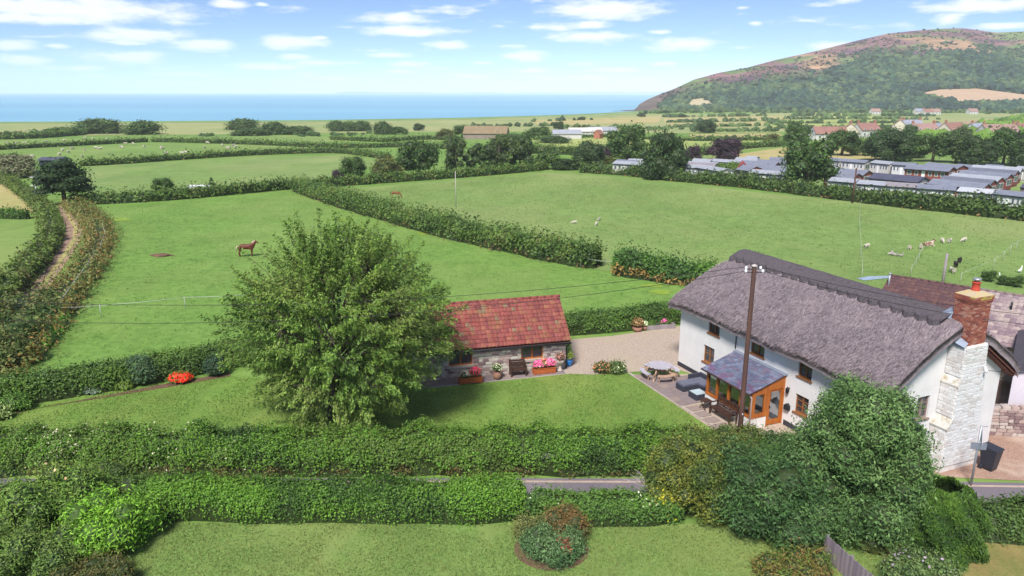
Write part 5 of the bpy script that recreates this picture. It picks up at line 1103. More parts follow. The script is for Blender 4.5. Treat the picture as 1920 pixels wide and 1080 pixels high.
mb.build('ridge_tiles', tile_m, barn)['kind'] = 'stuff'
MB().add([(-.18, -.26, 1.72), (BL+.18, -.26, 1.72), (BL+.18, BD/2, 3.86), (-.18, BD/2, 3.86), (BL+.18, BD+.26, 1.72), (-.18, BD+.26, 1.72)], [(0, 1, 2, 3), (3, 2, 4, 5)]).build('roof_deck', dkwood, barn, fix=False)
MB().tube([(-.2, -.34, 1.71), (BL+.22, -.34, 1.69)], .05, 8).build('gutter', iron_m, barn)
MB().tube([(BL+.1, -.34, 1.68), (BL+.1, -.2, 1.5), (BL+.02, -.07, 1.42), (BL+.02, -.07, .0)], .035, 8).build('downpipe', iron_m, barn)
# paving along the barn front
slabs_m = [pm('paving_a', (.26, .2, .19), (.2, .155, .15), 3, .9, .3, 12), pm('paving_b', (.31, .24, .21), (.25, .19, .17), 3, .9, .3, 12), pm('paving_c', (.22, .175, .18), (.28, .22, .21), 3, .9, .3, 12)]
def slab_mesh(m):
    mb = MB(); mb.box(-.5, .5, -.5, .5, -.5, .5); me = mb.mesh('slab', m); bm = bmesh.new(); bm.from_mesh(me); bmesh.ops.bevel(bm, geom=bm.edges[:], offset=.02, segments=1, affect='EDGES'); bm.to_mesh(me); bm.free(); return me
SLM = [slab_mesh(m) for m in slabs_m]
pb = sheet('barn_paving', [(B0+BX*a+Vector((BX.y, -BX.x, 0))*b)[:2] for a, b in ((-.4, 0), (BL+.25, 0), (BL+.25, .95), (-.4, 1.05))], .018, pm('pale_grit', (.42, .36, .33), (.34, .29, .27), 5, world=True))
ang = math.atan2(BX.y, BX.x)
for i in range(12):
    c = B0+BX*(-.1+i*.75)+Vector((BX.y, -BX.x, 0))*.46; o = link(bpy.data.objects.new('slab', SLM[i % 3]), pb); o.location = (c.x, c.y, .03); o.rotation_euler = (0, 0, ang); o.scale = (.73, .8, .05)

# patio beside the cottage
CANG = math.atan2(U.y, U.x)
pat = sheet('patio', [cpt(*q)[:2] for q in ((.2, -3.5), (1.6, -.02), (14.4, -.04), (14.2, -1.6), (10.5, -3.2), (9.2, -3.6), (5, -3.55))], .016, gravel)
rnd = random.Random(31); s = .45; row = 0
while s < 5.05:
    hs = .58; t = -3.45+.0
    while t < -.08:
        w = rnd.choice((.45, .6, .75)); w = min(w, -.05-t)
        if not (s < 1.5 and t > -3.45+ (s-.2)*2.5):
            c = cpt(s+hs/2, t+w/2, .028); o = link(bpy.data.objects.new('slab', rnd.choice(SLM)), pat); o.location = c; o.rotation_euler = (0, 0, CANG); o.scale = (hs-.02, w-.02, .05)
        t += w
    s += hs
for i, (s, t) in enumerate(((5.6, -2.95), (6.35, -3.0), (7.1, -3.02), (7.85, -3.05), (8.6, -3.05))):
    o = link(bpy.data.objects.new('slab', SLM[1]), pat); o.location = cpt(s, t, .03); o.rotation_euler = (0, 0, CANG); o.scale = (.55, .75, .05)
kb = MB(); pts_ = [at(1176, 700), at(1235, 738), at(1290, 772), at(1345, 806)]
sheet('patio_edging', [p[:2] for p in pts_]+[(p[0]+.16, p[1]+.05) for p in reversed(pts_)], .045, pm('pale_edging', (.52, .44, .38), (.42, .36, .3), 4, world=True))

# ---------------------------------------------------------------- garden furniture
def planter(name, label, px, py, w, flowers, seed):
    p = at(px, py); o = root(name, label, 'planter', (p.x, p.y, .055), ang); mb = MB(); d, h = .36, .34
    mb.box(-w/2, w/2, -d/2, -d/2+.03, .03, h); mb.box(-w/2, w/2, d/2-.03, d/2, .03, h); mb.box(-w/2, -w/2+.03, -d/2+.03, d/2-.03, .03, h); mb.box(w/2-.03, w/2, -d/2+.03, d/2-.03, .03, h)
    for x in (-w/2+.06, w/2-.06): mb.box(x-.04, x+.04, -d/2-.02, -d/2, 0, h+.01)
    mb.box(-w/2-.02, w/2+.02, -d/2-.03, -d/2+.03, h, h+.03)
    mb.build('box', pm('orange_planter', (.5, .13, .035), (.36, .085, .03), 4, .6, .2, 14, (.3, 1, 1)), o)
    MB().box(-w/2+.03, w/2-.03, -d/2+.03, d/2-.03, .1, h-.04).build('soil', pm('soil', (.05, .035, .025), None), o)
    pr = []
    for (x, rx, rz, cols, n) in flowers:
        pr += blob((x, 0, h+rz*.45), (rx, .2, rz*.6), .09, [(.07, .12, .03), (.11, .18, .04)], seed+int(x*10)+50); pr.append(flecks((x, 0, h+rz*.5), (rx, .22, rz*.65), n, .1, cols, seed+int(x*10)+80))
    V, Q, C = join(pr); link(bpy.data.objects.new('flowers', np_mesh('flowers', V, Q, LEAF, C)), o)
PK = [(.85, .06, .35), (.8, .12, .42), (.9, .25, .5)]
planter('flower_planter', 'orange wooden planter full of bright pink flowers below the barn window', 1020, 701, 1.35, [(-.3, .36, .42, PK, 240), (.33, .36, .45, PK, 240), (0, .25, .5, [(.6, .12, .12), (.7, .3, .3)], 60)], 2100)
planter('flower_planter', 'orange wooden planter with red flowers at the cherry tree end of the barn', 882, 719, 1.35, [(-.3, .32, .3, [(.6, .3, .4), (.8, .7, .7)], 60), (.3, .32, .5, [(.75, .04, .14), (.85, .1, .25)], 190)], 2200)
def bench(name, label, loc, rz, w, lattice=False, mat=None, side_panels=False):
    mat = mat or dkwood; o = root(name, label, 'bench', loc, rz); d = .5
    for x in (-w/2+.04, w/2-.04):
        MB().box(x-.035, x+.035, -d/2, -d/2+.07, 0, .6).build('leg', mat, o); MB().bar((x, d/2-.05, 0), (x, d/2+.04, .92), .07, .06).build('leg', mat, o)
        MB().box(x-.04, x+.04, -d/2-.03, d/2, .6, .64).build('armrest', mat, o)
        if side_panels: MB().box(x-.02, x+.02, -d/2+.07, d/2-.05, .1, .58).build('side_panel', mat, o)
    for k in range(4): MB().box(-w/2+.06, w/2-.06, -d/2+.03+k*.115, -d/2+.125+k*.115, .40, .43).build('slat', mat, o)
    MB().box(-w/2+.06, w/2-.06, -d/2+.02, -d/2+.06, .33, .40).build('rail', mat, o)
    if lattice:
        MB().bar((-w/2+.05, d/2+.035, .9), (w/2-.05, d/2+.035, .9), .05, .07).build('rail', mat, o); MB().bar((-w/2+.05, d/2, .5), (w/2-.05, d/2, .5), .05, .05).build('rail', mat, o)
        pn = 3
        for k in range(pn):
            a, b = -w/2+.08+(w-.16)*k/pn, -w/2+.08+(w-.16)*(k+1)/pn; m_ = (a+b)/2
            mb = MB()
            mb.bar((a, d/2, .52), (b, d/2+.03, .87), .025, .025); mb.bar((a, d/2+.03, .87), (b, d/2, .52), .025, .025); mb.bar((m_, d/2, .52), (b, d/2+.015, .7), .02, .02); mb.bar((a, d/2+.015, .7), (m_, d/2+.03, .87), .02, .02); mb.bar((a, d/2+.015, .7), (m_, d/2, .52), .02, .02); mb.bar((m_, d/2+.03, .87), (b, d/2+.015, .7), .02, .02); mb.bar((a, d/2, .5), (a, d/2+.03, .9), .03, .03)
            mb.build('lattice_panel', mat, o)
    else:
        for z in (.5, .63, .76): MB().bar((-w/2+.06, d/2+(z-.4)*.09, z+.05), (w/2-.06, d/2+(z-.4)*.09, z+.05), .025, .10).build('backrest', mat, o)
    return o
p = at(971, 705); bench('garden_bench', 'small dark wooden bench against the stone barn wall', (p.x, p.y, .055), ang, .95, side_panels=True)
p = cpt(7.15, -2.36); bench('garden_bench', 'dark bench with lattice back in front of the porch windows', (p.x, p.y, .03), CANG, 1.6, True)
# folding side table beside the lattice bench
p = cpt(5.85, -2.45, .03); o = root('side_table', 'small dark folding table beside the lattice-backed bench', 'table', p, CANG)
MB().box(-.27, .27, -.25, .25, .46, .49).build('table_top', dkwood, o)
for y in (-.2, .2): MB().bar((-.26, y, 0), (.24, y, .46), .03, .035).build('leg', dkwood, o); MB().bar((.26, y+.035, 0), (-.24, y+.035, .46), .03, .035).build('leg', dkwood, o)
# round picnic table
p = at(1236, 708); o = root('picnic_table', 'round grey picnic table with curved benches on the patio', 'picnic table', (p.x, p.y, .055), .25)
pk = pm('silvered_wood', (.48, .45, .5), (.38, .35, .4), 5, .85, .2, 14, (1, .3, 1)); pk2 = pm('tan_wood', (.46, .3, .2), (.38, .24, .16), 5, .85)
for k in range(9):
    x = -.62+k*.155; hw = math.sqrt(max(.02, .68**2-(x)**2)); MB().box(x-.07, x+.07, -hw, hw, .70, .735).build('slat', pk, o)
mb = MB()
for a in (0, math.pi/2):
    c, s_ = math.cos(a+.78), math.sin(a+.78); mb.bar((-1.0*c, -1.0*s_, .38), (1.0*c, 1.0*s_, .38), .05, .07); mb.bar((-.55*c, -.55*s_, .66), (.55*c, .55*s_, .66), .05, .06)
mb.build('frame', pk2, o)
for i in range(4):
    a = .78+i*math.pi/2; c, s_ = math.cos(a), math.sin(a); MB().bar((.95*c, .95*s_, 0), (.45*c, .45*s_, .68), .07, .05).build('leg', pk2, o)
for i in range(4):
    a = i*math.pi/2; M_ = Matrix.Rotation(a, 4, 'Z'); n = 8; mb = MB()
    ar = [(-.55+1.1*k/n) for k in range(n+1)]
    mb.add([M_ @ Vector((r_*math.cos(t_), r_*math.sin(t_), z)) for z in (.40, .44) for r_ in (.86, 1.14) for t_ in ar], [(k, k+1, n+2+k, n+1+k) for k in range(n)]+[(2*n+2+k, 3*n+3+k, 3*n+4+k, 2*n+3+k) for k in range(n)]+[(k, 2*n+2+k, 2*n+3+k, k+1) for k in range(n)]+[(n+1+k, n+2+k, 3*n+4+k, 3*n+3+k) for k in range(n)])
    b = mb.build('bench', pk2 if i == 3 else pk, o)
    for t_ in (-.45, .45): q = M_ @ Vector((1.0*math.cos(t_), 1.0*math.sin(t_), 0)); MB().bar((q.x, q.y, 0), (q.x, q.y, .4), .05, .05).build('leg', pk2, b)
# rattan corner sofa and table
rat = pm('charcoal_rattan', (.055, .058, .085), (.035, .037, .055), 22, .7, .5, 40); cushion = pm('slate_cushion', (.15, .155, .21), (.12, .125, .17), 3, .9)
p = cpt(4.05, -1.25, .055); o = root('corner_sofa', 'dark rattan corner sofa with grey cushions on the patio beside the porch', 'sofa', p, CANG)
mb = MB(); mb.box(-1.1, 1.0, -.05, .65, 0, .30); mb.box(-1.1, -.4, -1.0, -.05, 0, .30); mb.build('base', rat, o)
MB().box(-1.1, 1.0, .65, .78, 0, .62).build('backrest', rat, o); MB().box(-1.24, -1.1, -.1, .78, 0, .62).build('backrest', rat, o); MB().box(1.0, 1.14, -.05, .78, 0, .52).build('armrest', rat, o)
for a in ((-.38, .29, -.02, .63), (.31, .98, -.02, .63), (-1.08, -.40, -.02, .63), (-1.08, -.42, -.98, -.04)): MB().box(*a, .302, .40).build('cushion', cushion, o)
p = cpt(4.55, -1.95, .055); o = root('coffee_table', 'low rattan cube table with glass top in front of the corner sofa', 'table', p, CANG)
MB().box(-.36, .36, -.36, .36, 0, .32).build('base', rat, o); MB().box(-.33, .33, -.33, .33, .322, .335).build('glass_top', pm('frosted_glass', (.42, .5, .55), None, rough=.15, spec=.6), o)
# pots and urns by the barn
terra = pm('terracotta', (.36, .19, .13), (.28, .14, .1), 5, .9, .2, 15)
def potted(name, label, px, py, prof, mat, plant, seed, z=.055):
    p = at(px, py); o = root(name, label, 'pot plant', (p.x, p.y, z)); MB().lathe(prof, n=18).build('pot', mat, o); h = prof[-1][1]
    pr = blob((0, 0, h+plant[1]*.45), (plant[0], plant[0], plant[1]*.6), .08, plant[2], seed)
    if len(plant) > 3: pr.append(flecks((0, 0, h+plant[1]*.5), (plant[0], plant[0], plant[1]*.65), 60, .07, plant[3], seed+1))
    V, Q, C = join(pr); link(bpy.data.objects.new('plant', np_mesh('plant', V, Q, LEAF, C)), o)
potted('potted_plant', 'round terracotta pot with a leafy plant in front of the barn', 932, 712, [(.14, 0), (.22, .1), (.25, .24), (.2, .38), (.16, .42), (.19, .46), (.16, .46)], terra, (.26, .4, [(.07, .1, .04), (.13, .15, .07)], [(.7, .65, .55)]), 2300)
potted('garden_urn', 'stone pedestal urn with dusky pink flowers at the barn corner', 1050, 697, [(.17, 0), (.17, .08), (.09, .14), (.08, .42), (.2, .5), (.25, .68), (.22, .7)], pm('urn_stone', (.5, .42, .36), (.4, .34, .3), 5, .9), (.28, .36, [(.12, .06, .06), (.2, .1, .1)], [(.5, .2, .22)]), 2310)
potted('potted_plant', 'bright blue pot with a yellow-green plant at the barn corner', 1067, 687, [(.12, 0), (.17, .14), (.2, .34), (.21, .38), (.17, .38)], pm('blue_glaze', (.01, .17, .5), None, rough=.25, spec=.6), (.22, .6, [(.15, .19, .04), (.25, .27, .07)]), 2320, .025)
potted('flower_tub', 'tub overflowing with coral flowers by the hedge on the gravel drive', 1195, 621, [(.3, 0), (.36, .3), (.32, .3)], terra, (.42, .55, [(.13, .12, .05), (.25, .12, .07)], [(.75, .3, .2), (.7, .2, .15), (.8, .45, .35)]), 2330, .025)
potted('flower_tub', 'small tub of white flowers beside the coral flower tub', 1208, 619, [(.16, 0), (.2, .25), (.17, .25)], terra, (.22, .38, [(.3, .33, .2)], [(.85, .85, .78)]), 2340, .025)
for k, (x, y, w, lab) in enumerate([(1222, 617, 1.0, 'weathered timber trough planter beside the flower tubs by the hedge'), (1248, 615, 1.25, 'second weathered timber trough planter nearest the cottage')]):
    p = at(x, y); o = root('trough_planter', lab, 'planter', (p.x, p.y, .025), .12); mb = MB(); d = .5
    mb.box(-w/2, w/2, -d/2, -d/2+.09, 0, .3); mb.box(-w/2, w/2, d/2-.09, d/2, 0, .3); mb.box(-w/2, -w/2+.09, -d/2+.09, d/2-.09, 0, .3); mb.box(w/2-.09, w/2, -d/2+.09, d/2-.09, 0, .3); mb.build('box', timber, o)
    MB().box(-w/2+.09, w/2-.09, -d/2+.09, d/2-.09, .02, .22).build('soil', MATS['soil'], o)
    pr = blob((0, .05, .35), (w*.3, .2, .25), .08, [(.07, .13, .03), (.12, .2, .04)], 2350+k)
    if k: pr.append(flecks((-.1, 0, .45), (.25, .2, .2), 40, .09, [(.7, .1, .4)], 2360))
    V, Q, C = join(pr); link(bpy.data.objects.new('plant', np_mesh('plant', V, Q, LEAF, C)), o)
# wheelie bin
p = at(1852, 880); o = root('wheelie_bin', 'black wheelie bin standing against the cottage gable on red gravel', 'bin', (p.x, p.y, .025), CANG+R(90)+R(8)); bm_ = pm('black_plastic', (.028, .03, .045), None, rough=.45)
o.scale = (1.05, 1.05, 1.05)
MB().add([(-.21, -.24, .06), (.21, -.24, .06), (.21, .2, .12), (-.21, .2, .12), (-.28, -.34, .95), (.28, -.34, .95), (.28, .32, .95), (-.28, .32, .95)], [(0, 3, 2, 1), (0, 1, 5, 4), (1, 2, 6, 5), (2, 3, 7, 6), (3, 0, 4, 7), (4, 5, 6, 7)]).build('body', bm_, o)
MB().add([(-.3, -.37, .95), (.3, -.37, .95), (.3, .36, .97), (-.3, .36, .97), (-.28, -.33, 1.0), (.28, -.33, 1.0), (.28, .3, 1.06), (-.28, .3, 1.06)], [(0, 3, 2, 1), (0, 1, 5, 4), (1, 2, 6, 5), (2, 3, 7, 6), (3, 0, 4, 7), (4, 5, 6, 7)]).build('lid', bm_, o)
MB().tube([(-.27, .42, .93), (.27, .42, .93)], .025, 8).build('handle', bm_, o)
for x in (-.24, .24): MB().tube([(x-.03, .2, .1), (x+.03, .2, .1)], .1, 14).build('wheel', bm_, o)
# road sign
p = at(1820, 911); o = root('road_sign', 'grey road sign post with triangular warning sign and plate seen from behind', 'sign', (p.x, p.y, 0)); gm = pm('galvanised', (.42, .44, .47), (.36, .38, .41), 6, .5, metal=.5)
MB().tube([(0, 0, 0), (0, 0, 2.75)], .045, 10).build('post', gm, o); sb = pm('sign_back', (.25, .27, .32), (.3, .32, .37), 5, .5, metal=.3)
M_ = Matrix.Rotation(R(68), 4, 'Z')
MB().add([M_ @ Vector(q) for q in [(-.34, -.07, 2.05), (.34, -.07, 2.05), (0, -.07, 2.62), (-.34, -.055, 2.05), (.34, -.055, 2.05), (0, -.055, 2.62)]], [(0, 1, 2), (5, 4, 3), (0, 3, 4, 1), (1, 4, 5, 2), (2, 5, 3, 0)]).build('warning_triangle', sb, o)
M2 = Matrix.Rotation(R(-10), 4, 'Z'); mb = MB(); mb.box(-.3, .3, -.075, -.06, 1.72, 2.02, M=M2); mb.build('plate', sb, o)
MB().tube([(-.05, 0, 2.7), (.28, .02, 2.72)], .015, 6).build('bracket', gm, o)
# board fence in the bottom corner
fa, fb = atz(1548, 1003, .9), atz(1650, 1095, .85); fa.z = 0; fb.z = 0
d_ = fb-fa; Ln = d_.length; fo = root('board_fence', 'weathered grey board fence leaning between shrubs in the near garden', 'fence', fa, math.atan2(d_.y, d_.x)); bdm = [pm('grey_board_%d' % i, c, tuple(v*.75 for v in c), 8, .9, .3, 20, (1, 1, .2)) for i, c in enumerate([(.30, .24, .28), (.25, .2, .235), (.34, .28, .3)])]; rr = random.Random(4)
nb = int(Ln/.105)
for i in range(nb):
    h = .92-.02*(i % 3)*.5+.03*rr.random(); MB().box(i*.105, i*.105+.092, -.012+.006*rr.random(), .012, .04, h).build('board', bdm[rr.randrange(3)], fo)
for z in (.25, .7): MB().box(0, nb*.105, .014, .06, z, z+.08).build('rail', bdm[1], fo)
for i in (0, nb//2, nb): MB().box(i*.105-.04, i*.105+.04, .062, .14, 0, .9).build('post', bdm[0], fo)
# dry pampas stems behind the fence
p = at(1640, 1030); o = root('pampas_grass', 'clump of tall dry straw-coloured grass stems behind the board fence', 'grass', p); r = rs(64); strw = pm('dry_straw', (.45, .33, .12), (.36, .25, .09), 5)
mb = MB()
for i in range(60):
    a = r.rand()*6.28; l_ = .5+.9*r.rand(); e = (.5*math.cos(a)*r.rand(), .4*math.sin(a)*r.rand(), l_); mb.tube([(.15*math.cos(a), .15*math.sin(a), 0), (e[0]*.5, e[1]*.5, l_*.6), e], [.012, .01, .003], 4, caps=False)
mb.tube([(.1, 0, 0), (.35, .2, 1.3), (.75, .5, 2.6)], [.02, .016, .008], 5); mb.build('stems', strw, o, fix=False)
V, Q, C = join(blob((0, 0, .3), (.8, .6, .5), .14, [(.09, .1, .03), (.16, .15, .05)], 2400, asp=.15)); link(bpy.data.objects.new('leaves', np_mesh('leaves', V, Q, LEAF, C)), o)
# bare branches sticking out over the lane
p = at(1222, 905); o = root('dead_branch', 'bleached bare branches reaching out of the yellowing shrub over the lane', 'branch', (6.0, 26.3, .2)); mb = MB(); r = rs(9)
for i in range(9):
    e = Vector((-1.0-.6*r.rand(), .1-.4*r.rand(), .5+1.2*r.rand()-.3)); m_ = e*.5+Vector((0, 0, .2*r.rand())); mb.tube([(.5, 0, .3), m_, e], [.022, .015, .005], 5)
    for k in range(3): mb.tube([m_.lerp(e, .3*k), m_.lerp(e, .3*k)+Vector((-.35*r.rand(), .2*(r.rand()-.5), .45*(r.rand()-.2)))], [.009, .004], 4)
mb.build('twigs', pm('bleached_wood', (.45, .4, .38), (.35, .3, .28), 6), o)
# ================================================================== NEIGHBOURS
a1, a2 = atz(1672, 516, 4.3), atz(1920, 555, 4.3); dv = (a2-a1); dv.z = 0; dv.normalize(); pv_ = Vector((dv.y, -dv.x, 0))
if pv_.y > 0: pv_ = -pv_
bo = root('bungalow', 'bungalow with purple-brown tiled roof behind the thatched cottage', 'house', (a1.x, a1.y, 0), math.atan2(dv.y, dv.x))
BLn, BHw = 17.0, 3.9
mb = MB(); mb.prism([(-BHw+.4, 0), (BHw-.4, 0), (BHw-.4, 2.3), (0, 4.1), (-BHw+.4, 2.3)], .3, BLn-.3, 'x'); mb.build('wall', pm('cream_render', (.6, .55, .5), (.52, .48, .44), 2), bo)
MB().add([(0, -BHw, 2.13), (BLn, -BHw, 2.13), (BLn, 0, 4.24), (0, 0, 4.24), (BLn, BHw, 2.13), (0, BHw, 2.13)], [(0, 1, 2, 3), (3, 2, 4, 5)]).build('roof_deck', dkwood, bo, fix=False)
mb = MB(); rr = random.Random(12); nr = 15
for side in (-1, 1):
    for k in range(nr):
        f0, f1 = k/nr, (k+1.12)/nr; x = -.1
        while x < BLn:
            old = x < 4.6; c = rr.choice([(.115, .06, .06), (.10, .055, .06), (.13, .07, .065)]) if old else rr.choice([(.27, .2, .21), (.32, .25, .25), (.22, .16, .18), (.36, .29, .27)])
            zt0, zt1 = 4.27-2.12*f0, 4.27-2.12*f1+.035; y0, y1 = side*BHw*f0, side*BHw*f1; w = .33
            mb.add([(x, y0, zt0), (x+w*.5, y0, zt0+.035), (x+w, y0, zt0), (x, y1, zt1), (x+w*.5, y1, zt1+.035), (x+w, y1, zt1), (x, y1, zt1-.03), (x+w*.5, y1, zt1+.005), (x+w, y1, zt1-.03)], [(0, 1, 4, 3), (1, 2, 5, 4), (3, 4, 7, 6), (4, 5, 8, 7)], col=c); x += w
mb.build('roof_tiles', tile_m, bo, fix=False)['kind'] = 'stuff'
mb = MB()
for k in range(37): mb.tube([(-.1+k*.46, 0, 4.28), (-.1+k*.46+.45, 0, 4.285)], .09, 7, col=(.12, .065, .065) if k < 10 else (.24, .17, .17))
mb.build('ridge_tiles', tile_m, bo)['kind'] = 'stuff'
MB().tube([(.15, -.9, 3.5), (.15, -.9, 4.55)], .06, 8).lathe([(.1, 4.55), (.1, 4.62), (.03, 4.66)], (.15, -.9, 0), 8).build('flue', gm, bo)
MB().tube([(7.0, -1.2, 3.5), (7.0, -1.2, 4.1)], .06, 8).build('vent_pipe', iron_m, bo)
# white neighbouring house at the edge
nb_ = root('neighbour_house', 'pale lilac-white neighbouring house with dark roof at the picture edge', 'house', (24.35, 33.2, 0), R(-36))
mb = MB(); mb.prism([(0, 0), (6, 0), (6, 2.9), (3, 4.4), (0, 2.9)], 0, 7, 'y'); mb.build('wall', pm('lilac_white', (.72, .66, .72), (.66, .6, .66), 2), nb_)
MB().add([(-.15, -.2, 3.0), (3, -.4, 4.5), (6.35, -.4, 2.7), (-.15, 7.3, 3.0), (3, 7.3, 4.5), (6.35, 7.3, 2.7), (-.15, -.2, 2.85), (3, -.4, 4.36), (6.35, -.4, 2.58), (-.15, 7.3, 2.85), (3, 7.3, 4.36), (6.35, 7.3, 2.58)], [(0, 1, 4, 3), (1, 2, 5, 4), (0, 6, 7, 1), (1, 7, 8, 2), (0, 3, 9, 6), (6, 9, 10, 7), (7, 10, 11, 8)]).build('roof', pm('dark_slate', (.07, .06, .075), (.1, .085, .1), 3, .6), nb_, fix=False)
# rubble boundary wall by the yard
w0, w1 = Vector((22.5, 32.3, 0)), Vector((30, 31.2, 0)); d_ = w1-w0; wl = root('boundary_wall', 'rubble stone boundary wall between the cottage gable and the red gravel yard', 'wall', w0, math.atan2(d_.y, d_.x))
core_ = MB().box(0, d_.length, 0, .4, 0, 1.35).build('wall_core', pm('wall_mortar', (.3, .22, .19), (.22, .16, .14), 4, .95), wl)
rnd = random.Random(77); z = 0; WS = SM[1]+SM[3]+SM[4]+SM[0]
while z < 1.36:
    h = .13+.09*rnd.random(); x = 0
    while x < 5.0:
        q = .22+.25*rnd.random(); o = link(bpy.data.objects.new('stone', rnd.choice(WS)), core_); o.location = (x+q/2, .0, z+h/2); o.scale = (q-.02, .09+.06*rnd.random(), h-.015); x += q
    z += h
for i in range(14): o = link(bpy.data.objects.new('coping_stone', rnd.choice(WS+SM[2])), core_); o.location = (.25+i*.42, .2, 1.42); o.scale = (.38, .44, .14+.08*rnd.random())
# ride-on mower on the neighbour's lawn
p = at(1884, 672); o = root('ride_on_mower', 'dark green ride-on mower parked by the hedge behind the chimney', 'mower', p, 1.2); gr = pm('mower_green', (.03, .08, .05), None, rough=.4)
mb = MB().prism([(-.6, .3), (.55, .3), (.6, .5), (.5, .72), (0, .75), (-.1, .5), (-.6, .5)], -.3, .3, 'y'); mb.build('body', gr, o)
MB().prism([(-.5, .52), (-.1, .52), (-.1, .6), (-.4, .62), (-.5, .95), (-.58, .95)], -.22, .22, 'y').build('seat', iron_m, o); MB().tube([(.05, 0, .72), (-.08, 0, .98)], .02, 6).lathe([(.16, .97), (.17, .99), (.16, 1.01)], (-.08, 0, 0), 12).build('steering_wheel', iron_m, o)
for x, y, q in ((-.42, -.36, .26), (-.42, .36, .26), (.42, -.34, .18), (.42, .34, .18)): MB().tube([(x, y-.07, q), (x, y+.07, q)], q, 14).build('wheel', iron_m, o)

# ================================================================== CARAVAN PARK
grey_roof = pm('grey_felt_roof', (.17, .18, .235), (.22, .235, .29), .8, .6); roof2 = pm('pale_grey_roof', (.30, .315, .365), (.37, .385, .43), .8, .6); dark_roof = pm('charcoal_roof', (.075, .075, .12), (.095, .095, .14), 1, .6); white_roof = pm('white_roof', (.5, .51, .54), (.45, .46, .49), .8, .6)
pink_roof = pm('mauve_roof', (.25, .22, .25), (.3, .27, .29), .8, .6)
cwalls = {'cream': pm('cream_cladding', (.56, .53, .47), (.5, .47, .42), 1.5, .6), 'white': pm('white_cladding', (.62, .61, .6), (.56, .55, .54), 1.5, .6), 'brown': pm('red_brown_cladding', (.26, .075, .055), (.2, .055, .045), 3, .7, stretch=(.2, 1, 6)), 'grey': pm('grey_lodge_cladding', (.30, .29, .34), (.25, .245, .29), 3, .7, stretch=(.2, 1, 6))}
wtrim = pm('white_trim', (.78, .78, .78), None, rough=.5); cglass = pm('caravan_glass', (.06, .07, .09), (.16, .18, .22), 1.5, .08, spec=.6)
CAR = {}; lodge_r = pm('slate_grey_roof', (.125, .13, .175), (.16, .165, .21), .8, .6)
def caravan_proto(wall, roof, lodge):
    key = (wall, roof.name, lodge)
    if key in CAR: return CAR[key]
    parts = []; Lh, Wh, H_, rg = 5.0, 1.9, 2.35, .62 if lodge else .42
    mb = MB(); mb.prism([(-Wh, .35), (Wh, .35), (Wh, H_), (0, H_+rg), (-Wh, H_)], -Lh, Lh, 'x'); mb.box(-Lh+.1, Lh-.1, -Wh+.1, Wh-.1, 0, .36); parts.append(('body', mb.mesh('body', cwalls[wall])))
    ov = .32 if lodge else .14; mb = MB(); dz = rg*ov/Wh
    mb.prism([(-Wh-ov, H_-dz), (0, H_+rg+.02), (Wh+ov, H_-dz), (Wh+ov, H_-dz+.1), (0, H_+rg+.13), (-Wh-ov, H_-dz+.1)], -Lh-.25, Lh+.25, 'x'); parts.append(('roof', mb.mesh('roof', roof)))
    parts.append(('gutter', MB().box(-Lh-.27, Lh+.27, -Wh-ov-.12, -Wh-ov-.01, H_-dz-.1, H_-dz+.06).mesh('gutter', iron_m)))
    for x, w in ((-3.9, 1.0), (-2.2, .8), (1.0, .8), (2.4, .8), (3.8, 1.0)):
        parts.append(('window', MB().box(x-w/2, x+w/2, -Wh-.03, -Wh+.02, 1.15, 2.05).mesh('window', wtrim))); parts.append(('pane', MB().box(x-w/2+.08, x+w/2-.08, -Wh-.04, -Wh-.032, 1.22, 1.98).mesh('pane', cglass)))
    parts.append(('door', MB().box(-1.0, -.2, -Wh-.03, -Wh+.02, .38, 2.15).mesh('door', wtrim)))
    for e in (-1, 1):
        parts.append(('window', MB().box(e*Lh-.03, e*Lh+.03, -1.35, 1.35, 1.0, 2.05).mesh('window', wtrim))); parts.append(('pane', MB().box(e*Lh-.04, e*Lh+.04, -1.25, -.05, 1.08, 1.98).box(e*Lh-.04, e*Lh+.04, .05, 1.25, 1.08, 1.98).mesh('pane', cglass)))
    CAR[key] = parts; return parts
def ev(px, py, h=2.35):
    z = h-1.2
    for _ in range(5): p = atz(px, py, z); z = zf(p.y)+h
    return p
def caravan(a, b, wall, roof, label, lodge=False, W=3.8, group='static caravans in the park', length=None):
    if ('hedge' in label and not lodge) or 'foot of the field pole' in label or 'in front of the brown' in label: a = (a[0], a[1]-7.5); b = (b[0], b[1]-7.5)
    p, q = ev(*a), ev(*b); d = q-p; d.z = 0; Ln = d.length; rz = math.atan2(d.y, d.x); n = Vector((-math.sin(rz), math.cos(rz), 0))
    c = (p+q)/2+n*W/2; o = root('lodge' if lodge else 'static_caravan', label, 'lodge' if lodge else 'caravan', (c.x, c.y, zf(c.y)+.05), rz, group)
    sx_, sy_ = Ln/10.0, W/3.8; last = None
    for nm, me in caravan_proto(wall, roof, lodge):
        k = bpy.data.objects.new(nm, me); k.scale = (sx_, sy_, 1)
        if nm == 'pane': link(k, last); k.scale = (1, 1, 1)
        else: link(k, o)
        last = k
    return o
def c1_(x, y): return (1130+x/4.8, 260+y/4.8)
def c2_(x, y): return (1520+x/4.8, 270+y/4.8)
lg = 'timber lodges in the park'
ordn = ['nearest the hedge', 'second from the hedge', 'third from the hedge', 'fourth from the hedge', 'fifth from the hedge', 'farthest from the hedge']
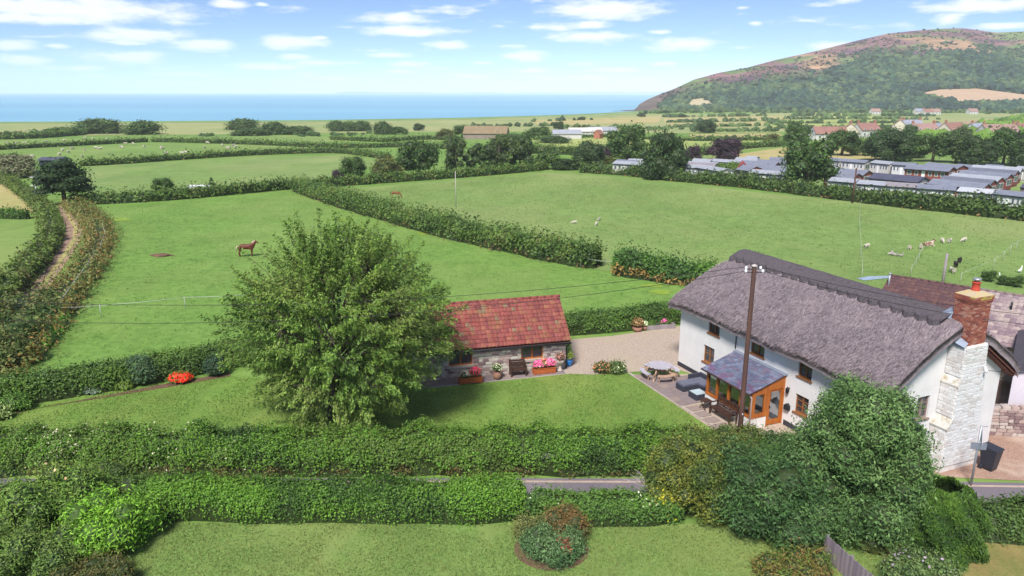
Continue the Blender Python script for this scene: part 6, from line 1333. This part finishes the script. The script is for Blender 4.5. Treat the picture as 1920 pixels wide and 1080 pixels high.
for i, (a, b) in enumerate([((1065, 362), (1545, 402)), ((1165, 333), (1605, 368)), ((1240, 305), (1668, 340)), ((1330, 278), (1760, 308)), ((1410, 252), (1830, 278)), ((1450, 228), (1880, 250))]):
    caravan(c2_(*a), c2_(*b), 'brown', (grey_roof, lodge_r, roof2)[i % 3], 'red-brown lodge with grey roof in the row by the park road, ' + ordn[i], True, 3.1, lg)
caravan(c2_(850, 222), c2_(1240, 245), 'brown', grey_roof, 'red-brown lodge with white windows facing the field, beside the grey lodge', True, 4.6, lg)
caravan(c2_(1000, 205), c2_(1305, 228), 'brown', grey_roof, 'red-brown lodge half hidden behind the white-windowed lodge', True, 4.6, lg)
caravan(c2_(530, 308), c2_(960, 342), 'grey', dark_roof, 'grey timber lodge with dark charcoal roof in the park', True, 4.4, lg)
caravan(c2_(120, 290), c2_(380, 308), 'brown', grey_roof, 'red-brown lodge just behind the field pole', True, 4.2, lg)
caravan(c2_(160, 258), c2_(470, 280), 'brown', grey_roof, 'red-brown lodge in second row behind the field pole', True, 4.2, lg)
for a, b, w, rf, lab in [((275, 160), (485, 172), 'cream', grey_roof, 'cream caravan in front of the dark trees, beside the big round tree'), ((535, 172), (705, 186), 'cream', roof2, 'small cream caravan with a blue front window'), ((735, 190), (930, 200), 'white', grey_roof, 'white caravan behind the red-brown white-windowed lodge'),
    ((140, 148), (262, 158), 'cream', grey_roof, 'cream caravan half hidden by the big round tree'), ((1290, 208), (1440, 218), 'white', grey_roof, 'white caravan between the two groups of brown lodges'), ((1560, 212), (1720, 220), 'cream', grey_roof, 'caravan roof just showing behind the farthest brown lodge'), ((1830, 228), (2010, 240), 'cream', roof2, 'cream caravan at the end of the row by the picture edge'),
    ((160, 372), (395, 388), 'white', roof2, 'white caravan with blue-grey roof at the foot of the field pole'), ((415, 398), (690, 416), 'white', roof2, 'white caravan behind the hedge below the grey lodge'), ((670, 418), (1000, 436), 'white', pink_roof, 'white caravan with mauve roof behind the hedge'), ((960, 440), (1300, 458), 'white', grey_roof, 'white caravan with grey roof in front of the brown lodge row'),
    ((1320, 466), (1625, 488), 'white', white_roof, 'white-roofed caravan behind the hedge near the park road'), ((1640, 490), (1960, 520), 'white', grey_roof, 'white caravan with grey roof behind the hedge by the picture edge'), ((1890, 395), (2080, 408), 'brown', dark_roof, 'dark-roofed cabin across the park road')]:
    caravan(c2_(*a), c2_(*b), w, rf, lab, W=3.4)
for a, b, w, rf, lab in [((90, 228), (330, 240), 'cream', roof2, 'pale grey caravan roof nearest the park corner'), ((110, 215), (300, 222), 'cream', grey_roof, 'grey caravan roof second from the park corner'), ((225, 208), (440, 214), 'cream', roof2, 'grey caravan roof in third row at the park corner'), ((260, 250), (480, 262), 'white', white_roof, 'white caravan at the park corner hedge'),
    ((660, 262), (1010, 278), 'cream', roof2, 'long pale caravan roof beside the tall dark hedge tree'), ((650, 292), (880, 304), 'white', roof2, 'white caravan at the hedge beside the tall dark tree'), ((800, 296), (1050, 330), 'white', roof2, 'white caravan with gable facing the hedge near the small round tree'), ((690, 238), (1000, 250), 'cream', pink_roof, 'mauve-roofed caravan behind the long pale one'),
    ((800, 205), (960, 212), 'cream', roof2, 'small caravan under the little purple tree'), ((970, 208), (1250, 222), 'white', roof2, 'pale caravan in front of the copper beech'), ((1190, 195), (1380, 202), 'white', roof2, 'pale caravan roof beside the copper beech'), ((1280, 180), (1375, 184), 'white', roof2, 'white curved-roof caravan at the edge of the straw field'),
    ((1500, 192), (1630, 196), 'cream', grey_roof, 'grey-roofed caravan beside the big round tree'), ((1380, 215), (1630, 226), 'cream', grey_roof, 'grey caravan roof in the back row by the big round tree'), ((1320, 345), (1640, 368), 'white', roof2, 'white caravan behind the hedge between small and big round trees')]:
    caravan(c1_(*a), c1_(*b), w, rf, lab, W=3.4)
for a, b, lab in [((1215, 256), (1435, 270), 'red-brown lodge with gable in the middle of the park'), ((1225, 232), (1540, 248), 'red-brown lodge with long grey roof in the back of the park'), ((1440, 280), (1640, 292), 'red-brown lodge beside the big round tree'), ((1205, 278), (1320, 288), 'small red-brown lodge end behind the small round tree')]:
    caravan(c1_(*a), c1_(*b), 'brown', grey_roof, lab, True, 4.2, lg)
# red-roofed shed, parked car
def gable_house(name, label, px, py, L_, W_, h, rise, wall, roof, rz, chim=1, wins=3, group=None, cat='house', z=0.0):
    p = at(px, py) if not isinstance(px, Vector) else px; o = root(name, label, cat, (p.x, p.y, p.z-.05+z), rz, group)
    mb = MB(); mb.prism([(-W_/2, 0), (W_/2, 0), (W_/2, h), (0, h+rise), (-W_/2, h)], -L_/2, L_/2, 'x'); mb.build('wall', wall, o)
    ov = .4; dz = rise*ov/(W_/2); mb = MB(); mb.prism([(-W_/2-ov, h-dz), (0, h+rise+.02), (W_/2+ov, h-dz), (W_/2+ov, h-dz+.18), (0, h+rise+.22), (-W_/2-ov, h-dz+.18)], -L_/2-.2, L_/2+.2, 'x'); ro = mb.build('roof', roof, o)
    for k in range(chim): x = (-L_/2+.6) if k == 0 else (L_/2-.6); c = MB().box(x-.45, x+.45, -.4, .4, h+rise-.5, h+rise+1.2).build('chimney', MATS['chimney_brick'], ro); MB().lathe([(.14, 0), (.14, .4)], (x, 0, h+rise+1.2), 8).build('chimney_pot', MATS['terracotta_pot'], c)
    for k in range(wins):
        x = -L_/2+L_*(k+.5)/wins
        for zz_ in ([.9] if h < 3.5 else [.9, 3.1]):
            w = MB().box(x-.6, x+.6, -W_/2-.05, -W_/2+.02, zz_, zz_+1.2).build('window', wtrim, o); MB().box(x-.5, x+.5, -W_/2-.07, -W_/2-.055, zz_+.1, zz_+1.1).build('pane', cglass, w)
    return o
pm('chimney_brick', (.4, .2, .14), (.32, .15, .11), 3)
rf_r = pm('terracotta_tiles', (.32, .16, .13), (.26, .13, .11), .6, .8); rf_p = pm('faded_tiles', (.36, .22, .19), (.3, .18, .16), .6, .8); rf_s = pm('slate_tiles', (.25, .26, .32), (.3, .31, .37), .6, .7); rf_b = pm('brown_tiles', (.22, .16, .09), (.27, .2, .12), .4, .85)
ww = pm('white_house_render', (.6, .58, .55), (.54, .52, .5), .8); wc_ = pm('cream_house_render', (.66, .58, .46), (.6, .52, .42), .8)
gable_house('shed', 'small white shed with a red roof beside the small round park tree', 1391, 334, 4, 3.2, 1.9, 1.4, cwalls['white'], pm('red_shed_roof', (.35, .08, .08), None), R(75), 0, 1, cat='shed')
def car(label, px, py, rz, mat):
    p = at(px, py); o = root('parked_car', label, 'car', p, rz)
    MB().prism([(-2.1, .35), (2.1, .35), (2.15, .75), (1.2, .92), (.5, 1.42), (-1.3, 1.45), (-1.9, .95), (-2.15, .85)], -.85, .85, 'y').build('body', mat, o)
    MB().prism([(1.05, .95), (.45, 1.36), (-1.25, 1.39), (-1.75, .97)], -.86, .86, 'y').build('window', cglass, o)
    for x in (-1.3, 1.3):
        for y in (-.8, .8): MB().tube([(x, y-.1, .32), (x, y+.1, .32)], .32, 12).build('wheel', iron_m, o)
car('white car parked between the lodges in the middle of the park', 1408, 325, .3, pm('white_paint', (.75, .76, .78), None, rough=.3)); car('dark car parked beside the grey lodge', 1622, 347, .1, pm('dark_paint', (.03, .03, .04), None, rough=.3))

# village houses
vg = 'village houses beyond the park'
for x, y, L_, W_, h, rise, wl_, rf, rz, ch_, wn, lab in [
 (1552, 262, 16, 8, 3.4, 3.0, ww, rf_r, .06, 0, 4, 'long white house with terracotta roof, first of the village row'), (1592, 259, 9, 8, 4.2, 3.4, wc_, rf_r, 1.2, 1, 2, 'cream gabled house with terracotta roof beside the long white house'),
 (1622, 257, 12, 8, 4.2, 3.2, ww, rf_r, .3, 2, 3, 'white house with two chimneys in the village row'), (1530, 262, 6, 6, 3.2, 2.2, ww, rf_s, .1, 0, 2, 'small white house with solar-blue roof at the start of the row'),
 (1685, 250, 10, 8, 4.6, 3.6, wc_, rf_p, 1.1, 1, 2, 'faded red-roofed house behind the pale bushy tree'), (1706, 250, 12, 8, 4.8, 3.2, ww, rf_s, .15, 2, 3, 'white house with slate roof in the village row'), (1728, 257, 14, 8, 4.2, 3.0, ww, rf_p, .2, 2, 3, 'long faded-roofed terrace in front of the slate-roofed house'),
 (1752, 255, 9, 7, 4.2, 2.8, ww, rf_s, .7, 1, 2, 'white house with dark slate roof and chimney'), (1782, 258, 13, 8, 4.4, 3.4, wc_, rf_r, .5, 1, 3, 'terracotta-roofed house with white gable'), (1828, 255, 8, 7, 4.4, 2.6, ww, rf_s, .3, 1, 2, 'pale blue-roofed house among garden trees'),
 (1868, 262, 17, 8, 4.4, 3.2, ww, rf_p, .12, 2, 4, 'long white house with faded tiled roof near the picture edge'), (1912, 258, 9, 8, 4.2, 3.2, wc_, rf_r, .4, 1, 2, 'tile-roofed house at the picture edge')]:
    gable_house('village_house', lab, x, y, L_*.88, W_*.85, h*.85, rise*.85, wl_, rf, rz, ch_, wn, vg)
for x, y, rf, lab in [(1640, 214, rf_p, 'distant white farmhouse at the foot of the hill, nearest the shore'), (1738, 215, rf_r, 'distant pink-roofed house at the foot of the hill'), (1752, 214.5, rf_p, 'distant house beside the pink-roofed one under the hill'), (1722, 214, rf_s, 'distant slate-roofed house under the hill woods'), (1822, 214, rf_p, 'distant house below the ploughed hill field')]:
    gable_house('hamlet_house', lab, x, y, 10, 7, 3.2, 2.8, ww, rf, .1, 1, 3, 'hamlet under the hill')
gable_house('barn', 'long low barn with a brown roof among trees on the marsh edge', 912, 260, 19, 10, 2.6, 2.8, pm('barn_boards', (.3, .24, .2), (.24, .19, .16), .6), rf_b, -.1, 0, 0, cat='barn')
for x, y, L_, wl_, rf, rz, lab in [(1062, 260, 16, ww, roof2, .05, 'grey-roofed farm shed nearest the brown barn'), (1096, 255, 20, ww, pm('blush_roof', (.7, .6, .56), (.62, .53, .5), .4), .1, 'large white farm shed with pale pink roof'), (1128, 253, 18, ww, roof2, .15, 'white farm shed with blue-grey roof at the end of the group'), (1122, 260, 4, pm('brick_shed', (.4, .15, .1), None), rf_r, .9, 'tiny red brick shed in front of the white farm sheds')]:
    gable_house('farm_shed', lab, x, y, L_*.78, 7 if L_ > 5 else 3, 2.4, 1.4, wl_, rf, rz, 0, 0, 'farm sheds beyond the trees', 'shed')
gable_house('field_shelter', 'dark field shelter showing above the spreading pine', 103, 313, 5, 4, 1.9, .4, pm('navy_boards', (.05, .055, .09), None), dark_roof, .1, 0, 0, cat='shed')
p = at(375, 357); o = root('water_tank', 'long white water trough behind the paddock hedge', 'trough', p, .05); MB().prism([(-.55, 0), (.55, 0), (.75, .8), (-.75, .8)], -2.0, 2.0, 'x').build('tank', pm('tank_white', (.6, .6, .63), (.5, .5, .54), 1), o); MB().box(-2.1, 2.1, -.8, .8, .82, .9).build('lid', wtrim, o)

# ================================================================== ANIMALS
def skin_mesh(name, verts, edges, rad, mat, rootv=0, sub=1):
    me = bpy.data.meshes.new(name+'_frame'); me.from_pydata(verts, edges, []); ob = bpy.data.objects.new(name+'_frame', me); COL.objects.link(ob)
    md = ob.modifiers.new('skin', 'SKIN'); sv = me.skin_vertices[0].data
    for i, q in enumerate(rad): sv[i].radius = q if hasattr(q, '__len__') else (q, q)
    sv[rootv].use_root = True; md.use_smooth_shade = True
    s_ = ob.modifiers.new('sub', 'SUBSURF'); s_.levels = sub; s_.render_levels = sub
    dg = bpy.context.evaluated_depsgraph_get(); m2 = bpy.data.meshes.new_from_object(ob.evaluated_get(dg)); m2.name = name
    bpy.data.objects.remove(ob); bpy.data.meshes.remove(me); m2.materials.clear(); m2.materials.append(mat); return m2
wool = pm('fleece', (.55, .5, .4), (.46, .41, .33), 8, .95, .6, 20); wool_b = pm('black_fleece', (.03, .025, .022), (.05, .04, .035), 8, .95)
def quad_verts(L_, hb, rb, neck, head, lr, graze):
    """spine, neck and head, four jointed legs"""
    v = [(-L_*.5, 0, hb), (-L_*.2, 0, hb+.02), (L_*.15, 0, hb-.01), (L_*.42, 0, hb+.02)]; r_ = [rb*.85, rb*.98, rb, rb*.82]; e = [(0, 1), (1, 2), (2, 3)]
    v += [neck, head[0], head[1]]; r_ += [rb*.5, rb*.36, rb*.22]; e += [(3, 4), (4, 5), (5, 6)]
    for y in (-1, 1):
        n = len(v); v += [(-L_*.46, y*rb*.55, hb*.62), (-L_*.54, y*rb*.55, hb*.34), (-L_*.48, y*rb*.55, 0.03)]; r_ += [lr*1.7, lr*.9, lr]; e += [(0, n), (n, n+1), (n+1, n+2)]
        n = len(v); v += [(L_*.38, y*rb*.5, hb*.6), (L_*.39, y*rb*.5, hb*.32), (L_*.38, y*rb*.5, 0.03)]; r_ += [lr*1.5, lr*.9, lr]; e += [(3, n), (n, n+1), (n+1, n+2)]
    return v, e, r_
sv_ = quad_verts(.85, .52, .25, (.55, 0, .62), ((.66, 0, .7), (.8, 0, .62)), .045, False); sheep_m = skin_mesh('sheep', *sv_[:2], sv_[2], wool, 1); sheep_bm = skin_mesh('sheep', *sv_[:2], sv_[2], wool_b, 1)
sg = quad_verts(.85, .52, .25, (.58, 0, .45), ((.7, 0, .28), (.78, 0, .12)), .045, True); sheepg_m = skin_mesh('sheep', *sg[:2], sg[2], wool, 1)
def sheep(px, py, label, group=None, black=False, k=0, sc=1.0):
    p = at(px, py); o = link(bpy.data.objects.new('sheep', sheep_bm if black else (sheepg_m if k % 2 else sheep_m))); o.location = p; o.rotation_euler = (0, 0, (k*2.1+px) % 6.28); o.scale = (sc, sc, sc); T(o, label, 'sheep', group)
far = [(45,215),(95,218),(143,220),(195,238),(270,210),(273,233),(258,175),(315,173),(375,203),(365,260),(398,272),(418,250),(493,258),(493,188),(480,300),(540,190),(557,246),(583,250),(620,195),(710,243),(727,222),(775,222),(837,240),(943,250),(965,278),(1080,273),(1188,244),(1205,216),(1293,231),(1333,250),(1355,232),(1368,240),(182,298),(345,285),(700,238),(935,246),(1060,278),(1325,246)]
for k, (x, y) in enumerate(far): sheep(x/3.097, 200+y/3.097, 'white sheep grazing in the hedged fields towards the sea', 'flock in the fields towards the sea', k=k, sc=1.25)
for k, (x, y, lab, bl) in enumerate([(1624, 466, 'white sheep alone near the thin field wire in the pasture', 0), (1767, 456, 'white sheep just beside the lying brown and cream pony', 0), (1780, 456, 'white sheep second from the lying pony', 0), (1806, 454, 'white sheep farthest from the lying pony towards the picture edge', 0), (1726, 467, 'small pale sheep just below the lying pony', 0), (1705, 468, 'small pale sheep between the birds and the lying pony', 0), (1785, 512, 'white sheep lying next to the post behind the bungalow', 0), (1792, 501, 'black sheep standing nearest the white sheep by the post', 1), (1799, 493, 'black sheep farther from the post behind the bungalow', 1), (1077, 420, 'white sheep on one side of the trio in mid pasture', 0), (1123, 414, 'sheep with dark legs, highest of the trio in mid pasture', 0), (1118, 423, 'white sheep lying in mid pasture below the dark-legged one', 0)]):
    sheep(x, y, lab, 'sheep in the pasture', bool(bl), k, .72 if k < 9 else .62)
goose = skin_mesh('goose', [(-.3, 0, .3), (-.05, 0, .32), (.2, 0, .34), (.3, 0, .55), (.32, 0, .75), (.43, 0, .74), (0, -.06, .12), (0, .06, .12), (.05, -.06, 0), (.05, .06, 0)], [(0, 1), (1, 2), (2, 3), (3, 4), (4, 5), (1, 6), (1, 7), (6, 8), (7, 9)], [.06, .17, .15, .06, .07, .03, .03, .03, .02, .02], pm('white_feathers', (.8, .79, .76), None), 1)
duck_m = goose.copy(); duck_m.materials.clear(); duck_m.materials.append(pm('grey_feathers', (.33, .27, .27), (.5, .44, .42), 9))
for k, (x, y, lab) in enumerate([(1911, 512, 'white goose by the reddish bush at the picture edge'), (1879, 526, 'white goose behind the low bushes beyond the chimney')]):
    o = link(bpy.data.objects.new('goose', goose)); o.location = at(x, y); o.rotation_euler = (0, 0, k*2+.5); o.scale = (.85,)*3; T(o, lab, 'goose', 'geese')
for k in range(5):
    o = link(bpy.data.objects.new('duck', duck_m)); o.location = at(1667+k*5.5, 479+k*.8); o.rotation_euler = (0, 0, k*1.3); o.scale = (.7,)*3; T(o, 'grey duck resting in the short line on the pasture', 'duck', 'line of ducks on the pasture')
chest = pm('chestnut_coat', (.15, .034, .02), (.11, .027, .017), 2, .5); bayc = pm('bay_coat', (.26, .1, .035), (.2, .075, .03), 2, .6); flax = pm('flaxen_hair', (.6, .48, .36), (.5, .38, .27), 6); dkm = pm('dark_mane', (.05, .025, .018), None)
def horse(label, px, py, rz, mat, graze, mane, sc=1.0, lying=False):
    p = at(px, py); o = root('pony', label, 'pony', p, rz); o.scale = (sc,)*3; hb = 1.02
    if lying:
        v = [(-.6, 0, .3), (-.2, 0, .33), (.2, 0, .35), (.5, 0, .42), (.75, 0, .7), (.85, 0, .9), (1.12, 0, .72), (-.5, -.3, .15), (-.1, -.45, .08), (.1, -.5, .06), (.5, -.25, .15), (.85, -.3, .08), (.6, -.42, .06)]
        e = [(0, 1), (1, 2), (2, 3), (3, 4), (4, 5), (5, 6), (0, 7), (7, 8), (8, 9), (3, 10), (10, 11), (11, 12)]; r_ = [.26, .32, .32, .26, .16, .13, .08, .12, .06, .05, .1, .06, .05]
    elif graze: v, e, r_ = quad_verts(1.35, hb, .29, (.92, 0, .85), ((1.08, 0, .42), (1.18, 0, .1)), .055, True)
    else: v, e, r_ = quad_verts(1.35, hb, .29, (.82, 0, 1.32), ((.98, 0, 1.56), (1.24, 0, 1.36)), .055, False); 
    if not lying: r_[4] *= 1.15; r_[5] *= 1.1
    link(bpy.data.objects.new('body', skin_mesh('body', v, e, r_, mat, 1, 2)), o)
    tl = [(-.78, 0, hb+.12), (-.93, 0, hb-.05), (-.95, 0, .5)] if not lying else [(-.85, 0, .35), (-1.0, 0, .15), (-1.15, 0, .05)]
    MB().tube(tl, [.05, .09, .03], 7).build('tail', mane, o)
    nk = [Vector(v[3])+Vector((-.05, 0, .28)), Vector(v[4])+Vector((-.12, 0, .14)), Vector(v[5])+Vector((-.02, 0, .12))]
    MB().tube(nk, [.05, .08, .05], 7).build('mane', mane, o)
    if not lying:
        h = Vector(v[5])
        for y in (-.06, .06): MB().tube([h+Vector((-.02, y, .08)), h+Vector((-.04, y*1.2, .2))], [.035, .008], 6).build('ear', mat, o)
horse('chestnut pony with pale mane standing alone in the paddock beside the cherry tree', 463, 481, .15, chest, False, flax, 1.0)
horse('brown pony grazing far off in the pasture near its corner', 742, 371, .1, bayc, True, dkm, .85)
horse('brown and cream pony lying among the sheep in the pasture', 1740, 461, .1, pm('skewbald_coat', (.22, .1, .06), (.62, .5, .4), 1.6, .7, lo=.47, hi=.53), False, dkm, .75, True)
p = at(303, 480); o = root('manure_heap', 'low heap of dark manure in the pony paddock', 'heap', p); r = rs(6); me = bpy.data.meshes.new('heap'); bm = bmesh.new(); bmesh.ops.create_icosphere(bm, subdivisions=3, radius=1)
for v in bm.verts:
    q = np.array([v.co[:]]); f = 1+.18*float(sn(q, .7, 3)[0]); v.co = Vector((v.co.x*.95*f, v.co.y*.6*f, max(-.02, v.co.z*.28*f)))
bm.to_mesh(me); bm.free(); me.materials.append(earth); link(bpy.data.objects.new('heap', me), o)

# ================================================================== FENCES, POLES, WIRES
tape_m = pm('white_tape', (.55, .55, .55), None, rough=.6); post_m = pm('white_post', (.5, .5, .5), (.42, .42, .42), 3)
def efence(label, posts, h=1.0, r=.03, rails=(1.0,), group='electric fences'):
    o = root('electric_fence', label, 'fence', at(*posts[0]), 0, group); b = o.location.copy(); P = [at(*q)-b for q in posts]
    for i, q in enumerate(P): MB().tube([q, q+Vector((.03*math.sin(i*3), 0, h+.05))], r, 6).build('post', post_m, o)
    for f in rails:
        for i in range(len(P)-1):
            a, c = P[i]+Vector((0, 0, h*f)), P[i+1]+Vector((0, 0, h*f)); m_ = (a+c)/2-Vector((0, 0, .05)); MB().tube([a, m_, c], r*.62, 4).build('tape', tape_m, o)
efence('white tape fence along the overgrown track verge', [(-30, 735), (28, 680), (62, 642), (105, 606), (122, 580), (142, 550), (168, 512), (190, 478), (199, 452), (194, 434)], 1.0, .035)
efence('small tape enclosure of white posts in the pony paddock', [(108, 600), (190, 596), (348, 580), (470, 574)], .95, .022, (1.0,))
efence('tape fence along the foot of the diagonal field hedge', [(605, 374), (680, 400), (760, 424), (826, 438), (880, 452), (941, 468), (990, 480), (1089, 503), (1150, 511), (1208, 524), (1248, 528), (1272, 531)], 1.0, .022)
efence('thin wire fence crossing the pasture behind the cottage', [(1615, 525), (1613, 480), (1610, 430), (1612, 392)], 1.0, .016)
efence('white post fence near the geese at the picture edge', [(1800, 533), (1862, 505), (1880, 490), (1893, 478), (1905, 470), (1935, 455)], 1.0, .016)
efence('short fence behind the bungalow with a post by the stream', [(1707, 520), (1716, 503), (1722, 492), (1738, 466)], 1.0, .015)
cre = pm('creosote_pole', (.13, .065, .05), (.085, .045, .038), 3, .85, .4, 12, (1, 1, .15)); wire_m = pm('wire', (.02, .02, .02), None, rough=.5)
tp = Vector((10.08, 29.6, 0)); o = root('telegraph_pole', 'tall brown wooden telegraph pole in the lane hedge before the porch', 'pole', tp)
pl = MB().tube([(0, 0, -.3), (0, 0, 3), (0, 0, 9.0), (0, 0, 9.05)], [.118, .11, .092, .085], 14).build('pole', cre, o)
MB().lathe([(.12, 8.98), (.12, 9.04), (.02, 9.08)], n=10).build('cap', pm('pole_cap', (.5, .45, .42), None), o)
for x, y, z in ((-.35, -.05, 8.75), (-.3, .1, 8.85), (.35, -.05, 8.75), (.3, .1, 8.85)):
    MB().tube([(0, y, z), (x, y, z)], .02, 6).build('bracket', iron_m, o); MB().lathe([(.03, -.06), (.06, -.02), (.06, .04), (.03, .08)], (x, y, z+.04), 8).build('insulator', MATS['white_ceramic'], o)
MB().box(-.02, .02, -.17, -.15, 2.35, 2.42).build('number_plate', wtrim, o)
def wire(label, a, b, sag, rad=.011, n=40):
    a, b = Vector(a), Vector(b); pts = [a.lerp(b, i/n)-Vector((0, 0, sag*4*(i/n)*(1-i/n))) for i in range(n+1)]; ob = MB().tube(pts, rad, 5, caps=False).build('overhead_wire', wire_m, fix=False); T(ob, label, 'wire', 'overhead wires')
wire('lower overhead wire running from the telegraph pole past the cherry tree', tp+Vector((-.35, -.05, 8.8)), (-42, 30.0, 8.8), 2.35)
wire('upper overhead wire running from the telegraph pole past the cherry tree', tp+Vector((-.3, .1, 8.95)), (-42, 30.8, 9.2), 1.95)
wire('lower overhead wire from the telegraph pole across the thatch towards the yard', tp+Vector((.35, -.05, 8.8)), (36, 28.3, 6.6), 1.25)
wire('upper overhead wire from the telegraph pole across the thatch towards the yard', tp+Vector((.3, .1, 8.95)), (36, 29.0, 7.1), 1.2)
q = cpt(CL_+1.0, 4.3, 4.62); wire('service wire from the chimney bracket towards the picture edge', q, (32, 31.5, 4.6), .5)
def fpole(label, px, py, top, mat, rad=.12, arms=0):
    p = at(px, py); h = (py-top)*mpp(p)*1.04; o = root('field_pole', label, 'pole', p, 0, 'poles in the fields'); MB().tube([(0, 0, -.2), (0, 0, h)], [rad, rad*.75], 9).build('pole', mat, o)
    for k in range(arms): MB().box(-.75, .75, -.06, .06, h-.35-k*1.3, h-.22-k*1.3).build('crossarm', mat, o)
    return p+Vector((0, 0, h))
t1_ = fpole('wooden pole in the hedge beside the red-brown lodges', 1598, 381, 318, cre, .15); fpole('slender grey pole in front of the pasture tree row', 855, 388, 324, pm('grey_pole', (.4, .37, .33), None), .07)
t3_ = fpole('white pole with crossarms beside the spreading pine', 72, 379, 331, pm('pale_pole', (.62, .62, .64), None), .13, 2)
fpole('bare wooden post standing behind the bungalow roof', 1766, 540, 476, timber, .13)
wire('thin wire leaving the crossarmed pole past the pine', t3_-Vector((0, 0, .3)), at(180, 370)+Vector((0, 0, 4.5)), .4, .03, 12)
